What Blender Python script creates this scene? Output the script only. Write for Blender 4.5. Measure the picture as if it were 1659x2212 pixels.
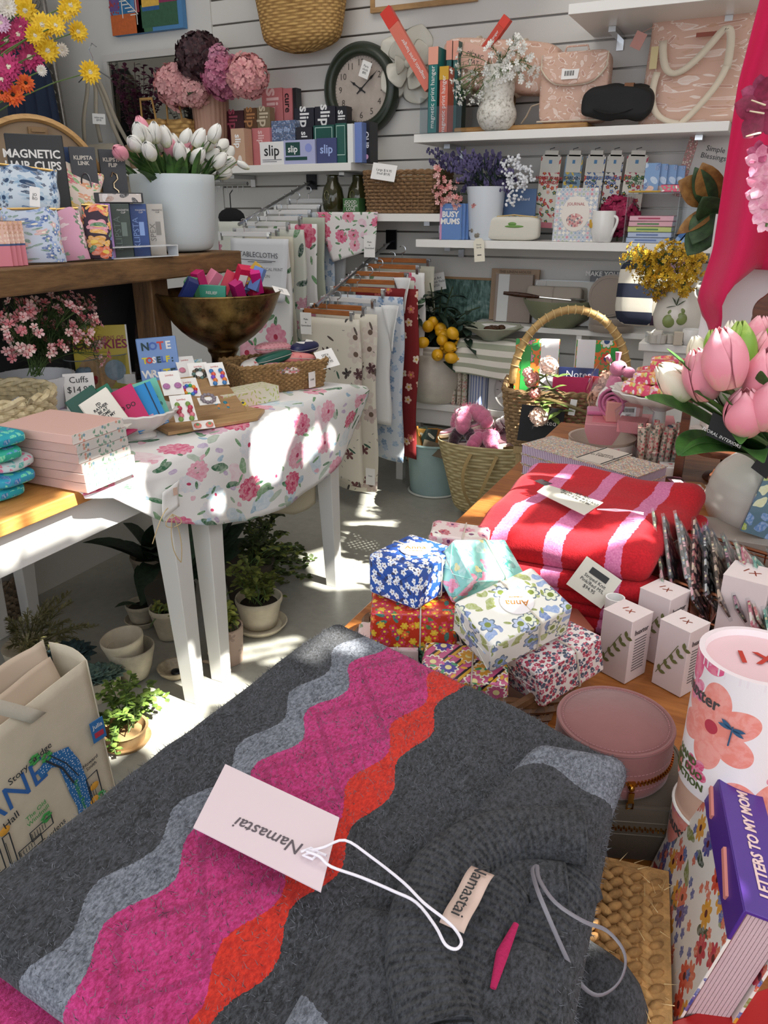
import bpy,bmesh,math,random
from mathutils import Vector,Matrix,Euler,noise
R=random.Random(11)
D=bpy.data
SC=bpy.context.scene
C=SC.collection
rad=math.radians;pi=math.pi;sin=math.sin;cos=math.cos
for o in list(D.objects): D.objects.remove(o)
# ---------------------------------------------------------------- camera
F=1662.;CX,CY=829.5,1106.;CAMH=1.4;YAW=rad(26);PIT=rad(-21.5)
cd=D.cameras.new('camera');cam=D.objects.new('camera',cd);C.objects.link(cam)
cam.location=(0,0,CAMH);cam.rotation_euler=(rad(90)+PIT,0,YAW)
cd.sensor_fit='HORIZONTAL';cd.sensor_width=36;cd.lens=F/1659*36;cd.clip_start=.02
SC.camera=cam
# ---------------------------------------------------------------- light
SC.view_settings.view_transform='Standard';SC.view_settings.look='None'
SC.view_settings.gamma=1;SC.view_settings.use_curve_mapping=False
SC.view_settings.exposure=0.0
W=D.worlds.new('sky');SC.world=W;W.use_nodes=True
bgn=W.node_tree.nodes['Background'];bgn.inputs[0].default_value=(.80,.88,1,1);bgn.inputs[1].default_value=.5
sl=D.lights.new('sun','SUN');so=D.objects.new('sun',sl);C.objects.link(so)
SUN=Vector((-1,.13,-1.1)).normalized()
so.rotation_euler=SUN.to_track_quat('-Z','Y').to_euler();so.location=(3,0,3)
sl.energy=26;sl.angle=rad(.55);sl.color=(1,.93,.82)
def area(name,loc,target,sx,sy,e,col=(1,1,1)):
    l=D.lights.new(name,'AREA');l.shape='RECTANGLE';l.size=sx;l.size_y=sy;l.energy=e;l.color=col
    o=D.objects.new(name,l);C.objects.link(o);o.location=loc
    o.rotation_euler=(Vector(target)-Vector(loc)).to_track_quat('-Z','Y').to_euler();return o
area('shopfront_daylight',(-.6,-1.15,1.9),(-1.2,4,1.0),4.2,2.0,44,(.93,.96,1))
area('side_window_daylight',(1.0,1.3,1.9),(-2,1.8,.6),3.6,2.0,30,(.95,.97,1))
area('overhead_fill',(-1.4,1.9,3.7),(-1.4,1.9,0),1.8,1.8,26,(1,.95,.88))  # added warm fill from above, no visible lamp behind it
# ---------------------------------------------------------------- helpers
def ray(px,py):
    x=(px-CX)/F;z=-(py-CY)/F
    c,s=cos(PIT),sin(PIT);y2=c-z*s;z2=s+z*c
    c,s=cos(YAW),sin(YAW);return Vector((x*c-y2*s,x*s+y2*c,z2))
def P(px,py,x=None,y=None,z=None):
    d=ray(px,py)
    t=(z-CAMH)/d.z if z is not None else (y/d.y if y is not None else x/d.x)
    return Vector((0,0,CAMH))+d*t
def mpp(p):
    f=Vector((-sin(YAW)*cos(PIT),cos(YAW)*cos(PIT),sin(PIT)))
    return (Vector(p)-Vector((0,0,CAMH))).dot(f)/F
def hx(h,a=1):
    v=[int(h[i:i+2],16)/255 for i in (0,2,4)]
    return tuple([(c/12.92 if c<=.04045 else ((c+.055)/1.055)**2.4) for c in v]+[a])
class NT:
    def __init__(s,name):
        s.m=D.materials.new(name);s.m.use_nodes=True;s.t=s.m.node_tree;s.t.nodes.clear()
        s.out=s.n('ShaderNodeOutputMaterial');s.b=s.n('ShaderNodeBsdfPrincipled')
        s.l(s.b.outputs[0],s.out.inputs[0])
    def n(s,t,**k):
        x=s.t.nodes.new(t)
        for a,v in k.items(): setattr(x,a,v)
        return x
    def l(s,a,b): s.t.links.new(a,b)
    def put(s,sock,v):
        if hasattr(v,'is_linked') or isinstance(v,bpy.types.NodeSocket): s.l(v,sock)
        else: sock.default_value=v
    def math(s,op,a,b=0,c=None):
        x=s.n('ShaderNodeMath',operation=op);s.put(x.inputs[0],a);s.put(x.inputs[1],b)
        if c is not None: s.put(x.inputs[2],c)
        return x.outputs[0]
    def vm(s,op,a,b=(0,0,0),sc=None):
        x=s.n('ShaderNodeVectorMath',operation=op);s.put(x.inputs[0],a);s.put(x.inputs[1],b)
        if sc is not None: s.put(x.inputs[3],sc)
        return x
    def mix(s,f,a,b):
        x=s.n('ShaderNodeMix',data_type='RGBA');s.put(x.inputs[0],f);s.put(x.inputs[6],a);s.put(x.inputs[7],b);return x.outputs[2]
    def uv(s): return s.n('ShaderNodeTexCoord').outputs['UV']
    def ob(s): return s.n('ShaderNodeTexCoord').outputs['Object']
    def mp(s,v,sc=(1,1,1),rot=(0,0,0),loc=(0,0,0)):
        x=s.n('ShaderNodeMapping');s.l(v,x.inputs[0]);x.inputs[1].default_value=loc;x.inputs[2].default_value=rot;x.inputs[3].default_value=sc;return x.outputs[0]
    def noise(s,v,sc,det=3,rough=.5,dist=0,col=False):
        x=s.n('ShaderNodeTexNoise');s.l(v,x.inputs['Vector']);x.inputs['Scale'].default_value=sc;x.inputs['Detail'].default_value=det
        x.inputs['Roughness'].default_value=rough;x.inputs['Distortion'].default_value=dist
        return x.outputs[1 if col else 0]
    def ramp(s,f,stops,const=False):
        x=s.n('ShaderNodeValToRGB');e=x.color_ramp.elements
        if const: x.color_ramp.interpolation='CONSTANT'
        while len(e)<len(stops): e.new(.5)
        for i,(p,c) in enumerate(stops): e[i].position=p;e[i].color=c if len(c)==4 else tuple(c)+(1,)
        s.put(x.inputs[0],f);return x.outputs[0]
    def bump(s,h,st=.3,d=.001):
        x=s.n('ShaderNodeBump');s.l(h,x.inputs['Height']);x.inputs['Strength'].default_value=st;x.inputs['Distance'].default_value=d
        s.l(x.outputs[0],s.b.inputs['Normal'])
    def fin(s,col,rough=.6,metal=0,trans=0,sheen=0,coat=0,spec=None,ior=None):
        s.put(s.b.inputs['Base Color'],col);s.put(s.b.inputs['Roughness'],rough);s.b.inputs['Metallic'].default_value=metal
        if trans: s.b.inputs['Transmission Weight'].default_value=trans
        if sheen: s.b.inputs['Sheen Weight'].default_value=sheen
        if coat: s.b.inputs['Coat Weight'].default_value=coat
        if spec is not None: s.b.inputs['Specular IOR Level'].default_value=spec
        if ior: s.b.inputs['IOR'].default_value=ior
        return s.m
MC={}
def mat(h,rough=.55,metal=0,bump=0,bs=150,mott=0,ms=12,trans=0,sheen=0,coat=0,name=None):
    """one plain material; mott mottles the colour, bump is fine relief"""
    k=(h,rough,metal,bump,bs,mott,ms,trans,sheen,coat)
    if k in MC: return MC[k]
    s=NT(name or 'plain_'+h);c=hx(h);col=c
    if mott:
        n=s.noise(s.ob(),ms,5,.6);dk=tuple([v*(1-mott) for v in c[:3]]+[1]);lt=tuple([min(1,v*(1+mott*.8)) for v in c[:3]]+[1])
        col=s.ramp(n,[(.3,dk),(.7,lt)])
    if bump: s.bump(s.noise(s.ob(),bs,2),bump,.002)
    MC[k]=s.fin(col,rough,metal,trans,sheen,coat);return MC[k]
def glassm(h,rough=.02):
    k=('g',h)
    if k not in MC: MC[k]=NT('glass_'+h).fin(hx(h),rough,0,1,ior=1.3)
    return MC[k]
def clearm():
    """thin clear plastic"""
    if 'clear' not in MC:
        s=NT('clear_plastic');t=s.n('ShaderNodeBsdfTransparent');g=s.n('ShaderNodeBsdfGlossy');g.inputs['Roughness'].default_value=.06
        t.inputs[0].default_value=(.93,.95,.96,1)
        lw=s.n('ShaderNodeLayerWeight');f=s.math('MULTIPLY_ADD',s.math('POWER',lw.outputs['Facing'],3),.5,.05);x=s.n('ShaderNodeMixShader')
        s.l(f,x.inputs[0]);s.l(t.outputs[0],x.inputs[1]);s.l(g.outputs[0],x.inputs[2]);s.l(x.outputs[0],s.out.inputs[0]);MC['clear']=s.m
    return MC['clear']
def wood(name,a,b,sc=14,st=9,axis=0,rough=.5,bump=.25,dark=None):
    s=NT(name);v=s.ob();k=[st,st,st];k[axis]=1
    v=s.mp(v,tuple(k));n=s.noise(v,sc*.35,6,.62,1.2);n2=s.noise(v,sc*3,3,.6)
    f=s.math('ADD',s.math('MULTIPLY',n,.75),s.math('MULTIPLY',n2,.25))
    st_=[(.33,hx(a)),(.62,hx(b))]
    if dark: st_=[(.28,hx(dark)),(.42,hx(a)),(.68,hx(b))]
    s.bump(f,bump,.003);return s.fin(s.ramp(f,st_),rough)
def pattern(name,bg,layers,rough=.65,rot=0,bump=.15,stripe=None,sheen=0,coat=0,paint=.5):
    """printed cloth/paper. layers: dict s(cells/m) r n(petals) c[colours] core st(stretch) d(density) a(petal depth)"""
    s=NT(name);uv=s.mp(s.uv(),(1,1,1),(0,0,rot));col=hx(bg)
    if stripe:
        for (fr,w,c,off) in stripe:
            x=s.n('ShaderNodeSeparateXYZ');s.l(uv,x.inputs[0])
            f=s.math('FRACT',s.math('MULTIPLY_ADD',x.outputs[0],fr,off));col=s.mix(s.math('LESS_THAN',f,w),col,hx(c))
    for i,L in enumerate(layers):
        sc=L['s'];v=s.mp(uv,(1,1,1),(0,0,i*.7),(i*3.17+.1,i*1.3,0))
        if L.get('warp'):
            nz=s.noise(v,sc*.9,2,col=True);v=s.vm('ADD',v,s.vm('SCALE',s.vm('SUBTRACT',nz,(.5,.5,.5)).outputs[0],sc=L['warp']/sc).outputs[0]).outputs[0]
        vo=s.n('ShaderNodeTexVoronoi',voronoi_dimensions='2D');s.l(v,vo.inputs['Vector']);vo.inputs['Scale'].default_value=sc;vo.inputs['Randomness'].default_value=L.get('rnd',.75)
        sp=s.n('ShaderNodeSeparateColor');s.l(vo.outputs['Color'],sp.inputs[0])
        lc=s.vm('SCALE',s.vm('SUBTRACT',v,vo.outputs['Position']).outputs[0],sc=sc).outputs[0]
        rt=s.n('ShaderNodeVectorRotate',rotation_type='Z_AXIS');s.l(lc,rt.inputs[0]);s.l(s.math('MULTIPLY',sp.outputs[1],6.28),rt.inputs['Angle'])
        st=L.get('st',1);lc=s.mp(rt.outputs[0],(1,st,1)) if st!=1 else rt.outputs[0]
        ln=s.vm('LENGTH',lc).outputs['Value']
        rr=L['r'];n=L.get('n',0)
        if n:
            x=s.n('ShaderNodeSeparateXYZ');s.l(lc,x.inputs[0]);an=s.math('ARCTAN2',x.outputs[1],x.outputs[0])
            pet=s.math('ABSOLUTE',s.math('COSINE',s.math('MULTIPLY',an,n/2)))
            rad_=s.math('MULTIPLY_ADD',pet,rr*L.get('a',.4),rr*(1-L.get('a',.4)))
        else: rad_=rr
        m=s.math('LESS_THAN',ln,rad_)
        if L.get('d',1)<1: m=s.math('MULTIPLY',m,s.math('LESS_THAN',sp.outputs[2],L['d']))
        cs=L['c'];cc=hx(cs[0]) if len(cs)==1 else s.ramp(sp.outputs[0],[(j/len(cs),hx(c)) for j,c in enumerate(cs)],True)
        if paint:
            nn=s.noise(v,sc*L.get('ns',6),3,.6,.6)
            tint=s.mix(.5,cc,hx(L.get('hi','ffffff')));cc=s.mix(s.math('MULTIPLY',s.ramp(nn,[(.42,(0,0,0,1)),(.58,(1,1,1,1))]),paint),cc,tint)
        if L.get('ring'):
            cc=s.mix(s.math('GREATER_THAN',ln,s.math('MULTIPLY',rad_,.8)),cc,hx(L['ring']))
        if L.get('core'): cc=s.mix(s.math('LESS_THAN',ln,rr*L.get('cr',.28)),cc,hx(L['core']))
        col=s.mix(m,col,cc)
    if bump: s.bump(s.noise(s.uv(),900,2),bump,.0008)
    return s.fin(col,rough,sheen=sheen,coat=coat)
def M4(at=(0,0,0),rot=(0,0,0),sc=(1,1,1)):
    return Matrix.Translation(Vector(at))@Euler(rot).to_matrix().to_4x4()@Matrix.Diagonal((*sc,1))
class G:
    """collects shapes, then links them as ONE mesh object"""
    def __init__(s): s.b=bmesh.new();s.u=s.b.loops.layers.uv.new('UVMap');s.e=s.b.faces.layers.int.new('e')
    def vs(s,pts,m=None): return [s.b.verts.new(m@Vector(p) if m else p) for p in pts]
    def box(s,sx,sy,sz,at=(0,0,0),rot=(0,0,0),t=1,ty=None,c=False):
        """base-centred box, top scaled by t"""
        ty=t if ty is None else ty;a,b=sx/2,sy/2;z0=-sz/2 if c else 0
        v=s.vs([(-a,-b,z0),(a,-b,z0),(a,b,z0),(-a,b,z0),(-a*t,-b*ty,z0+sz),(a*t,-b*ty,z0+sz),(a*t,b*ty,z0+sz),(-a*t,b*ty,z0+sz)],M4(at,rot))
        for f in ((3,2,1,0),(4,5,6,7),(0,1,5,4),(1,2,6,5),(2,3,7,6),(3,0,4,7)): s.b.faces.new([v[i] for i in f])
        return s
    def loft(s,rings,cap=True,close=True):
        """rings: lists of points, equal count"""
        vv=[s.vs(r) for r in rings];n=len(rings[0])
        for a,b in zip(vv,vv[1:]):
            for i in range(n if close else n-1):
                j=(i+1)%n
                try: s.b.faces.new((a[i],a[j],b[j],b[i]))
                except ValueError: pass
        if cap and close:
            for r in (vv[0][::-1],vv[-1]):
                try: s.b.faces.new(r)
                except ValueError: pass
        return s
    def lathe(s,prof,seg=28,at=(0,0,0),rot=(0,0,0),sc=(1,1,1),wob=None,cap=False):
        m=M4(at,rot,sc);rings=[]
        for k,(r,z) in enumerate(prof):
            rings.append([m@Vector(((r*(1+(wob(k,2*pi*i/seg) if wob else 0)))*cos(2*pi*i/seg),(r*(1+(wob(k,2*pi*i/seg) if wob else 0)))*sin(2*pi*i/seg),z)) for i in range(seg)])
        return s.loft(rings,cap)
    def tube(s,pts,r,seg=6,closed=False,flat=1):
        pts=[Vector(p) for p in pts];n=len(pts);rings=[];up=None
        for i,p in enumerate(pts):
            t=(pts[(i+1)%n]-pts[i-1]) if closed else (pts[min(i+1,n-1)]-pts[max(i-1,0)])
            if t.length<1e-9: t=Vector((0,0,1))
            t.normalize()
            if up is None: up=t.orthogonal().normalized() if abs(t.z)>.9 else Vector((0,0,1))
            x=t.cross(up)
            if x.length<1e-5: x=t.orthogonal()
            x.normalize();up=x.cross(t).normalized();rr=r[i] if isinstance(r,(list,tuple)) else r
            rings.append([p+x*cos(2*pi*k/seg)*rr+up*sin(2*pi*k/seg)*rr*flat for k in range(seg)])
        if closed: rings.append(rings[0])
        return s.loft(rings,not closed)
    def sph(s,sx,sy=None,sz=None,at=(0,0,0),rot=(0,0,0),seg=12,rings=8,e=1):
        sy=sy or sx;sz=sz or sx;m=M4(at,rot);q=lambda c:math.copysign(abs(c)**e,c);rr=[]
        for j in range(rings+1):
            a=-pi/2+pi*j/rings
            if j in(0,rings): a*=.985
            rr.append([m@Vector((sx*q(cos(a))*q(cos(2*pi*i/seg)),sy*q(cos(a))*q(sin(2*pi*i/seg)),sz*q(sin(a)))) for i in range(seg)])
        return s.loft(rr,True)
    def poly(s,pts,th,at=(0,0,0),rot=(0,0,0)):
        """outline in xy, thickness in z"""
        m=M4(at,rot);n=len(pts);a=s.vs([(x,y,0) for x,y in pts],m);b=s.vs([(x,y,th) for x,y in pts],m)
        s.b.faces.new(a[::-1]);s.b.faces.new(b)
        for i in range(n): s.b.faces.new((a[i],a[(i+1)%n],b[(i+1)%n],b[i]))
        return s
    def grid(s,nx,ny,fn,su=1,sv=1,at=(0,0,0),rot=(0,0,0)):
        m=M4(at,rot);v=[[s.b.verts.new(m@Vector(fn(i/nx,j/ny))) for i in range(nx+1)] for j in range(ny+1)]
        for j in range(ny):
            for i in range(nx):
                f=s.b.faces.new((v[j][i],v[j][i+1],v[j+1][i+1],v[j+1][i]));f[s.e]=1
                for l,(a,b) in zip(f.loops,((i,j),(i+1,j),(i+1,j+1),(i,j+1))): l[s.u].uv=(a/nx*su,b/ny*sv)
        return s
    def done(s,name,m,parent=None,loc=(0,0,0),rot=(0,0,0),smooth=True,bev=0,solid=0,sub=0,ang=40,seg=2,off=-1):
        b=s.b
        for f in b.faces:
            f.smooth=smooth
            if f[s.e]: continue
            f.normal_update();n=f.normal;ax=max(range(3),key=lambda i:abs(n[i]));i,j=((1,2),(0,2),(0,1))[ax]
            for l in f.loops: l[s.u].uv=(l.vert.co[i],l.vert.co[j])
        b.normal_update();me=D.meshes.new(name);b.to_mesh(me);b.free()
        if isinstance(m,(list,tuple)):
            for x in m: me.materials.append(x)
        else: me.materials.append(m)
        o=D.objects.new(name,me);C.objects.link(o);o.location=loc;o.rotation_euler=rot
        if parent: o.parent=parent
        if solid: q=o.modifiers.new('solid','SOLIDIFY');q.thickness=solid;q.offset=off
        if bev: q=o.modifiers.new('bevel','BEVEL');q.width=bev;q.segments=seg;q.limit_method='ANGLE';q.angle_limit=rad(30)
        if sub: q=o.modifiers.new('sub','SUBSURF');q.levels=q.render_levels=sub
        if smooth: me.set_sharp_from_angle(angle=rad(ang))
        return o
def tag(o,label,cat,group=None,kind=None):
    if kind: o['kind']=kind
    if label: o['label']=label
    if cat: o['category']=cat
    if group: o['group']=group
    return o
def TH(name,label,cat,loc=(0,0,0),rot=(0,0,0),group=None):
    o=D.objects.new(name,None);C.objects.link(o);o.location=loc;o.rotation_euler=rot;o.empty_display_size=.02
    return tag(o,label,cat,group)
def struct(o): o['kind']='structure';return o
def copyt(o,parent=None,label=None,loc=None,rot=None):
    c=o.copy();C.objects.link(c);c.parent=parent
    if label: c['label']=label
    if loc is not None: c.location=loc
    if rot is not None: c.rotation_euler=rot
    for ch in list(o.children): copyt(ch,c)
    return c
def txt(st,size,m,parent,loc=(0,0,0),rot=(rad(90),0,0),align='CENTER',sx=1,name='lettering',bold=0,sp=1):
    cu=D.curves.new('t','FONT');cu.body=st;cu.size=size;cu.align_x=align;cu.align_y='CENTER';cu.extrude=.0002;cu.offset=bold;cu.space_line=sp;cu.resolution_u=2
    t=D.objects.new('t',cu);C.objects.link(t);dg=bpy.context.evaluated_depsgraph_get()
    me=D.meshes.new_from_object(t.evaluated_get(dg));D.objects.remove(t)
    o=D.objects.new(name,me);C.objects.link(o);me.materials.clear();me.materials.append(m);o.parent=parent;o.location=loc;o.rotation_euler=rot;o.scale=(sx,1,1);return o
def carton(name,label,cat,px,py,w,h,d,m,rz=0,rx=0,ry=0,group=None,z=None,y=None,x=None,part='carton',bev=.0012,lid=None,lean=0):
    """upright carton whose front bottom centre shows at the pixel"""
    t=TH(name,label,cat,P(px,py,x=x,y=y,z=z),(rx,ry,rad(rz)),group)
    G().box(w,d,h,at=(0,d/2,0)).done(part,m,t,bev=bev);return t
WHITE=mat('f0efec',.45);PAPER=mat('f3f1ee',.7);BLACK=mat('17171a',.5);INK=mat('2a2a2c',.6);STEEL=mat('c9cbce',.22,1);BRASS=mat('b98a3c',.25,1);TWINE=mat('c9b184',.8)
def rnd(a,b): return R.uniform(a,b)
# ---------------------------------------------------------------- plant and flower shapes
def leaf(g,p,d,L,w,curl=.3,n=4,fold=.18,tip=1.0,up=(0,0,1)):
    p=Vector(p);d=Vector(d).normalized();up=Vector(up);s_=d.cross(up)
    if s_.length<.05: s_=d.orthogonal()
    s_.normalize();nn=s_.cross(d).normalized();prev=None
    for i in range(n+1):
        t=i/n;q=p+d*L*t-up*(curl*L*t*t);ww=w*.5*(sin(pi*min(1,t*.92+.06))**.8)*(1 if t<.5 else tip) if i<n else w*.02
        r=[g.b.verts.new(q-s_*ww+nn*ww*fold*2),g.b.verts.new(q),g.b.verts.new(q+s_*ww+nn*ww*fold*2)]
        if prev:
            for k in (0,1): g.b.faces.new((prev[k],prev[k+1],r[k+1],r[k]))
        prev=r
def petal5(g,p,nrm,r,n=5,w=.75,cup=.25,rot=0):
    """a small open blossom of n petals"""
    nrm=Vector(nrm).normalized();a=nrm.orthogonal().normalized();b=nrm.cross(a);p=Vector(p);c=g.b.verts.new(p)
    for i in range(n):
        an=rot+2*pi*i/n;h=pi/n*w;f=lambda t,k:p+(a*cos(t)+b*sin(t))*r*k+nrm*r*cup*k
        v=[g.b.verts.new(f(an-h,.62)),g.b.verts.new(f(an-h*.6,.95)),g.b.verts.new(f(an+h*.6,.95)),g.b.verts.new(f(an+h,.62))]
        g.b.faces.new([c]+v)
def rdir(zmin=-1,zmax=1):
    z=rnd(zmin,zmax);a=rnd(0,2*pi);q=math.sqrt(max(0,1-z*z));return Vector((q*cos(a),q*sin(a),z))
def bez(a,b,c,n=6):
    a,b,c=Vector(a),Vector(b),Vector(c);return [a*(1-t)**2+b*2*t*(1-t)+c*t*t for t in [i/n for i in range(n+1)]]
def petalm(h,h2,name='petal',ms=60):
    k=('p',h,h2)
    if k not in MC:
        s=NT(name);n=s.noise(s.ob(),ms,3,.6);MC[k]=s.fin(s.ramp(n,[(.35,hx(h)),(.65,hx(h2))]),.6);s.b.inputs['Subsurface Weight'].default_value=0
    return MC[k]
LEAFG=petalm('2c4a22','4c7434','leaf_green',30);LEAFD=petalm('182b1a','2c4428','leaf_dark',25);STEMG=mat('55703a',.6)
def hydrangea_head(parent,c,r,m,n=150,name='flower_head'):
    g=G();c=Vector(c)
    for i in range(n):
        z=1-2*(i+.5)/n;a=i*2.39996;q=math.sqrt(1-z*z);d=Vector((q*cos(a),q*sin(a),z))
        rr=r*rnd(.82,1.05);petal5(g,c+d*rr,d+rdir()*.35,r*.27,4,.95,rnd(.05,.4),rnd(0,3))
    g.sph(r*.8,at=c,seg=10,rings=7);return g.done(name,m,parent,smooth=False)
def daisy(parent,c,nrm,r,mp,mc,name='flower_head'):
    g=G();nrm=Vector(nrm).normalized();a=nrm.orthogonal().normalized();b=nrm.cross(a);c=Vector(c)
    for ring,(n,k,cu) in enumerate(((16,1,.12),(14,.85,.3),(10,.6,.55))):
        for i in range(n):
            an=2*pi*i/n+ring*.2+rnd(-.06,.06);d=(a*cos(an)+b*sin(an));leaf(g,c+d*r*.1+nrm*r*.05*ring,d+nrm*cu,r*k*rnd(.9,1),r*.3,.12,4,.12,1.1,up=nrm)
    o=g.done(name,mp,parent,smooth=False)
    g=G()
    for i in range(26): d=rdir(.1,1);g.box(r*.05,r*.05,r*.1,at=Vector(c)+(a*d.x+b*d.y)*r*.17+nrm*r*.16,rot=(rnd(0,3),rnd(0,3),0),c=True)
    g.sph(r*.16,r*.16,r*.1,at=c+nrm*r*.1,seg=8,rings=5);g.done('flower_centre',mc,o);return o
def tulip(parent,base,c,r,L,m,tilt=None,name='tulip',stem=True,open_=.0):
    """c: bud bottom; bud of six wrapped petals"""
    c=Vector(c);base=Vector(base);ax=((tilt and Vector(tilt)) or (c-base)).normalized();a=ax.orthogonal().normalized();b=ax.cross(a)
    g=G();g.tube(bez(base,(base+c)/2+Vector((0,0,L*.2)),c),r*.13,6);st=g.done('stem',STEMG,parent)
    g=G();ph=rnd(0,6)
    for k in range(6):
        inner=k%2;an0=ph+k*pi/3;rows=[]
        for j in range(8):
            t=j/7;rad_=r*(sin(pi*min(1,(.12+.855*t)))**.6)*(1.0-.16*inner)*(1+open_*t);hw=(.92 if not inner else .86)*(sin(pi*min(.985,.12+.87*t))**.4)
            row=[]
            for i in range(5):
                u=(i/4-.5)*2;an=an0+u*hw*1.15;rr=rad_*(1+.05*(1-abs(u)))
                z=L*t-(abs(u)**2)*L*.06*t;row.append(c+(a*cos(an)+b*sin(an))*rr+ax*z)
            rows.append(row)
        vv=[g.vs(q) for q in rows]
        for p_,q_ in zip(vv,vv[1:]):
            for i in range(4): g.b.faces.new((p_[i],p_[i+1],q_[i+1],q_[i]))
    g.sph(r*.86,r*.86,L*.43,at=c+ax*L*.46,rot=ax.to_track_quat('Z','Y').to_euler(),seg=12,rings=8)
    o=g.done(name,m,parent,solid=r*.03,sub=1,ang=180);return o
def tulipm(h,hb,h2,name='tulip_petal'):
    s=NT(name);v=s.n('ShaderNodeTexCoord').outputs['Generated'];x=s.n('ShaderNodeSeparateXYZ');s.l(v,x.inputs[0])
    n=s.noise(s.mp(s.ob(),(140,140,12)),1,3,.6);f=s.math('ADD',x.outputs[2],s.math('MULTIPLY',s.math('SUBTRACT',n,.5),.5))
    s.b.inputs['Subsurface Weight'].default_value=.0
    return s.fin(s.ramp(f,[(0.0,hx(hb)),(.3,hx(h)),(.75,hx(h)),(1,hx(h2))]),.42)
def sprays(t,base,tips,blo,cols,leafm,nb=4,br=.009,needles=14,nl=.02,stemm=None,cluster=.03,petn=5,core=None,each=False,nw=.1):
    """wiry stems ending in clusters of small blossoms, with needle leaves"""
    g=G();gl=G();pts=[]
    for q in tips:
        q=Vector(q);b=Vector(base)+Vector((rnd(-.02,.02),rnd(-.02,.02),0));mid=(b+q)/2+Vector((0,0,.05))+rdir()*.015
        path=bez(b,mid,q,6);g.tube(path,.0013,4)
        for k in range(needles):
            s_=rnd(.25,1);i=min(5,int(s_*6));p=path[i].lerp(path[i+1],s_*6-i);leaf(gl,p,rdir(-.2,1),nl*rnd(.7,1.3),nl*nw,.1,2,.1)
        for k in range(nb):
            e=q+rdir()*cluster*rnd(.3,1);g.tube([path[4],e],.0008,3);pts.append((e,(e-path[3]).normalized()))
    g.done('stem',stemm or STEMG,t);gl.done('foliage',leafm,t,smooth=False)
    if each:
        src={}
        for i,(e,n) in enumerate(pts):
            k=i%len(cols)
            if k not in src:
                q=G();petal5(q,(0,0,0),(0,0,1),br,petn,.8,.35);q.sph(br*.25,at=(0,0,br*.1),seg=6,rings=4);src[k]=q.done(blo,cols[k],t,smooth=False);o=src[k]
            else: o=src[k].copy();C.objects.link(o)
            o.location=e;o.rotation_euler=(n+rdir()*.5).to_track_quat('Z','Y').to_euler();s_=rnd(.8,1.25);o.scale=(s_,)*3
            if core:
                if k not in src.setdefault('c',{}):
                    q=G();q.sph(br*.3,br*.3,br*.2,at=(0,0,br*.12),seg=6,rings=4);src['c'][k]=q.done('flower_centre',core,o)
                else: c_=src['c'][k].copy();C.objects.link(c_);c_.parent=o
    else:
        for k,m in enumerate(cols):
            q=G()
            for e,n in pts[k::len(cols)]: petal5(q,e,n+rdir()*.4,br*rnd(.8,1.2),petn,.8,.35);q.sph(br*.3,at=e+n*br*.1,seg=5,rings=3)
            o=q.done(blo,m,t,smooth=False);o['kind']='stuff'
def bush(t,base,tips,lm,lr=.012,nl=18,name='foliage',stemm=None,rnd_leaf=True,sr=.0018):
    g=G();gl=G()
    for q in tips:
        q=Vector(q);b=Vector(base)+Vector((rnd(-.03,.03),rnd(-.03,.03),0));path=bez(b,(b+q)/2+Vector((0,0,.06))+rdir()*.03,q,8);g.tube(path,sr,4)
        for k in range(nl):
            s_=.25+.75*k/nl;i=min(7,int(s_*8));p=path[i].lerp(path[i+1],s_*8-i);d=rdir(-.3,.8)
            leaf(gl,p+d*.003,d,lr*2*rnd(.7,1.2),lr*(1.7 if rnd_leaf else .8)*rnd(.8,1.2),.15,3,.1)
    g.done('stem',stemm or STEMG,t);o=gl.done(name,lm,t,smooth=False);o['kind']='stuff';return o
def weave(h1,h2,sx=120,sz=60,name='wicker',rough=.75,bump=.8):
    """brick-like over-under weave for surfaces that are woven all over (uses wrapped coordinates)"""
    s=NT(name);uv=s.uv();x=s.n('ShaderNodeSeparateXYZ');s.l(uv,x.inputs[0])
    row=s.math('FLOOR',s.math('MULTIPLY',x.outputs[1],sz));off=s.math('MULTIPLY',s.math('MODULO',row,2),pi)
    a=s.math('SINE',s.math('ADD',s.math('MULTIPLY',x.outputs[0],sx),off));b=s.math('ABSOLUTE',s.math('SINE',s.math('MULTIPLY',x.outputs[1],sz*pi)))
    h=s.math('MULTIPLY',s.math('MULTIPLY_ADD',a,.5,.6),b);n=s.noise(uv,40,4,.7)
    s.bump(h,bump,.004);f=s.math('ADD',s.math('MULTIPLY',n,.6),s.math('MULTIPLY',h,.35))
    return s.fin(s.ramp(f,[(.25,hx(h1)),(.6,hx(h2))]),rough)
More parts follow.
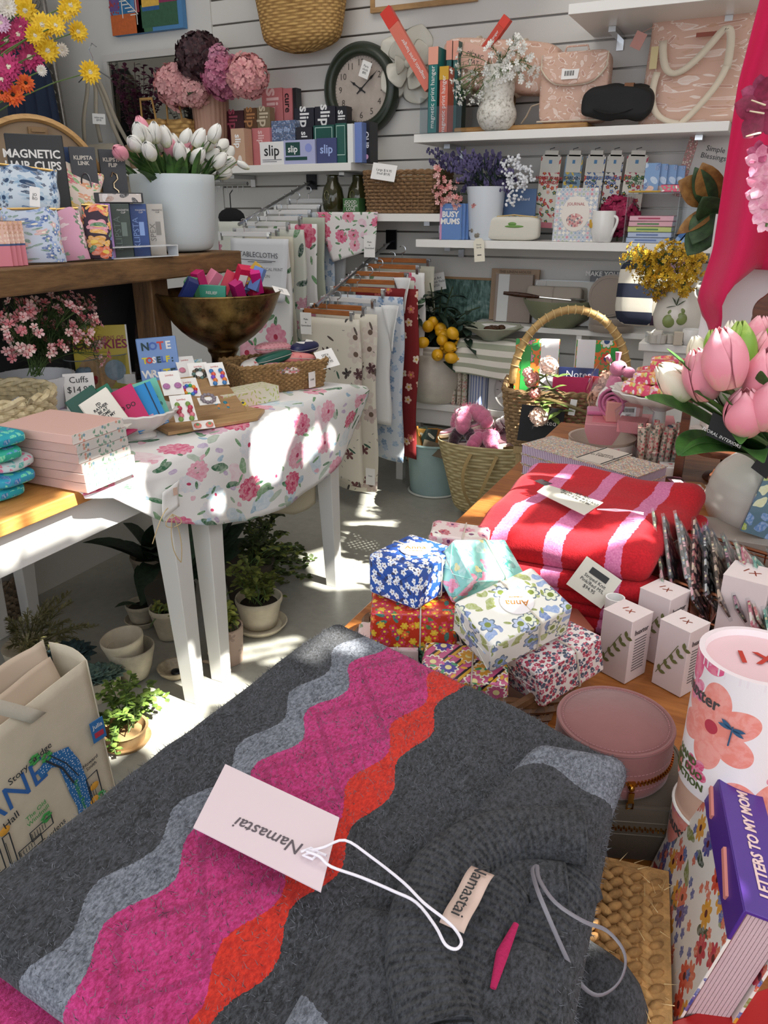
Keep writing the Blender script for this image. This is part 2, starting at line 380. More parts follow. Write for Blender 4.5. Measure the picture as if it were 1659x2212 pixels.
def basket(t,outline,z0,z1,m1,m2=None,n=None,rows=10,r=.005,flare=1.1,stakes=True,rim=.008,base=True,dense=1.0,part='weave'):
    """wicker wall: rows of canes that go over and under stakes. outline(a)->(x,y) for a in 0..1"""
    n=n or 40;g=G();gs=G()
    for k in range(rows):
        z=z0+(z1-z0)*(k+.5)/rows;f=1+(flare-1)*(k+.5)/rows;pts=[]
        N=n*2
        for i in range(N):
            x,y=outline(i/N);nrm=Vector((x,y,0)).normalized();w=(1 if (i//1+k)%2 else -1)*r*.75
            pts.append(Vector((x*f,y*f,z))+nrm*w)
        g.tube(pts,r*dense,5,True,flat=1.0)
    g.done(part,m1,t)
    if stakes:
        for i in range(n):
            x,y=outline((i+.25)/n);gs.tube([(x,y,z0),(x*flare,y*flare,z1)],r*.75,4)
        gs.done('stakes',m2 or m1,t)
    g=G()
    for ph in (0,pi):
        pts=[]
        for i in range(n*3):
            x,y=outline(i/(n*3));nrm=Vector((x,y,0)).normalized();a=ph+i*2*pi/6
            pts.append(Vector((x*flare,y*flare,z1))+nrm*cos(a)*rim*.55+Vector((0,0,sin(a)*rim*.55)))
        g.tube(pts,rim*.7,5,True)
    g.done('rim',m1,t)
    if base:
        g=G();g.poly([outline(i/24) for i in range(24)],.006,at=(0,0,z0));g.done('base',m2 or m1,t)
def circ(rx,ry=None):
    ry=ry or rx;return lambda a:(rx*cos(2*pi*a),ry*sin(2*pi*a))
def rrect(w,h,r=.02):
    """rounded rectangle outline parametrised 0..1"""
    pts=[]
    for cx,cy,a0 in((w/2-r,h/2-r,0),(-w/2+r,h/2-r,90),(-w/2+r,-h/2+r,180),(w/2-r,-h/2+r,270)):
        for k in range(5): a=rad(a0+k*22.5);pts.append(Vector((cx+r*cos(a),cy+r*sin(a),0)))
    L=[0]
    for i in range(len(pts)): L.append(L[-1]+(pts[(i+1)%len(pts)]-pts[i]).length)
    def f(a):
        d=(a%1)*L[-1]
        for i in range(len(pts)):
            if L[i+1]>=d: q=pts[i].lerp(pts[(i+1)%len(pts)],(d-L[i])/max(1e-9,L[i+1]-L[i]));return (q.x,q.y)
        return (pts[0].x,pts[0].y)
    return f
def tagcard(parent,loc,w,h,rot,lines=None,size=.008,name='price_tag',m=None,top=True):
    if top:
        o=G().box(w,.0008,h,c=True).done(name,m or PAPER,None,loc,rot)
    else: o=G().box(w,.0008,h,c=True).done(name,m or PAPER,parent,loc,rot)
    if lines: txt(lines,size,INK,o,(0,-.0008,0))
    return o
def hang(o,label): return tag(o,label,'price tag')
# ---------------------------------------------------------------- the shop itself
def concrete():
    s=NT('polished_concrete');v=s.ob();n=s.noise(v,1.7,6,.6,.4);n2=s.noise(v,26,4,.65)
    f=s.math('ADD',s.math('MULTIPLY',n,.6),s.math('MULTIPLY',n2,.4))
    s.bump(n2,.05,.002);return s.fin(s.ramp(f,[(.3,hx('8b8a82')),(.55,hx('a3a299')),(.75,hx('b3b2a8'))]),s.math('MULTIPLY_ADD',n,.25,.25))
struct(G().box(8,7.2,.1,at=(-1.2,1.6,-.1)).done('floor',concrete(),smooth=False))
ceil=mat('e9e7e2',.8)
struct(G().box(6.14,7.2,.1,at=(-1.9,1.6,3.8)).done('ceiling',ceil,smooth=False))
wallm=mat('d9d7d3',.7,bump=.03)
slat=mat('dddad5',.5)
g=G().box(4.7,.04,3.8,at=(-.65,4.03,0))
SLOT=[1.17+.1165*k for k in range(-10,22)]
for a,b in zip(SLOT,SLOT[1:]): g.box(4.7,.012,.1085,at=(-.65,4.004,a+.004))
struct(g.done('wall_back',slat,bev=.002))
g=G()
for a in SLOT: g.box(4.7,.004,.012,at=(-.65,4.009,a-.006))
struct(g.done('trim_1',mat('77736e',.35,.8)))
struct(G().box(1.9,.06,3.8,at=(-3.95,4.02,0)).done('wall_back_plain',wallm))
D.objects['wall_back_plain'].name='wall_rear'
struct(G().box(.06,6.9,3.8,at=(-4.9,1.5,0)).done('wall_left',wallm))
# right-hand side: low wall, head and posts of the shop window
g=G().box(.1,7,.42,at=(1.17,1.6,0)).box(.1,7,.1,at=(1.17,1.6,3.7)).box(.1,.2,3.8,at=(1.17,4,0)).box(.1,1,3.8,at=(1.17,-1.6,0))
struct(g.done('wall_right',wallm))
g=G()
for y in (-1.05,3.85): g.box(.07,.06,3.3,at=(1.17,y,.4))
for z in (.42,3.64): g.box(.08,5,.06,at=(1.17,1.4,z))
struct(g.done('window_1',mat('3a3b3d',.4)))
struct(G().box(.006,4.9,3.2,at=(1.17,1.4,.45)).done('window_2',clearm()))
# ---------------------------------------------------------------- wall shelves
melam=mat('edebe7',.38)
def wshelf(x0,x1,zt,y0,label,th=.036,brk=True):
    t=TH('wall_shelf',label,'shelf',((x0+x1)/2,3.99,zt-th));w=x1-x0
    G().box(w,3.985-y0,th,at=(0,-(3.985-y0)/2,0)).done('shelf_board',melam,t,bev=.0015)
    if brk:
        for s_ in (-1,1):
            G().box(.03,.2,.02,at=(s_*(w/2-.12),-.105,-.021)).box(.03,.006,.06,at=(s_*(w/2-.12),-.004,-.06)).done('bracket',STEEL,t)
    return t
SY=3.66
SH={}
def shelfpx(k,xa,xb,py,label,y=SY):
    a=P(xa,py,y=y);b=P(xb,py,y=y);SH[k]=a.z;return wshelf(a.x,b.x,a.z,y,label)
shelfpx('slip',430,757,360,'white wall shelf holding the boxes below the round green clock')
shelfpx('wick',690,950,461,'short white wall shelf under the rectangular wicker basket')
shelfpx('bag',893,1572,290,'white wall shelf carrying the pink patterned bags')
shelfpx('gift',897,1640,517,'white wall shelf carrying the socks, mug and blue books')
t=shelfpx('top',1228,1640,8,'topmost white wall shelf at the upper right corner',3.5)
t=wshelf(-1.75,-1.1,2.47,3.6,'high white wall shelf seen from below beside the wooden frame')
# white bench against the wall
BZ=P(1000,880,y=3.66).z
t=TH('low_bench','low white bench along the slatted wall under the striped towels','bench',(-1.0,3.82,0))
G().box(1.5,.3,.035,at=(0,0,BZ-.035)).done('bench_top',melam,t,bev=.002)
G().box(1.4,.02,.08,at=(0,-.12,BZ-.115)).done('apron',melam,t)
for sx in(-.7,.68):
    for sy in(-.12,.12): G().box(.04,.04,BZ-.036,at=(sx,sy,0),t=1).done('leg',melam,t)
# ---------------------------------------------------------------- white tables at left
tw=mat('ecebe8',.42)
oak=wood('orange_pine','b8783a','dca15c',10,8,1,.4,.1)
def table(name,label,x0,x1,y0,y1,zt,topm,legs):
    t=TH(name,label,'table',((x0+x1)/2,(y0+y1)/2,0));cx,cy=(x0+x1)/2,(y0+y1)/2
    G().box(x1-x0+.03,y1-y0,.032,at=(0,0,zt-.032)).done('table_top',topm,t,bev=.003)
    g=G();w,h=x1-x0-.05,y1-y0-.03
    for s_ in(-1,1): g.box(.02,h,.1,at=(s_*w/2,0,zt-.132)).box(w,.02,.1,at=(0,s_*h/2,zt-.132))
    g.done('apron',tw,t)
    for (lx,ly) in legs:
        sx=1 if lx>cx else -1;sy=1 if ly>cy else -1
        g=G();rings=[]
        for z,wd in ((0,.045),(zt-.2,.068),(zt-.032,.068)):
            ox=-(wd/2)*sx;oy=-(wd/2)*sy
            rings.append([(lx-cx+ox+a*wd/2,ly-cy+oy+b*wd/2,z) for a,b in((-1,-1),(1,-1),(1,1),(-1,1))])
        g.loft(rings).done('leg',tw,t,bev=.002)
    return t
TZ=.80
table('display_table','white table with an orange pine top under the turquoise bundles',-2.29,-1.365,.35,1.555,TZ,oak,[(-1.37,1.555),(-2.27,1.555),(-1.37,.4),(-2.27,.4)])
table('display_table','white table with tapered legs under the floral tablecloth',-2.29,-1.365,1.565,2.46,TZ,tw,[(-1.37,1.64),(-2.27,1.64),(-1.37,2.42),(-2.27,2.42)])
# low white plinth below
t=TH('low_plinth','low white plinth on the floor behind the table legs at left','plinth',(-2.62,1.9,0))
G().box(.5,1.7,.02,at=(0,0,.155)).done('plinth_top',tw,t,bev=.002)
G().box(.48,1.68,.155,at=(0,0,0)).done('plinth_body',tw,t)
# ---------------------------------------------------------------- rustic hutch on the table
rus=wood('rustic_timber','5d4429','8d6a43',9,7,1,.6,.6,'33241a')
rusv=wood('rustic_timber_post','553d26','83623f',9,7,2,.6,.6,'2f2117')
HX=-1.80;HZ=1.256
t=TH('rustic_riser','rustic dark timber riser standing on the white table','riser',(-2.0,1.83,TZ))
G().box(.4,1.30,.072,at=(0,0,HZ-TZ-.072)).done('plank',rus,t,bev=.006)
for sy,sx in ((.30,.06),(-.5,.06),(.5,-.13)): G().box(.085,.085,HZ-TZ-.073,at=(sx,sy+.0,0)).done('post',rusv,t,bev=.004)
# ---------------------------------------------------------------- right-hand display table
RZ=.78
honey=wood('honey_timber','8a4f22','c07c3e',7,7,0,.35,.15,'6d3a18')
t=TH('display_table','honey brown timber table under the knitwear and gifts in front','table',(.22,1.30,0))
G().box(1.5,2.1,.035,at=(0,0,RZ-.035)).done('table_top',honey,t,bev=.003)
G().box(1.36,1.96,.09,at=(0,0,RZ-.125)).done('apron',honey,t)
for sx in(-.65,.65):
    for sy in(-.95,.95): G().box(.07,.07,RZ-.04,at=(sx,sy,0)).done('leg',honey,t)
# ---------------------------------------------------------------- added, unseen banner in the shop window (its cut-outs let the sun patches through)
def winpatch(pts,**k):
    o=[]
    for px,py in pts:
        q=P(px,py,**k);t=(1.08-q.x)/SUN.x;q=q+SUN*t;o.append((q.y,q.z))
    return o
PT=[([(160,1060),(300,950),(318,985),(298,1040),(322,1112),(255,1092)],dict(x=-1.33)),([(0,1125),(45,1118),(42,1190),(0,1205)],dict(x=-1.36)),([(62,1112),(250,1045),(262,1095),(60,1172)],dict(x=-1.36)),
([(165,965),(290,920),(300,1010),(190,1060)],dict(x=-1.28)),([(20,945),(130,900),(280,930),(172,965)],dict(z=.935)),
([(548,940),(600,890),(645,890),(612,985),(598,1030),(562,1045),(540,1000)],dict(x=-1.33)),([(650,965),(682,925),(690,960),(652,1003)],dict(x=-1.33)),([(438,1105),(480,1075),(478,1112)],dict(x=-1.33)),([(700,930),(712,950),(705,985),(698,960)],dict(x=-1.34)),
([(290,1600),(330,1478),(400,1500),(470,1440),(560,1490),(610,1475),(560,1530),(450,1520),(430,1600),(350,1650)],dict(z=0)),([(505,1400),(640,1375),(655,1382),(520,1412)],dict(z=0)),([(510,1418),(640,1392),(630,1404),(520,1428)],dict(z=0)),([(560,1432),(620,1412),(600,1436)],dict(z=0)),
([(745,1128),(860,1124),(850,1140),(760,1142)],dict(z=0)),([(735,1150),(820,1148),(826,1160),(745,1162)],dict(z=0)),([(738,1166),(815,1170),(812,1190),(760,1184)],dict(z=0)),([(650,1200),(730,1176),(735,1190),(840,1200),(826,1270),(700,1275)],dict(z=0)),([(795,1030),(822,1042),(815,1120),(775,1115)],dict(z=0)),([(855,1020),(990,1062),(985,1100),(905,1120),(885,1060)],dict(z=0)),([(370,1565),(400,1555),(560,1570),(520,1610),(430,1600)],dict(z=0)),
([(395,1445),(462,1425),(464,1486),(400,1512)],dict(x=-1.38)),([(712,1215),(730,1210),(732,1270),(716,1272)],dict(x=-1.37)),
([(1085,1020),(1140,1005),(1180,1040),(1100,1160),(1045,1170),(1040,1120)],dict(z=.945)),([(1115,1135),(1190,1140),(1280,1150),(1395,1120),(1400,1165),(1260,1178),(1150,1172)],dict(z=.935)),([(1180,1070),(1270,1082),(1300,1098),(1215,1085)],dict(z=.95)),([(1070,1195),(1160,1180),(1120,1235)],dict(z=.90)),
([(835,1205),(900,1168),(1000,1172),(990,1200),(1010,1255),(935,1225)],dict(z=.965)),([(1030,1165),(1075,1175),(1125,1235),(1080,1250),(1045,1220)],dict(z=.965)),([(1075,1290),(1110,1270),(1130,1290),(1090,1310)],dict(z=.95)),
([(640,1425),(715,1352),(790,1400),(770,1420),(715,1395),(680,1440)],dict(z=.925)),([(1205,1960),(1290,1935),(1320,1990),(1280,2040),(1210,2045)],dict(z=.85)),([(1320,2060),(1420,2095),(1440,2150),(1380,2125),(1330,2100)],dict(z=.78)),([(1600,2000),(1659,2010),(1659,2060),(1590,2040)],dict(z=.80)),
([(1530,760),(1600,720),(1655,720),(1655,820),(1590,815),(1600,840),(1560,820)],dict(y=1.42)),([(1500,830),(1530,815),(1545,850),(1515,860)],dict(y=1.40)),([(1330,775),(1430,750),(1530,760),(1520,800),(1560,870),(1450,860),(1340,815)],dict(y=2.10)),([(1420,1000),(1470,985),(1560,1010),(1560,1070),(1440,1085)],dict(z=.79)),
([(1540,480),(1659,420),(1659,740),(1520,740),(1500,680)],dict(y=1.95)),([(1490,740),(1500,640),(1515,640),(1512,740)],dict(y=1.95)),
([(1225,800),(1260,730),(1310,685),(1400,745),(1390,770),(1310,715),(1260,770),(1240,830)],dict(y=2.80)),([(975,1010),(1010,1000),(1015,1065),(990,1070)],dict(y=3.2)),([(1028,1000),(1052,995),(1035,1060),(1022,1060)],dict(y=3.2)),
([(598,810),(625,800),(640,860),(615,880)],dict(x=-1.45)),([(0,800),(60,790),(140,830),(140,900),(70,930),(0,900)],dict(z=.90)),([(1130,560),(1340,555),(1345,570),(1130,572)],dict(y=3.98)),([(1150,770),(1190,745),(1200,790),(1160,810)],dict(y=2.72)),([(205,1580),(240,1560),(300,1600),(250,1640)],dict(z=.03)),([(290,1530),(330,1500),(345,1540),(300,1570)],dict(z=.06)),([(170,1135),(245,1120),(250,1150),(200,1180)],dict(x=-2.4))]
PP=[winpatch(a,**k) for a,k in PT]
def inside(y,z,poly):
    c=False;n=len(poly)
    for i in range(n):
        y1,z1=poly[i];y2,z2=poly[i-1]
        if (z1>z)!=(z2>z) and y<(y2-y1)*(z-z1)/(z2-z1)+y1: c=not c
    return c
CS=.0125;g=G();Y0,Z0,NY,NZ=-1.25,.40,420,264
vv={}
def gv(i,j):
    if (i,j) not in vv: vv[(i,j)]=g.b.verts.new((0,i*CS,j*CS))
    return vv[(i,j)]
bbs=[(min(p[0] for p in q),max(p[0] for p in q),min(p[1] for p in q),max(p[1] for p in q),q) for q in PP]
cell={}
for i in range(NY):
    for j in range(NZ):
        y=Y0+(i+.5)*CS;z=Z0+(j+.5)*CS
        cell[i,j]=not any(a<=y<=b and c<=z<=d and inside(y,z,q) for a,b,c,d,q in bbs)
for j in range(NZ):   # merge runs of solid cells into strips
    i=0
    while i<NY:
        if cell[i,j]:
            k=i
            while k+1<NY and cell[k+1,j]: k+=1
            g.b.faces.new((gv(i,j),gv(k+1,j),gv(k+1,j+1),gv(i,j+1)));i=k+1
        else: i+=1
o=g.done('sun_mask',mat('dcd6cc',.8),None,(1.08,Y0,Z0),smooth=False);tag(o,'added out-of-view banner hanging inside the side shop window','mask')
# ---------------------------------------------------------------- silk-care boxes on the upper left shelf
slipcol={'white':'ffffff','black':'1d1d20','pinkt':'f2cfd0'}
def pbox(name,label,cat,x0,x1,yt,y,z,d,m,group=None,text=None,tc='ffffff',vert=False,ts=None,yb=None,part='carton',bev=.0012,rz=0,tx=0,tz=0):
    pm=(x0+x1)/2
    if z is None: z=P(pm,yb,y=y).z
    a=P(x0,0,y=y);
    def xat(px): # x on the plane at that height
        q=P(px,400,y=y)
        for _ in range(4):
            lo=0
            # pixel row where plane point has height z
            r0=P(px,0,y=y).z;r1=P(px,2000,y=y).z;ly,hy=0,2000
            for k in range(30):
                mid=(ly+hy)/2
                if P(px,mid,y=y).z>z: ly=mid
                else: hy=mid
            return P(px,ly,y=y).x
    xa,xb=xat(x0),xat(x1);w=xb-xa;h=P(pm,yt,y=y).z-z
    t=TH(name,label,cat,((xa+xb)/2,y,z),(0,0,rad(rz)),group)
    b=G().box(w,d,h,at=(0,d/2,0)).done(part,m,t,bev=bev)
    if text:
        s_=ts or (min(h*.3,w*.9) if not vert else w*.62)
        txt(text,s_,mat(tc,.5),t,(tx*w,-.001,h*(.55+tz)),(rad(90),rad(90) if vert else 0,0),bold=s_*.02)
    t['h']=h;t['w']=w;del t['h'];del t['w'];return t,w,h
zs=SH['slip']
SL=[ # label,x0,x1,ytop,rowy,depth,colour,text,textcol,vert
('beige upright box with white vertical lettering, leftmost of the front row',503,531,277,3.68,.07,'c9a58b','slip','ffffff',1),
('salmon pink box with vertical lettering beside the beige box',548,586,276,3.76,.06,'cf7d80','slip','f0c8c8',1),
('white card box with black lettering at the shelf edge',563,614,306,3.67,.04,'f1f0f0','slip','17171a',0),
('lilac card box with a dark green square logo',614,681,302,3.67,.04,'b3b7dd','slip','ffffff',0),
('small navy and lilac printed box right of the lilac card',685,727,298,3.68,.05,'434a7b','slip','a8bdf0',0),
('dark green box with a white side beside the blue box',726,748,266,3.69,.09,'1f5a50',None,'ffffff',0),
('white panel box between the green and the periwinkle boxes',751,763,267,3.67,.09,'e9eceb',None,'ffffff',0),
('tall periwinkle blue box near the right end of the row',766,782,264,3.69,.09,'6f86c4',None,'ffffff',0),
('tall black box with a pink dot, rightmost of the row',784,799,262,3.74,.09,'1b1b22','OUR','e6e6ea',1),
('burgundy box at the left end of the back row',487,533,239,3.84,.05,'43121f','slip','a5475b',1),
('bronze transparent box beside the burgundy box',534,560,233,3.83,.05,'6e4527','slip','c98d57',1),
('gold glitter box beside the bronze box',561,588,231,3.83,.05,'8d7c5f','slip','e6d9bc',1),
('tall rose pink box at the back beside the clock end',573,616,190,3.90,.05,'c9797c','slip','edc4c4',1),
('narrow rose pink box right of the tall pink one',618,636,190,3.90,.06,'c47478','cure','2a1a1c',1),
('thin black and white box behind the navy boxes',638,646,189,3.91,.05,'202024',None,'ffffff',0),
('navy box with large white lettering, left of two alike',640,681,233,3.83,.06,'1b1c2c','slip','f0f0f0',1),
('navy box with large white lettering, under the clock rim',683,726,229,3.83,.06,'191a29','slip','f0f0f0',1),
('black box with white lettering touching the clock',728,750,229,3.84,.06,'15151f','sli','f0f0f0',1),
('low black box showing only its upper half behind the lilac card',642,676,274,3.75,.05,'20202c','sl','f0f0f0',1),
('deep green box with a pale border line behind the blue box',679,723,270,3.75,.05,'0f5148',None,'ffffff',0),
]
for i,(lb,x0,x1,yt,y,d,c,tx_,tc,v) in enumerate(SL):
    t,w,h=pbox('gift_box',lb,'box',x0,x1,yt,y,zs,d,mat(c,.35 if c not in('6e4527','8d7c5f') else .25),'boxes on the shelf below the clock',None)
    if tx_:
        vis={9:.85,10:.85,11:.85,12:.82,13:.82,15:.85,16:.85,17:.85,18:.8,0:.66,1:.75}.get(i,.55)
        s_=(w*.85 if v else w*.5)*(1 if len(tx_)<4 or v else 1.0)
        if v: s_=min(w*.95,h*.28)
        if i==3:
            G().box(w*.46,.001,h*.55,at=(-w*.2,-.0006,h*.36)).done('label_square',mat('12453f',.4),t)
            txt('slip',w*.24,mat('ffffff'),t,(-w*.2,-.0018,h*.62),bold=.0006);G().box(w*.7,.001,h*.14,at=(-w*.1,-.0006,h*.16)).done('label_strip',mat('12453f',.4),t)
            G().lathe([(.0,0),(.02,0),(.02,.001),(0,.001)],20,at=(w*.3,0,h*.66),rot=(rad(90),0,0)).done('seal',mat('8f9adb',.4),t)
        elif i==2:
            txt('slip',w*.5,BLACK,t,(-.0,-.001,h*.6),bold=.0006);G().box(w*.8,.001,h*.03,at=(0,-.0006,h*.2)).box(w*.6,.001,h*.03,at=(-.1*w,-.0006,h*.12)).done('small_print',mat('7b7b80'),t)
        else: txt(tx_,s_,mat(tc,.4),t,(0,-.0012,h*vis),(rad(90),rad(90) if v else 0,0),bold=s_*.02)
    if i==0: G().lathe([(0,0),(.02,0),(.02,.001),(0,.001)],20,at=(w*.1,-.0005,h*.17),rot=(rad(90),0,0),sc=(.6,1,1)).done('seal',mat('efe3da'),t)
    if i==8: G().lathe([(0,0),(.012,0),(.012,.001),(0,.001)],16,at=(0,-.0005,h*.15),rot=(rad(90),0,0)).done('seal',mat('d9a6c8'),t)
    if i in(5,19):
        G().box(w*.8,.001,h*.02,at=(0,-.0006,h*.93)).box(w*.8,.001,h*.02,at=(0,-.0006,h*.2)).box(w*.03,.001,h*.74,at=(-w*.4,-.0006,h*.2)).box(w*.03,.001,h*.74,at=(w*.4,-.0006,h*.2)).done('border_line',mat('b8d6cc'),t)
a=P(650,303,y=3.7).z
sheer=pattern('blue_marble_film','52688f',[dict(s=90,r=.6,n=0,c=['8ba0c4','39496e','6a80a8'],st=2)],.25)
t,w,h=pbox('gift_box','blue marbled box lying on top of the white and lilac cards','box',590,640,260,3.78,zs,.05,sheer,'boxes on the shelf below the clock',text='slip slip',tc='a9bde0',ts=.03,tz=.25)
# ---------------------------------------------------------------- round green wall clock
c=P(770,190,y=3.90);r=P(705,181,y=3.9);rx=.212
t=TH('wall_clock','round dark green wall clock showing ten past ten, hung on the slatted wall','clock',(c.x,3.985,c.z),(rad(90),0,0))
G().lathe([(rx-.005,0),(rx,.01),(rx,.045),(rx-.012,.062),(rx-.02,.06),(rx-.03,.066),(rx-.042,.07),(rx-.055,.062),(rx-.062,.045),(rx-.062,.03)],56).done('case',mat('2b3427',.35),t,ang=60)
face=G();face.lathe([(0,.028),(rx-.06,.028),(rx-.06,.034),(0,.034)],48).done('dial',mat('b9aca2',.6,mott=.12,ms=20),t)
NM=mat('4a4038',.6)
for k in range(1,13):
    a=rad(90-30*k);txt(str(k),.042,NM,t,((rx-.092)*cos(a),(rx-.092)*sin(a),.0348),(0,0,0),name='numeral')
g=G()
for k in range(60):
    a=rad(6*k);q=rx-.066;g.box(.006,.0016,.0006,at=(q*cos(a),q*sin(a),.0345),rot=(0,0,a))
g.done('minute_track',NM,t)
def hand(nm,an,L,w):
    a=rad(90-an);g=G();g.poly([(-.03,-w*.6),(-.03,w*.6),(L*.5,w*.4),(L*.62,w*1.2),(L*.75,w*.4),(L,0),(L*.75,-w*.4),(L*.62,-w*1.2),(L*.5,-w*.4)],.0012,at=(0,0,.038),rot=(0,0,a));return g.done(nm,BLACK,t)
hand('hour_hand',304,.075,.006);hand('minute_hand',50,.125,.005)
G().lathe([(0,.036),(.008,.036),(.008,.042),(0,.042)],14).done('spindle',BLACK,t)
q=P(788,150,y=3.90);hang(tagcard(None,(q.x,3.905,q.z),.055,.075,(0,rad(22),0),'Paris\nclock\n$85',.015),'small square handwritten price tag stuck on the clock face')
# ---------------------------------------------------------------- hanging straw bag
q=P(640,112,y=3.78)
straw=weave('8a6433','cfa766',130,75,'plaited_straw')
def bag_surface(w0,w1,h,d0,d1,name,m,t,wav=.006,nu=48,nv=14,th=.006,sag=.0):
    g=G()
    def f(u,v):
        a=2*pi*u;w=w0+(w1-w0)*v;d=d0+(d1-d0)*v;k=.72
        cx=math.copysign(abs(cos(a))**k,cos(a));cy=math.copysign(abs(sin(a))**k,sin(a));rr=min(1,(v*9+.02)**.4)
        return (cx*w*rr,cy*d*rr,h*v+sag*sin(2*a)*v+wav*sin(5*a)*v*.3)
    g.grid(nu,nv,f,(w0+w1)*2.0,h);return g.done(name,m,t,solid=th,sub=1)
t=TH('straw_bag','large plaited straw bag hanging on the slatted wall, pale blue cloth inside','basket bag',(q.x,3.84,q.z+.0))
bag_surface(.20,.29,.46,.09,.12,'body',straw,t)
g=G();g.tube([(-.15,-.125,.40),(-.13,-.13,.58),(0,-.13,.66),(.13,-.13,.58),(.15,-.125,.40)],.009,8);g.done('handle',mat('a87b45',.7),t)
t2=G().grid(8,6,lambda u,v:(-.07+.16*u+.01*sin(9*v),-.14-.012*sin(7*u),.33+.13*v-.05*sin(pi*u)*(1-v)),1,1).done('cloth_pouch',mat('a9c3dc',.7),None,(q.x,3.84,q.z),solid=.003)
tag(t2,'pale blue cloth draped over the rim of the hanging straw bag','cloth')
# wooden frame at the top
a=P(838,18,y=3.96);b=P(985,8,y=3.96)
t=TH('framed_picture','light wooden picture frame cut off by the top edge beside the straw bag','picture frame',((a.x+b.x)/2,3.975,a.z-.01))
fw=b.x-a.x+.2
G().box(fw,.02,.022,at=(0,0,0)).box(.022,.019,.496,at=(-fw/2+.011,0,.0225)).box(.022,.019,.496,at=(fw/2-.011,0,.0225)).box(fw,.02,.022,at=(0,0,.52)).done('frame',wood('ash','9b7448','c39a68',12,8,0),t)
G().box(fw-.04,.006,.5,at=(0,.004,.02)).done('print',mat('dedad4'),t)
# painting on the plain wall
a=P(244,78,y=3.95);b=P(397,66,y=3.95)
t=TH('canvas_painting','small colourful canvas painting of a house with stairs on the plain wall','painting',(a.x+.13,3.985,a.z),(0,0,0))
pw=b.x-a.x;ph=.36
G().box(pw,.035,ph,at=(pw/2-.13,-.018,0)).done('canvas',mat('4f86b8',.6),t)
g_=[('3f6b4c',.42,.58,0,.34),('c7642f',0,.42,0,.1),('2b6fa0',.14,.3,.1,.34),('8e2b34',.36,.46,0,.34),('e2b64e',.46,.7,.12,.36),('8b2e58',.7,.95,.13,.36),('345f45',.44,.94,.02,.13),('2c5f95',.46,.7,.1,.18),('6a4f8a',.0,.14,.12,.36)]
for c_,x0,x1,z0,z1 in g_:
    G().box((x1-x0)*pw,.001,z1-z0,at=((x0+x1)/2*pw-.13,-.0365-.0002*(z0*10),z0)).done('paint_field',mat(c_,.6,mott=.15,ms=60),t)
g=G()
for k in range(5): g.box(.05,.001,.005,at=(-.13+pw*(.2+.035*k),-.0385,.16-.018*k))
g.box(.005,.001,.11,at=(-.13+pw*.18,-.0385,.08)).box(.005,.001,.16,at=(-.13+pw*.38,-.0385,.04)).tube([(-.13+pw*.16,-.0385,.2),(-.13+pw*.4,-.0385,.09)],.0025,4);g.done('painted_stairs',mat('ece8e0'),t)
g=G()
for k in range(40): g.sph(.006,.001,.006,at=(-.13+pw*rnd(.0,.17),-.038,rnd(.1,.3)),seg=6,rings=3)
g.done('painted_blossom',mat('a83a3a'),t)
# ================================================================ bag shelf
zb=SH['bag'];zg=SH['gift']
pinkleaf=pattern('pink_leaf_print','d9b3a0',[dict(s=16,r=.42,n=0,c=['ecd3c6','c99a86','e6c4b4'],st=2.6,warp=.8,ring='f1e1d8'),dict(s=30,r=.33,n=0,c=['f0ddd2','cfa389'],st=3.2,warp=.5,d=.8)],.7,paint=.2)
creamw=mat('dccfba',.85,bump=.2,bs=500)
def softbox(w,d,h,e=.35,n=26,dent=.0,seed=0):
    """puffed bag body"""
    g=G();R2=random.Random(seed)
    g.sph(w/2,d/2,h/2,at=(0,0,h/2),seg=n,rings=16,e=e)
    for v in g.b.verts:
        q=noise.noise(v.co*14+Vector((seed,0,0)))*dent;v.co+=Vector((v.co.x,v.co.y,0)).normalized()*q
    return g
# planner books in a clear holder
def book(name,label,cat,loc,w,d,h,cov,pages='efe8dc',rot=(0,0,0),group=None,spine=True):
    """upright book, spine towards -y"""
    t=TH(name,label,cat,loc,rot,group);c=.003
    cm=cov if not isinstance(cov,str) else mat(cov,.4)
    G().box(w,c,h,at=(0,c/2,0)).box(c,d,h,at=(-w/2+c/2,d/2,0)).box(c,d,h,at=(w/2-c/2,d/2,0)).done('cover',cm,t,bev=.0008)
    G().box(w-2*c,d-.006,h-.006,at=(0,d/2+.001,.003)).done('pages',mat(pages,.8,bump=.4,bs=900),t);return t
def sbook(label,x0,x1,yt,col,col2,text,y=3.68,rotz=0,group='planner books in the clear holder'):
    a=P(x0,285,y=y);b=P(x1,285,y=y);h=P((x0+x1)/2,yt,y=y).z-zb;w=b.x-a.x
    t=book('planner_book',label,'book',((a.x+b.x)/2,y,zb+.003),w,.12,h,col,group=group)
    G().box(w*1.01,.002,h*.2,at=(0,-.0015,h*.8)).done('spine_band',mat(col2,.4),t)
    if text: txt(text,w*.62,PAPER,t,(0,-.003,h*.42),(rad(90),rad(-90),0))
    return t
sbook('teal planner book with a salmon cap band, first in the clear holder',923,943,103,'1f7672','e8a28c','magnetic print hanger')
sbook('coral planner book with a mustard cap band in the clear holder',947,966,145,'d9705a','d0a02a','magnetic print hanger',3.67)
sbook('dotted teal planner book with a salmon cap band, left of a pair',960,972,90,'2c5c5c','e59f8b',None,3.74)
sbook('dotted teal planner book with a salmon cap band, right of a pair',974,985,90,'2d6462','e59f8b',None,3.74)
sbook('dark red planner book with a dull cap hidden behind the mustard one',941,948,112,'7c2f2c','b05a4c',None,3.8)
a=P(915,290,y=3.66);b=P(990,290,y=3.66)
t=TH('book_holder','clear acrylic holder around the planner books','holder',((a.x+b.x)/2,3.78,zb));w=b.x-a.x+.03
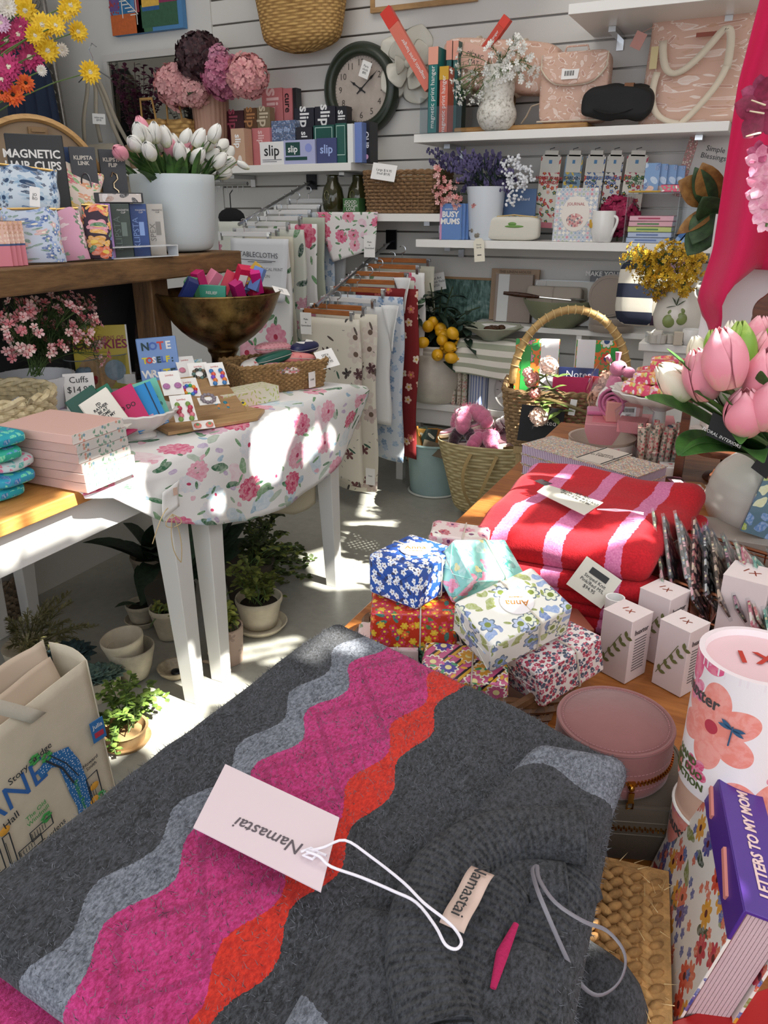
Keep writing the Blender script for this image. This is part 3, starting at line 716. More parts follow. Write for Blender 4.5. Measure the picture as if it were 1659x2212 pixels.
G().box(w,.26,.003).box(.003,.26,.15,at=(-w/2,0,0)).box(.003,.26,.15,at=(w/2,0,0)).box(w,.003,.11,at=(0,-.13,0)).done('tray',clearm(),t)
# two long slanting planner books
def slant(label,xa,ya,xb,yb,y,col,cap,w=.055,capf=.2,capend=1):
    A=P(xa,ya,y=y);B=P(xb,yb,y=y);L=(B-A).length;an=math.atan2(B.z-A.z,B.x-A.x)
    t=TH('planner_book',label,'book',A,(0,-an,0),None)
    G().box(L,.03,w,at=(L/2,0,-w/2)).done('cover',mat(col,.4),t,bev=.001)
    G().box(L*capf,.032,w*1.02,at=(L*(1-capf/2),0,-w*.51)).done('spine_band',mat(cap,.4),t,bev=.001)
    G().box(L*.985,.024,.004,at=(L/2,0,w/2-.0035)).done('pages',PAPER,t)
    txt('magnetic print hanger',w*.42,PAPER,t,(L*.36,-.0165,-.002),(rad(90),0,rad(180) if xa>xb else 0) if 0 else (rad(90),0,0));return t
t=slant('long coral planner book with a bright red cap leaning left out of the holder',930,190,833,22,3.72,'dc7663','d63a2c')
t=slant('orange red striped planner book leaning right behind the white flowers',1030,135,1098,38,3.80,'c9432f','dd3f2c',.04)
# white ceramic flower on the wall
q=P(885,140,y=3.95);t=TH('wall_flower','large glossy white ceramic flower hung on the slatted wall beside the clock','wall decoration',(q.x,3.96,q.z),(rad(90),0,rad(12)))
wm=mat('d9d5c8',.25)
for ring,(n,L,w,up,z0) in enumerate(((5,.17,.15,.25,0),(4,.12,.12,.6,.02),(3,.07,.08,1.4,.035))):
    for k in range(n):
        a=2*pi*k/n+ring*.6;g=G();d=Vector((cos(a),sin(a),up));leaf(g,Vector((0,0,z0))+d*.015,d,L,w,-.25,7,.22,1.2,up=Vector((0,0,-1)));g.done('petal',wm,t,solid=.004,sub=1,ang=180)
G().sph(.02,at=(0,0,.06)).done('flower_centre',wm,t)
# speckled vase with white wax flowers
q=P(1072,270,y=3.72)
t=TH('flower_vase','white speckled wavy ceramic vase with sprays of small white wax flowers','vase of flowers',(q.x,3.72,zb+.002))
s=NT('speckled_glaze');n=s.noise(s.ob(),70,3,.7);sp=s.fin(s.ramp(n,[(.42,hx('e6e3dc')),(.56,hx('d2cec4')),(.64,hx('9a958b'))]),.5)
G().lathe([(.0,0),(.055,0),(.075,.02),(.093,.055),(.088,.09),(.070,.12),(.074,.15),(.078,.18),(.064,.215),(.055,.235),(.068,.262),(.064,.262),(.05,.238),(.05,.2),(0,.2)],30,wob=lambda k,a:.02*sin(3*a+k*.8)).done('vase',sp,t,sub=1,ang=180)
V=lambda x,y,z:Vector((x,y,z))
def tipsto(t,pxs,y,spread=.05,extra=0):
    o=[];L=t.location
    for px,py in pxs: o.append(P(px,py,y=y+rnd(-spread,spread))-L)
    return o
tp=tipsto(t,[(1000,120),(985,150),(990,175),(1010,185),(1030,200),(1000,215),(1022,160),(1050,150),(1060,175),(1075,130),(1055,100),(1110,85),(1125,110),(1120,140),(1100,160),(1085,165),(1145,135),(1155,150),(1130,165),(1100,120),(1040,210),(985,200),(1070,195),(1112,100)],3.66)
wf=petalm('efeee8','fbfbf7');sprays(t,(0,0,.23),tp,'blossom',[wf],LEAFG,6,.015,16,.03,cluster=.04,core=mat('9a9a50'),each=False)
# rolled picnic mat
q=P(1085,205,y=3.86)
t=TH('picnic_mat','rolled pink leaf print picnic mat with a paper tag behind the white flowers','picnic mat',(q.x-.02,3.86,zb+.22),(0,rad(7),0))
g=G();g.sph(.28,.075,.105,at=(0,0,.06),seg=20,rings=12,e=.35);g.done('rolled_mat',pinkleaf,t)
g=G()
for sx in(-.12,.1): g.tube([(sx+.0,.083*cos(a),.06+.112*sin(a)) for a in [2*pi*i/16 for i in range(16)]],.009,5,True)
g.done('strap',creamw,t)
o=G().box(.13,.002,.10).done('paper_tag',mat('e3b5a4',.7),t,(-.11,-.087,.03),(0,rad(10),0));txt('PICNIC\nMAT',.026,INK,o,(0,-.0015,.045))
t=TH('serving_board','long natural wood board lying under the bags on the shelf','board',(P(1130,275,y=3.8).x,3.82,zb+.001));G().box(.62,.2,.024).done('board',wood('pale_board','8a6234','b98c52',9,8),t,bev=.008)
G().box(.1,.17,.205,at=(-.18,.0,.024)).done('block',wood('pale_block','7a5730','9b7646',9,8),TH('wooden_block','brown wooden block behind the speckled vase under the rolled mat','block',(P(1085,205,y=3.86).x+.17,3.86,zb+.0)))
# cooler backpack
q=P(1232,266,y=3.76);zc=zb+.026
t=TH('cooler_bag','pink leaf print cooler bag with a cream piped flap and a barcode tag','bag',(q.x-.0,3.80,zc),(0,0,rad(3)));t.scale=(.74,.74,.66)
g=softbox(.40,.16,.42,.22,28,.004,3);g.done('body',pinkleaf,t,sub=1)
g=G();g.grid(20,10,lambda u,v:((u-.5)*.37,-.088-.01*sin(pi*u)-.004,.40-(v*.18)*(1-abs(2*u-1)**3.5*.55)),.37,.2);g.done('flap',pinkleaf,t,solid=.008)
g=G();pts=[((u/20-.5)*.375,-.1,.40-.18*(1-abs(2*u/20-1)**3.5*.55)) for u in range(21)];g.tube([(-.187,-.09,.4)]+pts+[(.187,-.09,.4)],.0055,6)
g.tube([((u/30-.5)*.40,-.082,.012+.0*u) for u in range(31)],.005,5).done('piping',creamw,t)
g=G();g.tube([(-.07,-.03,.415),(-.06,-.04,.45),(.06,-.04,.45),(.07,-.03,.415)],.006,6).done('handle',pinkleaf,t)
g=G();g.tube([(-.18,-.05,.13),(-.24,-.07,.11),(-.27,-.06,.05),(-.30,-.05,.01)],.014,6,flat=.3).done('strap',creamw,t)
o=G().poly([(-.045,0),(.05,0),(.055,.06),(.035,.085),(-.045,.085)],.002).done('paper_tag',PAPER,t,(-.02,-.118,.25),(rad(80),0,rad(0)))
g=G()
for k in range(10): g.box(.0022 if k%3 else .004,.001,.03,at=(-.025+k*.0055,0,.0))
g.done('barcode',INK,o,(0,.02,.0028),(rad(-90),0,0))
# black umbrella pouch
q=P(1325,262,y=3.68)
t=TH('folded_bag','black folded pouch with a tan leather tab lying in front of the large pink tote','bag',(q.x,3.73,zb+.0275),(0,rad(2),0));t.scale=(.74,.74,.74)
g=G().sph(.205,.075,.088,at=(0,0,.09),seg=24,rings=12,e=.5)
for v in g.b.verts: v.co.z+=.03*noise.noise(v.co*11);v.co.y+=.02*noise.noise(v.co*16)
g.done('body',mat('141416',.75,bump=.3,bs=60),t,sub=1)
G().box(.05,.03,.004,at=(.06,-.03,.178)).box(.05,.004,.04,at=(.06,-.062,.14)).done('leather_tab',mat('7a4a22',.5),t)
G().tube(bez((.1,-.07,.05),(.0,-.13,.0),(-.12,-.07,.05)),.008,6,flat=.4).done('strap',mat('1b1b1d',.7),t)
# large pink tote
q=P(1485,272,y=3.70)
t=TH('tote_bag','very large pink leaf print tote with long cream straps, rightmost on its shelf','tote bag',(q.x+.03,3.84,zb+.001),(0,0,rad(-2)));t.scale=(.84,.84,.62)
g=G()
def tf(u,v):
    a=2*pi*u;k=.35;cx=math.copysign(abs(cos(a))**k,cos(a));cy=math.copysign(abs(sin(a))**k,sin(a));return (cx*(.29+.0*v)*(1-.05*v),cy*(.115-.06*v)+.012*noise.noise(Vector((cx*2,v*4,cy))),.66*v)
g.grid(56,14,tf,1.3,.66);g.poly([(cx_*.28,cy_*.11) for cx_,cy_ in ((-1,-1),(1,-1),(1,1),(-1,1))],.004).done('body',pinkleaf,t,solid=.006)
def strap(pts,w,nm='strap'):
    g=G();pts=[Vector(p) for p in pts]
    def f(u,v):
        i=min(len(pts)-2,int(u*(len(pts)-1)));p=pts[i].lerp(pts[i+1],u*(len(pts)-1)-i);d=(pts[min(i+1,len(pts)-1)]-pts[i]).normalized();s_=d.cross(Vector((0,1,0))).normalized();return p+s_*w*(v-.5)
    g.grid(40,2,f,1,.03);return g.done(nm,creamw,t,solid=.003)
strap(bez((-.2,-.12,.50),(-.18,-.14,.10),(.06,-.17,.50),12)+bez((.06,-.17,.50),(.13,-.2,.6),(.11,-.15,.30),8)[1:],.036)
strap(bez((-.21,-.125,.32),(-.26,-.16,.02),(-.06,-.17,-.0),12)+bez((-.06,-.17,.0),(.1,-.17,.2),(.11,-.15,.34),8)[1:],.032)
G().box(.10,.003,.025,at=(.0,-.125,.5)).done('leather_label',mat('8d3f26',.5),t)
G().box(.035,.004,.13,at=(-.235,-.118,.34)).done('paper_tag',mat('d2c08f'),t)
t=TH('small_hang_tag','small pink printed tag hanging at the upper left of the large tote','tag',P(1388,70,y=3.68),(0,rad(25),0));G().box(.045,.003,.06,at=(0,0,-.06)).tube([(0,0,0),(.03,.02,.04)],.001,4).done('tag',mat('b9847a'),t)
# ================================================================ gift shelf (socks, books, mug)
# lavender pot
q=P(1043,515,y=3.72)
t=TH('flower_pot','white pot holding purple lavender and white baby breath','potted flowers',(q.x,3.74,zg+.001))
G().lathe([(0,0),(.066,0),(.074,.02),(.088,.20),(.094,.235),(.088,.235),(.08,.2),(0,.19)],28).done('pot',mat('dbe2ea',.35),t)
lav=[mat('4b4468',.8),mat('5f5780',.8)]
gs=G();gf=[G(),G()]
for px,py in [(925,325),(945,322),(960,340),(975,330),(990,322),(1005,330),(1020,325),(1035,335),(1050,330),(1065,330),(1080,335),(1090,350),(1100,345),(930,350),(950,355),(1000,350),(1030,360),(1060,360),(1085,370),(1105,370),(1010,380),(1040,385),(1070,390),(1095,395),(975,365),(1115,390),(1050,405),(1080,410),(990,390),(1100,420),(1025,405),(1000,410)]:
    e=P(px,py,y=3.70+rnd(-.04,.06));e.z=min(e.z,zb-.055);e-=t.location;pa=bez((rnd(-.03,.03),rnd(-.03,.03),.22),(e.x*.4,e.y*.4,.3),e,8);gs.tube(pa,.0015,4);k=R.randrange(2)
    for j in range(10):
        s_=.62+.38*j/9;i=min(7,int(s_*8));p=pa[i].lerp(pa[i+1],s_*8-i)
        for _ in range(3): gf[k].sph(.006,.005,.009,at=p+rdir()*.009,seg=5,rings=3)
gs.done('stem',LEAFD,t)
for k in(0,1): o=gf[k].done('lavender_spike',lav[k],t);o['kind']='stuff'
gl=G()
for k in range(160): d=rdir(.0,1);leaf(gl,V(0,0,.24)+V(d.x*.1,d.y*.05,d.z*.08),rdir(0,1),.08,.006,.1,3,.1)
o=gl.done('foliage',petalm('22342c','3a5240'),t,smooth=False);o['kind']='stuff'
g=G()
for px,py in [(1095,350),(1110,345),(1125,350),(1138,365),(1100,375),(1120,380),(1140,385),(1105,400),(1125,405),(1112,425),(1100,435),(1132,395),(1118,362),(1098,390)]:
    c=P(px,py,y=3.70)-t.location
    for _ in range(14): g.sph(.0065,at=c+rdir()*rnd(.005,.035),seg=5,rings=3)
o=g.done('baby_breath',mat('eef0f4',.7),t);o['kind']='stuff'
# pink wax flowers beside it
q=P(975,512,y=3.80)
t=TH('flower_sprays','small pink wax flower sprays spilling over the blue books','flowers',(q.x,3.84,zg+.001))
G().lathe([(0,0),(.03,0),(.035,.2),(.03,.2),(0,.19)],16).done('vase',glassm('dfe8e6'),t)
tp=tipsto(t,[(945,365),(955,385),(940,410),(965,415),(975,400),(950,425),(985,440),(960,435),(1030,435),(1045,440),(968,430),(990,425),(978,432),(962,395)],3.66,.02)
sprays(t,(0,0,.19),tp,'blossom',[petalm('e4a09c','f3cdc6'),petalm('c9686a','e9a8a2')],LEAFD,5,.012,10,.025,cluster=.035)
# blue books
for k in range(4):
    x0=948+0*k
    a=P(949,515,y=3.665);b=P(1000,515,y=3.665);h=P(975,440,y=3.665).z-zg;w=b.x-a.x-.018
    t=TH('small_book',['front blue book with white lettering under the pink flowers','second blue book behind the front lettered one','third blue book of the row under the pink flowers','rearmost blue book of the row beside the white pot'][k],'book',((a.x+b.x)/2-.008+.011*k,3.667+.024*k,zg+.001),(0,0,rad(4)),'blue books under the pink flowers')
    G().box(w,.021,h,at=(0,.0105,0)).done('cover',mat('5f86c2',.35),t,bev=.001)
    G().box(.002,.017,h-.006,at=(w/2,.0105,.003)).done('pages',mat('88a9d8'),t)
    if k==0:
        txt('BUSY\nMUMS',w*.34,PAPER,t,(.0,-.001,h*.6),bold=.0012,sp=.9);txt('wisdom for',w*.12,PAPER,t,(0,-.001,h*.85))
        G().box(w*.10,.001,h,at=(-w*.45,-.0006,0)).done('spine_print',mat('c78fb4'),t)
# picture card
t,w,h=pbox('picture_card','blue card with a small garden picture behind the cream pouch','card',1084,1152,408,3.80,zg,.01,mat('54709a',.5))
G().box(w*.9,.001,h*.4,at=(0,-.0008,h*.08)).done('meadow_print',pattern('meadow','6d8466',[dict(s=60,r=.4,n=5,c=['e7e3dc','b06a52','87a7cf'],core='e3c65a')]),t);txt('The Orchard',.018,PAPER,t,(0,-.0015,h*.8))
# cream pouch
q=P(1106,516,y=3.70);t=TH('zip_pouch','small cream canvas zip pouch with a green embroidered motif','pouch',(q.x,3.72,zg+.001),(0,0,rad(4)))
softbox(.255,.08,.105,.42,24,.006,5).done('body',mat('dcd8cc',.85,bump=.2,bs=400),t,sub=1)
G().tube([(-.11,-.01,.102),(0,-.012,.112),(.11,-.01,.102)],.003,5).done('zip',mat('c2a66c',.4),t)
G().sph(.045,.004,.006,at=(.01,-.040,.062)).sph(.02,.004,.008,at=(-.0,-.040,.073)).done('embroidery',mat('6f9a4e'),t)
# bird with tag
q=P(1035,513,y=3.68);t=TH('bird_figurine','small grey and tan felt bird at the shelf edge','figurine',(q.x,3.69,zg+.001))
G().sph(.035,.026,.024,at=(0,0,.026),rot=(0,rad(-15),0)).sph(.018,at=(-.03,0,.043)).done('body',mat('8e877c',.9,mott=.3,ms=60),t);G().tube([(-.044,0,.043),(-.058,0,.04)],[.005,.001],5).done('beak',mat('3d3026'),t)
q=P(1040,512,y=3.653);o=G().poly([(-.026,0),(.026,0),(.026,.09),(.014,.105),(-.014,.105),(-.026,.09)],.0012).done('paper_tag',mat('ece6d4'),None,(q.x+.0,3.645,q.z-.11),(rad(90),rad(-6),0))
hang(o,'cream paper tag hanging over the shelf edge in front of the felt bird');txt('from\nbirds',.012,INK,o,(0,.07,.0014),(0,0,0));G().box(.02,.004,.001,at=(0,.03,.0014)).done('barcode',INK,o)
# socks
def sockpack(i,x0,x1,label,bg,fl,head,word,leftc):
    t,w,h=pbox('sock_pack',label,'socks',x0,x1,338,3.86,zg+.055,.012,pattern('sock_knit_%d'%i,bg,[dict(s=42,r=.42,n=5,c=fl,core='e8b23e',d=.7),dict(s=30,r=.35,n=0,c=['5c7a52',fl[0]],st=3,d=.5)],.85,paint=.1),'card-headed sock packs',part='sock')
    t.rotation_euler=(0,rad(3),0)
    G().box(w*.84,.018,h*.24,at=(-.0,.006,h*.78)).box(w*.66,.018,h*.08,at=(0,.006,h*1.0)).done('card_header',mat('dcd9d0',.7),t)
    G().box(w*.15,.001,h*.05,at=(0,-.004,h*.9)).done('header_logo',mat('4f86b4'),t);txt(word,.019,mat(head),t,(0,-.002,h*.67),bold=.0006)
    G().tube([(-.004,.006,h*1.05),(-.012,.006,h*1.1),(.01,.008,h*1.12)],.0018,5).done('hook',mat('3a3a3c',.3,.8),t)
    G().box(w*.9,.013,h*.08,at=(0,.0058,-.0)).done('toe',mat(leftc,.8),t)
sockpack(0,1152,1194,'sock pack with red lettering, first from the left','e7e3d6',['c53b45','e0a4a8','3f6b54'],'b8343c','HOUSE WARM\n& FRIENDS','d68290')
sockpack(1,1203,1240,'blue sock pack, second from the left','86a2b8',['e2c452','4a6a8c','dfe6ea'],'2f4a63','GARDEN\nfriends','56768f')
sockpack(2,1247,1287,'cream sock pack with blue lettering, middle of the row','e6e4da',['4a6fa8','c2485a','87a5cf'],'4466a0','SPRING\nflock','b9c4d6')
sockpack(3,1290,1325,'cream sock pack with black birds, fourth from the left','e4e3dc',['2f3640','6a87ba','b83e58'],'4d67a4','SPRING\nflock','8fae4a')
sockpack(4,1331,1376,'cream sock pack with green lettering, last at the right','eae7da',['b8355c','cc4658','3f6a4c'],'3c7a4c','BLOSSOM\nwith JOY','a5c255')
# puzzle book
t,w,h=pbox('activity_book','patchwork covered book with an oval picture standing before the socks','book',1192,1282,405,3.69,zg+.001,.018,pattern('patchwork','b9c0cc',[dict(s=55,r=.47,n=4,c=['d9a8b4','8ea6bf','e7dfd2','a8b7a2','c9788a','efe9df'],rnd=.05,ring='efe9e0',ns=9)],.45,paint=.3))
t.rotation_euler=(rad(-6),0,rad(2))
G().sph(w*.33,.0015,h*.33,at=(0,-.001,h*.52),seg=32,rings=14).done('oval_panel',mat('e9e2d9',.5),t)
G().sph(w*.2,.0015,h*.13,at=(0,-.0022,h*.4),seg=20).done('oval_print',pattern('people_print','d9a9a2',[dict(s=80,r=.45,n=3,c=['5a5560','b8434f','e6dcd2'])],.5),t);txt('JOURNAL',.018,mat('b2545a'),t,(0,-.003,h*.7))
# mug
def mug(label,px,py,y,z,r,h,m,rz=0,cat='mug',deco=None):
    q=P(px,py,y=y);t=TH('mug',label,cat,(q.x,y,z),(0,0,rad(rz)))
    G().lathe([(0,0),(r*.72,0),(r*.78,.004),(r*.98,h*.35),(r,h*.7),(r*.95,h),(r*.9,h),(r*.93,h*.65),(r*.8,.012),(0,.01)],28).done('cup',m,t)
    G().tube(bez((r*.9,0,h*.82),(r*1.75,0,h*.85),(r*.8,0,h*.2),10),.006,8).done('handle',m,t)
    return t
china=mat('f0efec',.15)
t=mug('white mug with a small printed bird beside the magenta peony',1300,519,3.70,zg+.001,.052,.13,china,-20)
G().sph(.012,.002,.012,at=(-.035,-.041,.07)).sph(.006,.002,.01,at=(-.045,-.034,.085)).done('bird_print',mat('d0a43a'),t)
q=P(1335,500,y=3.84);t=TH('peony','deep magenta artificial peony behind the white mug','flower',(q.x,3.84,zg+.001))
hydrangea_head(t,(0,0,.11),.085,petalm('8d1742','c02d62'),110);G().tube([(0,0,0),(0,0,.05)],.004,6).done('stem',STEMG,t)
# acrylic riser with stacked books
a=P(1350,519,y=3.66);b=P(1452,519,y=3.66);w=b.x-a.x+.02;hh=P(1400,418,y=3.66).z-zg
t=TH('acrylic_riser','clear acrylic riser over the stacked slim books','riser',((a.x+b.x)/2,3.77,zg))
G().box(w,.22,.004,at=(0,0,hh)).box(.004,.22,hh,at=(-w/2+.002,0,0)).box(.004,.22,hh,at=(w/2-.002,0,0)).done('riser_shell',clearm(),t)
def flatbook(name,label,loc,w,d,h,cov,rz=0,group=None,pages='efe9de',cat='book',spine=None):
    t=TH(name,label,cat,loc,(0,0,rad(rz)),group);cm=mat(cov,.4) if isinstance(cov,str) else cov
    G().box(w,d,.0025).box(w,d,.0025,at=(0,0,h-.0025)).box(w,.003,h,at=(0,-d/2+.0015,0)).done('cover',cm,t,bev=.0006)
    G().box(w-.004,d-.004,h-.005,at=(0,0,.0025)).done('pages',mat(pages,.8),t)
    if spine: G().box(w*.5,.001,h*.3,at=(-w*.05,-d/2-.0005,h*.35)).done('spine_print',mat(spine),t)
    return t
zz=zg+.001
for lb,c,sp in (('bottom pale blue book of the stack under the acrylic riser','a9b9d6','6a7fae'),('second pale blue book from the bottom of that stack','b4c2dc','6a7fae'),('yellow green book in the middle of that stack','c3cf7a','5b8a57'),('fourth pink book of the stack with green print','dfa9b4','5b8a57'),('top pink book of the stack under the acrylic riser','e2aebb','b04462')):
    flatbook('slim_book',lb,((a.x+b.x)/2-.005+rnd(-.004,.004),3.765,zz),w*.84,.16,.0215,c,rnd(-2,2),'slim books stacked under the acrylic riser','f2efe8',spine=sp);zz+=.0222
zr=zg+hh+.0045
t=TH('pencil_set','flat yellow pencils laid on the acrylic riser','pencils',(a.x+.03,3.70,zr));g=G()
for k in range(6): g.tube([(-.04,-.02+.012*k,.004),(.10,-.02+.012*k,.004)],.004,6)
g.done('pencils',mat('c9a03c',.4),t)
flatbook('small_box','pink and white zigzag box on the acrylic riser',((a.x+b.x)/2+.10,3.70,zr),.15,.08,.03,pattern('zigzag','e36c86',[dict(s=60,r=.4,n=0,c=['f5f1ec','7fae8f'],st=2)]),0,None,cat='box')
for k,(x0,x1) in enumerate(((1388,1420),(1412,1436),(1432,1456),(1447,1474))):
    pbox('gift_book',['front blue travel book','second blue travel book','third blue travel book','rearmost blue travel book at the right'][k]+' in the row on the acrylic riser','book',x0,x1,352+2*k,3.74+.02*k,zr,.015,pattern('travel_%d'%k,'7ea2cf',[dict(s=22,r=.4,n=0,c=['dfb6a8','b9d0ea','5b7fb5'],st=1.6)],.4),'blue travel books on the riser')
# leaning blue books to the right
for k,(px,py) in enumerate(((1462,505),(1478,505),(1500,505))):
    q=P(px,py,y=3.70);t=TH('gift_book',['first slim blue book leaning right beside the stack','second slim blue book leaning right beside the stack','third slim blue book leaning beneath the brown leaf'][k],'book',(q.x,3.72,zg+.002),(0,rad(36),0),'leaning blue books')
    G().box(.018,.14,.24,at=(0,0,0)).done('cover',mat('8fb2dc',.35),t,bev=.001);G().box(.019,.002,.16,at=(0,-.071,.03)).done('spine_print',mat('3f6fae'),t)
# framed print and mug on riser
q=P(1515,400,y=3.86);t=TH('framed_print','framed print with a floral border and grey centre leaning at the shelf end','framed print',(q.x,3.88,zr-.03),(rad(-6),rad(10),0))
G().box(.24,.012,.32).done('border',pattern('liberty_border','b58a84',[dict(s=110,r=.42,n=5,c=['b4484e','e0d2c6','5a7a66','d68c94'],core='f0e0c0')],.6),t);G().box(.16,.002,.25,at=(0,-.007,.035)).done('print',mat('c6c1bd'),t);txt('Simple\nBlessings',.03,INK,t,(0,-.009,.19))
t=TH('mug_stand','low clear stand under the leaning print and the patterned mug','stand',(P(1515,400,y=3.8).x+.05,3.86,zg));G().box(.22,.16,zr-.03-zg-.001).done('stand',clearm(),t)
mug('white mug with pink flower print on the stand beside the brown leaf',1500,415,3.75,zr-.029,.04,.09,china,10)
# ================================================================ wicker shelf
zw=SH['wick']
a=P(778,455,y=3.70);b=P(940,455,y=3.70);hh=P(860,372,y=3.7).z-zw
t=TH('wicker_basket','rectangular brown wicker basket on the short shelf','basket',((a.x+b.x)/2+.01,3.81,zw+.002))
wk=mat('8a6a49',.65,mott=.35,ms=60);wk2=mat('6d5238',.7,mott=.3,ms=50)
basket(t,rrect((b.x-a.x)*.88,.22,.03),0,hh,wk,wk2,34,12,.007,1.1,True,.009)
for k in range(5):
    o=softbox(.06,.03,.045,.5,14,.002,k).done('cloth_roll',pattern('roll_%d'%k,['d9d4c6','6c7a66','e2dccb','9aa58e','d8c9a0'][k],[dict(s=50,r=.35,n=5,c=['c9a23a','8a9a7c'])]),None,(t.location.x-.14+.07*k,3.80,zw+hh-.045),(0,rad(20*(k-2)),rad(30)))
    tag(o,['cream patterned roll at the left inside the wicker basket','sage patterned roll second from the left inside the wicker basket','ivory patterned roll in the middle of the wicker basket','pale green patterned roll right of the middle in the wicker basket','yellowish patterned roll at the right inside the wicker basket'][k],'cloth roll','cloth rolls in the wicker basket')
q=P(830,372,y=3.67);o=tagcard(None,(q.x,3.665,q.z),.13,.075,(rad(-12),rad(8),0),'Large $16.95\nSmall $9.95',.016);hang(o,'handwritten white price card on the front rim of the wicker basket')
for k,(px,lb) in enumerate(((716,'dark olive glass vase at the left end of the short shelf'),(758,'dark olive glass vase behind the small green box'))):
    q=P(px,453,y=3.72);t=TH('glass_vase',lb,'vase',(q.x,3.74+.06*k,zw+.001),(0,0,0),'olive glass vases')
    G().lathe([(0,0),(.04,0),(.052,.02),(.058,.07),(.048,.12),(.03,.15),(.028,.175),(.034,.182),(.03,.182),(.024,.172),(0,.172)],24).done('vase',mat('34331a',.08,0,coat=.5),t)
    G().tube([(.012*cos(a)-.006,-.056+.002*k,.085+.022*sin(a)) for a in [2*pi*i/12 for i in range(12)]],.003,5,True).done('raised_ring',mat('5c5c38',.05),t)
t,w,h=pbox('small_box','small green box with white print beside the wicker basket','box',741,775,428,3.70,zw,.07,mat('3f6b3c',.5));txt('GOOD\nTOUGH\nLOVE',w*.24,PAPER,t,(0,-.0012,h*.5),sp=.8)
# ================================================================ hanging racks
floral=lambda nm,bg,sc=1,**k: pattern(nm,bg,[dict(s=7*sc,r=.30,n=0,c=['b9cfe0','e9c6d4','c9dbe6'],d=.5,warp=.6,hi='ffffff',st=1.3),dict(s=13*sc,r=.30,n=0,c=['4c7f52','6c9d6a','2f5f3d'],st=2.8,d=.75,hi='cfe0c4'),dict(s=6.5*sc,r=.36,n=9,c=['d95f86','e58ca6','d04a70','e9a9bb'],a=.2,core='b8324f',cr=.2,d=.62,hi='fbe3e8',ns=9),dict(s=16*sc,r=.27,n=0,c=['35683f','5c8f5a'],st=3,d=.4)],.8,**k)
fl1=floral('peony_print','f1efee')
fl_big=floral('peony_print_large','eeecea',.8)
bot=pattern('dark_botanical_print','e2dccd',[dict(s=9,r=.40,n=6,c=['cdbdb4','d8cabf','c4b0aa'],a=.4,core='6d5a4e',d=.5,hi='e9e2d6'),dict(s=12,r=.33,n=5,c=['4d2a32','2f2b2d','6a3b40'],a=.7,d=.34,hi='a58f86'),dict(s=15,r=.3,n=0,c=['2f5a4a','3a3336','54413f'],st=3.6,d=.35,hi='8b8f80'),dict(s=30,r=.2,n=0,c=['7f756b'],st=3,d=.18)],.85)
leafp=pattern('grey_leaf_linen','cfccba',[dict(s=9,r=.4,n=0,c=['4a5652','6b746a'],st=2.8,d=.35)],.85)
grn=pattern('green_leaf_cloth','d4d6cc',[dict(s=12,r=.42,n=0,c=['3c6b48','5c8a5c','1f4434'],st=2.5,d=.7),dict(s=8,r=.3,n=7,c=['c88a9e','b55a78'],d=.3)],.85)
redf=pattern('red_floral_cloth','7c1a1d',[dict(s=16,r=.34,n=5,c=['d9b8a2','b9534a','e5d3be'],d=.6,core='c9a23a')],.85,paint=.2)
lin=mat('cfc9bb',.9,bump=.3,bs=400);sagec=mat('b9bfae',.9,bump=.3,bs=400);whc=mat('e3e3e2',.9,bump=.2,bs=300);bluec=pattern('blue_toile','cfd6de',[dict(s=22,r=.4,n=5,c=['6f8fb4','9bb2cc'],d=.7)],.85)
def hcloth(label,x,y,zt,w,L,m,group,wv=.012,seed=0,hook=.06,hm=None,skew=0,hw=None,clips=True,cat='hanging cloth',hang_=True,name='folded_cloth'):
    t=TH(name,label,cat,(x,y,zt),(0,0,0),group);R3=random.Random(seed);ph=R3.random()*6
    for k,dy in enumerate((-.006,.008)):
        g=G();g.grid(16,24,lambda u,v:((u-.5)*w*(1-.04*k)+skew*v*L+.006*sin(9*v+ph),dy+wv*sin(u*7+ph+k)*(.2+v)*.8,-(v)*L*(1-.03*k)+.01*sin(u*5+ph)*v),w,L)
        g.done('front_fold' if k==0 else 'back_fold',m,t,solid=.002)
    if hang_:
        h=TH('clip_hanger',label.replace(cat,'').strip() and ('hanger holding the '+label)[:0] or None,None,(0,0,0)) if 0 else None
    return t
def hanger(label,x,y,z,w,bar,group,rz=0,wd=.022):
    """clip hanger: hook, bar, two clips; z = bar height"""
    t=TH('clip_hanger',label,'hanger',(x,y,z),(0,0,rad(rz)),group)
    G().box(w*.86,.012,wd,c=True).done('bar',bar,t,bev=.002)
    g=G();g.tube([(-w/2,0,-.004),(-w/2,0,.008),(w/2,0,.008),(w/2,0,-.004)],.003,5)
    g.tube([(0,0,.008),(0,0,.035)]+[(.018*sin(a),0,.053-.018*cos(a)) for a in [rad(-10+k*24) for k in range(11)]],.0022,5);g.done('hook',STEEL,t)
    for s_ in(-1,1):
        G().box(.014,.020,.036,at=(s_*w*.46,0,-.03),rot=(rad(4),0,0)).box(.02,.012,.008,at=(s_*w*.46,.0,.003)).done('clip',STEEL,t)
    return t
def arm(label,p0,p1):
    t=TH('hanging_rail',label,'display arm',p0);d=Vector(p1)-Vector(p0)
    g=G();g.tube([(0,0,0),d*.5,d],.009,6)
    for k in range(9): q=d*(.1+.1*k);g.sph(.006,at=q+V(0,0,.012),seg=6,rings=4)
    g.done('rod',STEEL,t);G().box(.06,.012,.10,at=(0,.006,-.04)).done('wall_plate',mat('2f2f33',.3,.8),t)
WB=mat('dedddd',.45);OB=wood('hanger_wood','8a4a1d','b06a30',16,10,0,.4,.1)
ax=-2.39
arm('sloping chrome arm carrying the white hangers on the left',(ax,3.98,1.54),(ax+.02,3.26,1.33))
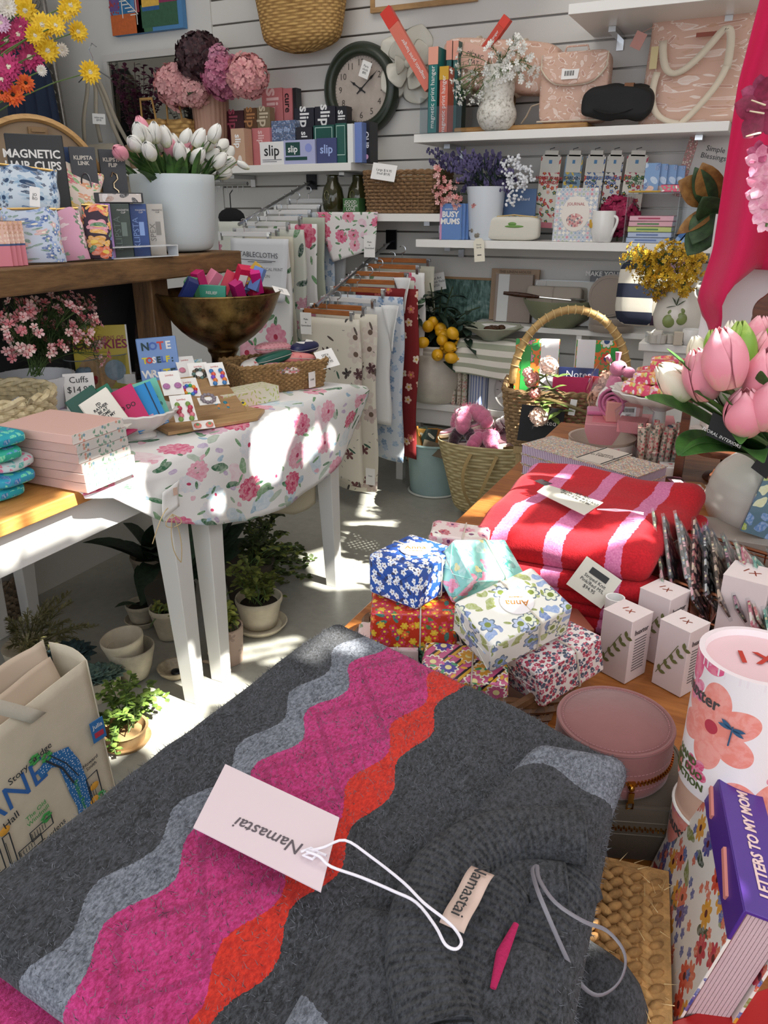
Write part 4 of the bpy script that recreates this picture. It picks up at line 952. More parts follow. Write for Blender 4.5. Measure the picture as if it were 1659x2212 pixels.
ga='white clip hangers on the left arm';gb='orange wooden clip hangers on the right arm';gc='printed cloths hanging on the left arm';gd='printed cloths hanging on the right arm'
HA=[(0,3.30,1.285,-.0,fl_big,'bright peony print tablecloth at the front of the left arm',.30,.85),(1,3.37,1.30,.02,leafp,'cream linen with one dark grey leaf, second on the left arm',.27,.62),(2,3.45,1.33,.03,grn,'white cloth with green leaves, third on the left arm',.29,.75),(3,3.54,1.355,.05,fl_big,'faded peony cloth, fourth on the left arm',.28,.8),(4,3.62,1.385,.05,sagec,'pale green linen hanging fifth on the left arm',.28,.7),(5,3.70,1.41,.06,bluec,'blue patterned cloth hanging sixth on the left arm',.28,.7),(6,3.80,1.44,.07,whc,'white cloth hanging rearmost on the left arm',.28,.7)]
ordw=['front','second','third','fourth','fifth','sixth','rearmost']
for k,y,z,dx,m,lb,w,L in HA:
    dx+=.02;hanger(ordw[k]+' white clip hanger on the left chrome arm',ax+dx,y,z,w,WB,ga,rnd(-5,5))
    t=hcloth(lb,ax+dx+.07+(.03 if k==0 else 0),y+.0,z-.025,w*1.05,L,m,gc,seed=k)
bx=-1.86
arm('sloping chrome arm carrying the wooden hangers at right',(bx-.04,3.98,1.235),(bx-.02,3.14,.985))
HB=[(0,3.17,.955,.02,bot,'cream linen tablecloth with dark magnolias, front of the right arm',.29,.80),(1,3.22,.975,.05,bot,'magnolia print cloth directly behind the front one',.30,.86),(2,3.30,1.0,.06,whc,'plain white cloth with a curled edge on the right arm',.31,.55),(3,3.38,1.04,.07,bluec,'blue toile cloth on the right arm behind the white one',.31,.8),(4,3.47,1.07,.09,redf,'dark red floral cloth hanging low on the right arm',.31,.84),(5,3.56,1.10,.10,grn,'green leaf cloth near the back of the right arm',.31,.7),(6,3.66,1.13,.12,fl_big,'peony cloth next to the wall on the right arm',.31,.6),(7,3.76,1.155,.13,leafp,'leaf linen rearmost on the right arm',.31,.6)]
for k,y,z,dx,m,lb,w,L in HB:
    hanger((ordw[:6]+['seventh','rearmost'])[k]+' wooden clip hanger on the right chrome arm',bx+dx,y,z,w,WB if k==2 else OB,gb,rnd(-6,6))
    hcloth(lb,bx+dx+.02+(.02*k if k<5 else 0),y,z-.025,w*1.08,L,m,gd,seed=k+20)
# bright white curled paper back card
for k,(px,py,y,L,lb) in enumerate(((835,660,3.25,.20,'white curled cloth corner jutting right of the magnolia cloths'),(862,600,3.45,.16,'white folded corner jutting beside the green picture'))):
    q=P(px,py,y=y);o=G().grid(8,10,lambda u,v:(.09*u*(1-v*.6)+.04*v,.03*sin(3*u+2*v),-L*v),.1,.2).done('cloth_corner',whc,None,(q.x-.03,q.y,q.z),solid=.002);tag(o,lb,'cloth')
# dark hangers far left
gz=TH('coat_hanger','black velvet hanger and garment at the far left behind the white pot','hanger',P(500,470,y=3.7));G().sph(.09,.03,.05,seg=12).tube([(0,0,.03),(0,0,.12),(.02,0,.14)],.003,5).done('hanger',mat('141416',.9),gz)
g=G()
for k in range(7): g.tube([(-.12+.035*k,0,.13),(-.12+.035*k,0,.17),(-.105+.035*k,0,.18)],.0022,4)
g.tube([(-.16,0,.17),(.12,0,.17)],.011,6).done('rail',STEEL,gz)
for k,(px,c,lb) in enumerate(((498,grn,'green and white sheer cloth behind the tall white pot'),(520,bluec,'pale blue cloth at the far left of the hanging rack'),(545,sagec,'pale green cloth beside the far left rack'))):
    q=P(px,500,y=3.6);hcloth(lb,q.x,3.6+.04*k,q.z+.05,.16,.75,c,'cloths at the far left',seed=60+k)
# sign sheet
q=P(563,515,y=3.275)
o=G().grid(10,10,lambda u,v:((u-.5)*.335*(1-.03*v)-.02*v,-.008*sin(pi*u)-.02*v*v,-.29*v),.3,.3).done('paper_sign',mat('d9dbe0',.7),None,(q.x,3.262,q.z),solid=.001);tag(o,'handwritten white paper sign clipped on the front hanger','sign')
txt('TABLECLOTHS',.034,mat('44464e'),o,(0,-.016,-.075),(rad(90),rad(2),0));G().box(.22,.001,.003,at=(-.01,-.02,-.1),rot=(0,rad(2),0)).box(.14,.001,.003,at=(.01,-.02,-.108)).done('underline',mat('44464e'),o)
txt('LOCAL ARTIST + LOCAL PRINT\nPRODUCTION',.02,mat('5a5c64'),o,(.005,-.028,-.155),(rad(86),0,0),sp=1.6)
# triangular tea towel over the shelf
pts=[P(683,458,y=3.65),P(818,458,y=3.65),P(814,535,y=3.65),P(722,566,y=3.65)]
g=G();
def tf2(u,v):
    a=pts[0].lerp(pts[1],u);b=pts[3].lerp(pts[2],u);p=a.lerp(b,v);return (p.x,-.01*sin(6*u+1)*v-.004,p.z)
g.grid(16,16,tf2,.42,.3);o=g.done('tea_towel',floral('tea_towel_print','ece8e6',1.2),None,(0,3.645,0),solid=.002);tag(o,'floral tea towel draped as a triangle over the short shelf edge','tea towel')
for px,py,y,w,h,lb,ln in ((798,508,3.63,.062,.105,'white printed swing tag hanging from the triangular tea towel','Made\nin\nQueensland'),(660,675,3.14,.06,.10,'white printed swing tag left of the magnolia tablecloth','Made\nin\nQueensland'),(800,1012,3.15,.05,.085,'small white care tag below the magnolia tablecloth hem','linen')):
    q=P(px,py,y=y);o=G().box(w,.001,h,at=(0,0,-h)).done('swing_tag',PAPER,None,(q.x,y,q.z));hang(o,lb);txt(ln,.011,INK,o,(0,-.001,-h*.45),sp=1.3)
# ================================================================ white bench along the wall
t=TH('shelf_block','white block shelf standing on the low bench behind the clock','shelf',(-.80,3.87,BZ+.0005));G().box(1.1,.20,.025,at=(0,0,.385)).done('top_board',melam,t)
for sx in(-.53,0,.53): G().box(.025,.19,.384,at=(sx,0,0)).done('upright',melam,t)
TB=BZ+.4115
# art canvas
a=P(900,597,y=3.9);b=P(1058,600,y=3.9)
t=TH('canvas_painting','dark green abstract canvas in a thin tan frame behind the lemon branches','painting',((a.x+b.x)/2,3.93,BZ+.001),(rad(-5),0,0));w=b.x-a.x+.03;hA=a.z-BZ
def green_art():
    s=NT('green_abstract');v=s.ob();n=s.noise(v,5,5,.65,2.2);n2=s.noise(s.mp(v,(18,1,4)),3,4,.6,1)
    return s.fin(s.ramp(s.math('ADD',s.math('MULTIPLY',n,.65),s.math('MULTIPLY',n2,.35)),[(.34,hx('1f2f2a')),(.46,hx('3a5a50')),(.55,hx('6f8f87')),(.62,hx('a5b5ad')),(.7,hx('3b6a55'))]),.5)
G().box(w-.03,.02,hA-.02,at=(0,0,.01)).done('canvas',green_art(),t)
g=G()
for z in(0,hA-.012): g.box(w,.035,.012,at=(0,0,z))
for s_ in(-1,1): g.box(.012,.034,hA-.025,at=(s_*(w/2-.006),0,.0125))
g.done('frame',mat('a5825c',.5),t)
q=P(942,592,y=3.86);o=tagcard(None,(q.x,3.86,q.z-.04),.105,.085,(0,rad(-12),0),'Local Art\nBroccoli Field\n$350',.018);hang(o,'handwritten price label stuck on the green abstract canvas')
# lemon pot
q=P(928,866,y=3.72)
t=TH('lemon_plant','artificial lemon tree in a round off-white stoneware crock','potted plant',(q.x+.02,3.76,BZ+.001))
G().lathe([(0,0),(.115,0),(.135,.02),(.155,.12),(.150,.2),(.128,.245),(.118,.25),(.12,.262),(.112,.27),(.118,.285),(.112,.295),(.1,.29),(.1,.25),(0,.24)],36).done('pot',mat('cfc8ba',.45,mott=.1,ms=20),t)
lem=[(868,752),(885,733),(913,735),(902,758),(962,748),(951,704),(935,690),(950,712),(960,720),(972,745),(990,742),(862,757),(975,768),(945,762),(925,700),(978,715),(955,730),(876,762),(895,725)]
LM=mat('e0a81c',.4,bump=.2,bs=200,mott=.1,ms=30);L0=t.location
lp=None
for i,(px,py) in enumerate(lem):
    c=P(px,py+5,y=3.62+rnd(-.05,.06))-L0;d=rdir(-.9,.2)
    if lp is None:
        g=G();g.sph(.027,.027,.032,seg=14,rings=10).sph(.009,.009,.012,at=(0,0,.031),seg=8,rings=5);lp=g.done('lemon',LM,t);o=lp
    else: o=lp.copy();C.objects.link(o)
    o.location=c;o.rotation_euler=d.to_track_quat('Z','Y').to_euler();s_=rnd(.9,1.12);o.scale=(s_,)*3
g=G();gl=G()
for i in range(22):
    e=V(rnd(-.2,.24),rnd(-.14,.05),rnd(.22,.62));pa=bez((0,0,.25),(e.x*.3,e.y*.3,.45),e,6);g.tube(pa,.003,5)
    for k in range(9):
        j=1+R.randrange(5);leaf(gl,pa[j]+rdir()*.01,rdir(-.3,.6),rnd(.07,.11),rnd(.03,.045),.35,4,.15)
for px,py in [(850,700),(840,730),(870,700),(1005,740),(1000,700),(890,680),(915,650),(960,670),(1010,720),(960,780),(855,745)]:
    c=P(px,py,y=3.64)-L0
    for k in range(5): leaf(gl,c+rdir()*.02,rdir(-.5,.5),.09,.042,.3,4,.15)
g.done('branch',mat('3c4a2a',.7),t);o=gl.done('foliage',petalm('14251c','243a2a','lemon_leaf'),t,smooth=False);o['kind']='stuff'
# tins, clock, towels
for k,(x0,x1,yt,lb,c) in enumerate(((969,978,775,'narrow cherry print tin, left of three beside the lemon crock',['a0454c','5d6b4e']),(981,990,772,'narrow brown print tin, middle of three beside the lemon crock',['6c4436','a98a7a']),(991,1003,775,'narrow rose print tin, right of three beside the lemon crock',['c25c64','7a8f5a']))):
    a=P(x0,862,y=3.66);b=P(x1,862,y=3.66);h=P(x0,yt,y=3.66).z-BZ
    t=TH('match_tin',lb,'tin',((a.x+b.x)/2,3.70,BZ+.001),(0,0,0),'narrow floral tins');G().lathe([(0,0),((b.x-a.x)/2,0),((b.x-a.x)/2,h-.03),(0,h-.03)],20).done('tin',pattern('tin_%d'%k,'ddd3c3',[dict(s=70,r=.42,n=5,c=c,d=.8,core='e9d9a0')],.4),t);r=(b.x-a.x)/2;G().lathe([(r*1.04,h-.029),(r*1.04,h),(0,h)],20).done('lid',mat(c[0],.4),t)
a=P(1003,872,y=3.64);b=P(1046,872,y=3.64);r=(b.x-a.x)/2;h=P(1025,797,y=3.64).z-BZ
t=TH('round_tin','blue striped cylinder tin with yellow lemons between the narrow tins and clock','tin',((a.x+b.x)/2,3.70,BZ+.001))
G().lathe([(0,0),(r,0),(r,h),(0,h)],32).done('tin',pattern('lemon_stripe','c9cdd8',[dict(s=16,r=.33,n=7,c=['d9b23c','e6c95a'],d=.6,core='eedd9a')],.4,stripe=[(70,.4,'6f83b4',0)]),t);G().lathe([(r*1.03,h),(r*1.03,h+.02),(0,h+.02)],32).done('lid',mat('aeb4c4',.35),t)
# square desk clock
a=P(1046,885,y=3.645);t=TH('desk_clock','square white desk clock with a round dial on the bench under the towels','clock',(a.x+.14,3.70,BZ+.001));s_=.27;h=.215
G().box(s_,.05,h,at=(0,0,0)).done('case',mat('dcd9d6',.35),t,bev=.004)
G().lathe([(0,.0),(.098,0),(.098,.004),(.102,.006),(.105,0)],44,at=(-.0,-.0255,h/2),rot=(rad(90),0,0)).done('dial',mat('c9c5c2',.4),t)
g=G()
for k in range(12): a_=rad(30*k);g.box(.002,.001,.012,at=(.084*sin(a_),-.031,h/2+.084*cos(a_)),rot=(0,a_,0),c=True)
g.done('hour_marks',INK,t)
for an,L,nm in((305,.055,'hour_hand'),(55,.085,'minute_hand')): a_=rad(an);G().box(.003,.001,L,at=(0,-.033,h/2),rot=(0,a_,0)).done(nm,INK,t)
# folded striped towels
tz=BZ+.218
def stripes(name,a,b,fr,w=.5,off=0,ax=0,rough=.9):
    s=NT(name);x=s.n('ShaderNodeSeparateXYZ');s.l(s.uv(),x.inputs[0]);f=s.math('FRACT',s.math('MULTIPLY_ADD',x.outputs[ax],fr,off));s.bump(s.noise(s.uv(),500,2),.3,.001);return s.fin(s.mix(s.math('LESS_THAN',f,w),hx(a),hx(b)),rough)
st=stripes('sage_stripe','e6e2d6','a3a792',1/.085,.45,.2,1)
xm=(P(998,760,y=3.66).x+P(1150,760,y=3.66).x)/2
t=TH('folded_towels','folded cream and sage striped cloth draped over the desk clock','towel',(xm-.01,3.70,tz))
g=G()
def tw_(u,v):
    x=(u-.5)*.36*(1+.02*sin(8*v));s_=v*.42
    if s_<.14: return (x,.06-s_*1.0,.125+.004*sin(12*u))
    k=s_-.14;return (x+.01*sin(6*v),-.08-.02*sin(pi*min(1,k/.05)*.5)-.01*k,.125-k*.58+.012*sin(5*u+1)*(v-.3))
g.grid(26,26,tw_,.36,.42);g.done('top_fold',st,t,solid=.006)
G().box(.33,.13,.115,at=(0,.0,0)).done('inner_folds',st,t,bev=.02,seg=3)
# scalloped bowl with forks
q=P(1062,737,y=3.68)
t=TH('scalloped_bowl','pale sage scalloped dish with tortoiseshell servers on the striped cloth','bowl',(q.x,3.69,tz+.131))
bwm=mat('9fa391',.3)
G().lathe([(0,0),(.05,0),(.055,.008),(.11,.045),(.145,.065),(.14,.068),(.1,.05),(.05,.016),(0,.014)],48,wob=lambda k,a:.05*sin(10*a)*(k>=3)*(k<=5)).done('bowl',bwm,t)
g=G()
for k in range(7): g.sph(.022,.02,.014,at=(rnd(-.07,.07),rnd(-.05,.05),.055),seg=8,rings=5)
g.done('shell_pieces',mat('4a3122',.25),t)
# sage bowl
q=P(1200,745,y=3.76)
t=TH('serving_bowl','large plain sage green bowl holding folded linen and servers','bowl',(q.x-.01,3.84,TB-.04+.0405));t.location.z=TB+.001
G().lathe([(0,0),(.08,0),(.085,.01),(.14,.05),(.175,.11),(.182,.13),(.176,.13),(.135,.06),(.07,.02),(0,.02)],44).done('bowl',mat('7d8266',.4),t)
g=G();g.tube([(-.26,-.10,.155),(-.20,-.09,.150),(-.14,-.08,.145),(-.09,-.07,.14)],[.008,.012,.011,.007],8);g.done('tortoiseshell_handle',mat('3b1d0f',.2,mott=.5,ms=60),t)
g=G();g.tube([(-.09,-.07,.14),(.06,-.05,.13)],.004,6);g.sph(.04,.022,.006,at=(.09,-.04,.135),rot=(0,rad(5),0)).done('server_blade',STEEL,t)
for k,x in enumerate((-.08,.05)):
    o=softbox(.14,.09,.10,.25,18,.004,k+3).done('folded_napkins',mat('a69c90',.9,bump=.3,bs=300),None,(t.location.x+x*1.0-.02,3.84,TB+.085),(rad(-12),0,rad(3)));tag(o,['folded taupe napkin bundle, left of two in the sage bowl','folded taupe napkin bundle, right of two in the sage bowl'][k],'napkins','napkins in the sage bowl')
# frame, book, packets against the wall
def leaning(name,label,cat,px0,px1,py0,y,m,th=.02,lean=-5,z=TB,part='panel'):
    a=P(px0,py0,y=y);b=P(px1,py0,y=y);h=a.z-z
    t=TH(name,label,cat,((a.x+b.x)/2,y+.0,z+.001),(rad(lean),0,0));G().box(b.x-a.x,th,h).done(part,m,t,bev=.002);return t,b.x-a.x,h
t,w,h=leaning('wooden_display','wide tan wooden frame standing upright behind the two-tone book','frame',1062,1166,580,3.93,mat('a88d74',.6),.02,-3,part='frame');G().box(w*.8,.003,h*.9,at=(0,-.012,h*.02)).done('backing',mat('b59f88',.7),t);txt('THE LINEN HOUSE',.02,mat('6b5a48'),t,(0,-.014,h*.94))
t,w,h=leaning('book','tall book with a white and a taupe half standing before the tan frame','book',1072,1152,592,3.885,mat('9d8d82',.5),.03,-4,part='cover');G().box(w*.3,.002,h*.99,at=(-w*.27,-.017,.002)).done('white_band',mat('d8d8d6',.5),t)
t,w,h=leaning('napkin_pack','cellophane pack of floral paper napkins behind the sage bowl','napkins',1158,1290,606,3.90,pattern('napkin_print','b8ab9a',[dict(s=12,r=.36,n=6,c=['4c5450','84867c','d8d0c2'],d=.5)],.5),.03,-5,part='napkins');G().box(w*1.03,.036,h*1.02,at=(0,-.001,-.0)).done('cellophane',clearm(),t);G().box(w*.15,.003,h*.95,at=(-w*.4,-.018,.01)).done('paper_band',mat('cfcbc6'),t)
t,w,h=leaning('cookbook','grey book titled in white capitals beside the napkin pack','book',1276,1362,585,3.93,mat('6f7072',.5),.03,-4,part='cover');txt('MAKE YOURSELF\nAT HOME',.031,PAPER,t,(0,-.018,h*.88),bold=.0006)
def round_case(label,px,py,y,r,th,c,z=None,tilt=90,cat='jewellery case'):
    q=P(px,py,y=y);t=TH('jewellery_case',label,cat,(q.x,y,z if z is not None else q.z),(rad(tilt),0,0))
    m=mat(c,.75,bump=.2,bs=200,sheen=.5)
    G().lathe([(0,0),(r*.97,0),(r,.006),(r,th*.5-.003),(r*.98,th*.5),(r,th*.5+.003),(r,th-.006),(r*.97,th),(0,th)],36).done('case',m,t);G().lathe([(r*.85,th),(r*.86,th+.002),(r*.88,th)],36).done('seam',m,t)
    return t
round_case('taupe round velvet case standing on edge before the grey book',1322,632,3.80,.095,.07,'8d8177',TB+.163)
t=round_case('taupe round velvet case lying flat under the standing one',1322,690,3.80,.105,.065,'8b7f74',TB+.001,0)
q=P(1395,690,y=3.7)
# ---------------- sideboard with pitcher, cushion, cups
SZ=.945
t=TH('sideboard','white sideboard behind the basket carrying the pear pitcher and cups','cabinet',(.03,3.22,0));G().box(.88,.5,.03,at=(0,0,SZ-.03)).done('top',melam,t,bev=.003);G().box(.84,.46,SZ-.031,at=(0,0,0)).done('body',melam,t)
for k,(px,lb,a_,b_) in enumerate(((1378,'navy and cream wide striped cushion, left of two behind the pitcher','d5cfc2','20263a'),(1432,'cream and navy striped cushion with a plum block behind the pitcher','cfc8ba','3b2338'))):
    q=P(px,690,y=3.40);o=softbox(.20,.08,.27,.5,22,.004,k+8).done('cushion',stripes('cushion_%d'%k,a_,b_,9,.5,.1*k,1),None,(q.x,3.40,SZ+.001),(rad(-8),0,0));tag(o,lb,'cushion')
q=P(1455,735,y=3.08)
t=TH('pitcher','white ceramic pitcher with painted green pears holding yellow flowers','pitcher',(q.x,3.10,SZ+.001))
cer=mat('dcd8cf',.2)
G().lathe([(0,0),(.05,0),(.055,.01),(.08,.05),(.088,.09),(.078,.13),(.055,.165),(.05,.185),(.06,.205),(.066,.21),(.058,.21),(.044,.186),(.05,.16),(0,.12)],36).done('jug',cer,t)
G().tube(bez((.055,0,.19),(.15,0,.2),(.082,0,.08),10),.008,8).done('handle',cer,t)
g=G();g.sph(.022,.006,.024,at=(-.02,-.083,.075)).sph(.013,.005,.016,at=(-.016,-.078,.1)).sph(.02,.006,.022,at=(.022,-.082,.085)).sph(.012,.005,.014,at=(.02,-.076,.108)).done('painted_pear',mat('7d8c52',.3,mott=.2,ms=40),t)
g=G()
for d in ((-.3,0,.5),(.4,0,.3),(.1,0,.6),(-.6,0,-.1)): leaf(g,(.0,-.075,.128),d,.035,.016,0,3)
g.tube([(-.02,-.078,.11),(0,-.07,.135),(.02,-.077,.115)],.002,4).done('painted_leaf',mat('3c5230',.4),t,solid=.001)
tp=tipsto(t,[(1375,545),(1390,570),(1385,600),(1410,560),(1400,590),(1425,545),(1430,575),(1450,555),(1445,590),(1465,540),(1470,575),(1490,560),(1500,585),(1485,600),(1425,600),(1460,605),(1505,560),(1400,615),(1440,620),(1475,622),(1415,630),(1395,555),(1360,560),(1450,530)],3.05,.06)
sprays(t,(0,0,.18),tp,'blossom',[petalm('c79a14','e0bd35'),petalm('a97c10','cfa422')],LEAFD,30,.010,8,.02,cluster=.038,petn=5)
# small white cups and boxes on the sideboard
mug('small white cup with a pale leaf print beside the pitcher',1492,745,2.99,SZ+.001,.035,.055,china,30,'cup')
t=TH('tea_light_box','clear pack of small white candles on the sideboard','candles',(P(1440,738,y=2.99).x-.02,2.99,SZ+.001),(0,0,rad(20)));g=G()
for i in range(3):
    for j in range(2): g.lathe([(0,0),(.014,0),(.014,.03),(0,.03)],12,at=(.03*i-.03,.03*j-.015,.001))
g.done('candles',mat('d6d0c6'),t);G().box(.1,.07,.036,at=(0,0,0)).done('wrapper',clearm(),t)
for k,(px,py,lb,c) in enumerate(((1418,738,'small white carton on the sideboard left of the candles','d4cfc6'),(1462,742,'tiny cream carton between the candles and the cup','c9bfae'))):
    q=P(px,py,y=2.98);t=TH('small_box',lb,'box',(q.x+.002,2.995-.02,SZ+.001),(0,0,rad(10*k)));G().box(.03,.03,.045).done('carton',mat(c),t,bev=.001)
# ================================================================ floor items by the wall
q=P(935,1068,z=0)
t=TH('metal_tub','pale aqua enamelled tub on the floor holding paper seed packets','tub',(-1.46,3.60,0))
G().lathe([(0,0),(.125,0),(.145,.27),(.152,.275),(.15,.285),(.14,.28),(.12,.01),(0,.01)],40).done('tub',mat('9db8b8',.35,mott=.1,ms=8),t);G().lathe([(.128,.0),(.14,.004),(.13,.01)],40).done('foot_ring',mat('c9cdc6',.4),t)
for k in range(7):
    o=G().box(.11,.012,.2).done('seed_packet',pattern('packet_%d'%k,['b8742a','3b4a3e','c08a3c','2f3a34','b06a28','5a6b52','9a6a34'][k],[dict(s=18,r=.4,n=0,c=['dccfb4','d89a3c'],st=2.5,d=.7,warp=.5)],.6),None,(-1.535+.03*k,3.56+.02*(k%3),.14),(rad(-6+5*(k%3)),rad(-22+8*k),rad(-10+8*k)))
    tag(o,['orange leaf print packet leaning left in the aqua tub','dark green packet second in the aqua tub','amber packet with white leaves third in the aqua tub','black green packet in the middle of the aqua tub','rust orange packet fifth in the aqua tub','sage packet sixth in the aqua tub','tan packet leaning right in the aqua tub'][k],'packet','packets in the aqua tub')
o=G().box(.12,.004,.07).done('kraft_label',mat('6f6250',.8),None,(-1.42,3.465,.235),(rad(-14),rad(8),0));tag(o,'brown kraft oval label propped on the aqua tub rim','label')
# straw bag with slippers
t=TH('straw_bag','open straw market bag on the floor holding fluffy slippers','basket bag',(-1.08,3.36,0),(0,0,rad(8)))
straw2=weave('a08a5c','d8c899',110,62,'pale_plaited_straw')
bag_surface(.15,.25,.40,.085,.17,'body',straw2,t)
g=G();g.tube(bez((-.06,-.165,.36),(-.12,-.28,.24),(-.02,-.13,.06),12),.010,6,flat=.5);g.tube(bez((.06,-.165,.36),(.0,-.26,.2),(-.04,-.13,.04),12),.010,6,flat=.5);g.done('handle',mat('a98f5e',.7),t)
def slipper(label,loc,rot,c,s2='d9879f',sc=1):
    t=TH('fluffy_slipper',label,'slipper',loc,rot);t.scale=(sc,)*3
    pts=[(.05*(1+.12*sin(a))*sin(a)*1.0,.13*cos(a)) for a in [2*pi*i/24 for i in range(24)]]
    G().poly(pts,.018).done('sole',mat('d6c3b4',.7),t,bev=.004);G().poly([(x*.93,y*.95) for x,y in pts],.008,at=(0,0,.018)).done('footbed',mat(s2,.9,bump=.5,bs=300,sheen=1),t,bev=.003)
    fz=mat(c,1,bump=1,bs=120,sheen=1,mott=.15,ms=50)
    for s_,y0 in ((1,.03),(-1,.03)):
        g=G();n=9
        for i in range(n):
            a=pi*(i+.5)/n;yy=y0+s_*.055*cos(a);g.sph(.034+.004*sin(i),at=(.055*cos(a),yy,.02+.062*sin(a)),seg=14,rings=10)
        g.done('fur_strap',fz,t,sub=1)
    g=G()
    for i in range(900):
        s_=R.choice((1,-1));a=pi*rnd(.05,.95);yy=.03+s_*.055*cos(a);c_=V(.055*cos(a),yy,.02+.062*sin(a));d=rdir();p=c_+d*.034
        d2=(d+rdir()*.5).normalized();sd=d2.orthogonal().normalized()*.0016;g.b.faces.new([g.b.verts.new(p-sd),g.b.verts.new(p+sd),g.b.verts.new(p+d2*.013)])
    g.done('fur_pile',fz,t,smooth=False)['kind']='stuff';return t
slipper('bright pink fluffy slipper, upper of the pink pair in the straw bag',(-1.20,3.36,.42),(rad(14),rad(-6),rad(-58)),'d9799b','d98aa2',1.05)
slipper('bright pink fluffy slipper tucked under the other at the bag rim',(-1.12,3.30,.35),(rad(5),rad(8),rad(-75)),'d06b90','c77490',.9)
slipper('dark burgundy fluffy slipper, left of two behind the pink pair',(-1.0,3.42,.39),(rad(10),rad(10),rad(-30)),'2c0f1a','4a1a2a',1.05)
slipper('dark burgundy fluffy slipper under the wicker basket at right',(-.86,3.40,.37),(rad(-8),rad(12),rad(-20)),'260d17','43182a',1.05)
slipper('nearly hidden plum slipper at the bottom left of the bag opening',(-1.22,3.32,.36),(rad(5),rad(-5),rad(-80)),'351428','431a30',.8)
# ================================================================ goods on the rustic riser
def cb(name,label,cat,x0,x1,yt,yb,d,m,x=None,y=None,zp=None,z=None,rz=0,rx=0,ry=0,group=None,part='carton',bev=.001,h=None,geom=None):
    """upright thing whose front shows between the given columns; stands at height z on the given plane"""
    q=P((x0+x1)/2,yb,x=x,y=y,z=zp);k=mpp(q);w=(x1-x0)*k;hh=h or (yb-yt)*k*1.0
    t=TH(name,label,cat,(q.x,q.y,z if z is not None else q.z),(rad(rx),rad(ry),rad(rz)),group)
    if geom is None: G().box(w,d,hh,at=(0,d/2,0)).done(part,m,t,bev=bev)
    return t,w,hh
HX1=-1.87
# tall white planter with tulips
t=TH('tulip_pot','tall smooth white pot packed with white and pink tulips on the timber riser','potted flowers',(-1.955,2.315,HZ+.001))
r=.148
G().lathe([(0,0),(r*.70,0),(r*.84,.012),(r*.90,.05),(r*1.0,.255),(r*.97,.257),(r*.93,.24),(r*.85,.2),(0,.2)],48).done('pot',mat('cfd9dd',.4,bump=.15,bs=40),t,sub=1,ang=180)
L0=t.location;TW=tulipm('e9e9e4','c9cf9e','f4f4f1');TP=tulipm('e79aab','e9c4bd','e8a6b4')
wh=[(305,285),(320,295),(335,290),(352,310),(362,300),(378,315),(395,300),(420,300),(440,305),(455,290),(472,305),(487,320),(400,345),(415,335),(430,345),(445,330),(462,345),(480,340),(300,305),(330,325),(390,330),(470,360)]
pk=[(342,318),(372,320),(270,320),(316,280),(398,308)]
for pts,m in((wh,TW),(pk,TP)):
    for px,py in pts:
        dd=rnd(-.07,.05);c=P(px,py+18,x=-1.90+dd)-L0;b=V(c.x*.35,c.y*.35,.2);tulip(t,b,c,.0235,.07,m,tilt=((c-b).normalized()+rdir()*.25))
g=G()
for i in range(70):
    a=rnd(0,6.28);q=rnd(.3,.95)*r*.8;d=V(cos(a)*rnd(.2,.8),sin(a)*rnd(.2,.8),rnd(.9,1.5));leaf(g,(cos(a)*q,sin(a)*q,.20),d,rnd(.12,.19),rnd(.025,.038),rnd(.05,.3),6,.25)
for px,py in ((285,330),(275,315),(290,345),(480,350),(490,335),(440,360),(395,370),(345,340),(480,375),(300,360)):
    c=P(px,py,x=-1.90)-L0;b=V(c.x*.3,c.y*.3,.2);leaf(g,b,c-b,(c-b).length*1.15,.036,.1,6,.25)
g.done('foliage',LEAFG,t,smooth=True)['kind']='stuff'
tulip(t,(.07,.07,.2),P(512,362,x=-1.88)-L0+V(0,0,.02),.014,.055,TW,tilt=(.5,.5,-.35))
# round wooden mirror seen from behind
q=P(82,395,x=-2.1)
t=TH('round_mirror','large round wooden framed panel seen from behind, standing on the riser','round frame',(-2.13,q.y+.02,HZ+.192),(rad(90),0,rad(62)))
G().lathe([(.185,0),(.205,0),(.205,.035),(.192,.04),(.185,.03)],56).done('rim',wood('pale_hoop','9c7443','cfa56e',20,3,0),t,ang=60);G().lathe([(0,.012),(.186,.012),(.186,.02),(0,.02)],48).done('backing',mat('a58d73',.8,mott=.06,ms=9),t)
G().box(.055,.02,.012,at=(.02,.16,.022)).box(.04,.008,.014,at=(.02,.16,.026)).done('hanger_bracket',mat('8d6f4c'),t)
t.location.z=HZ+.206
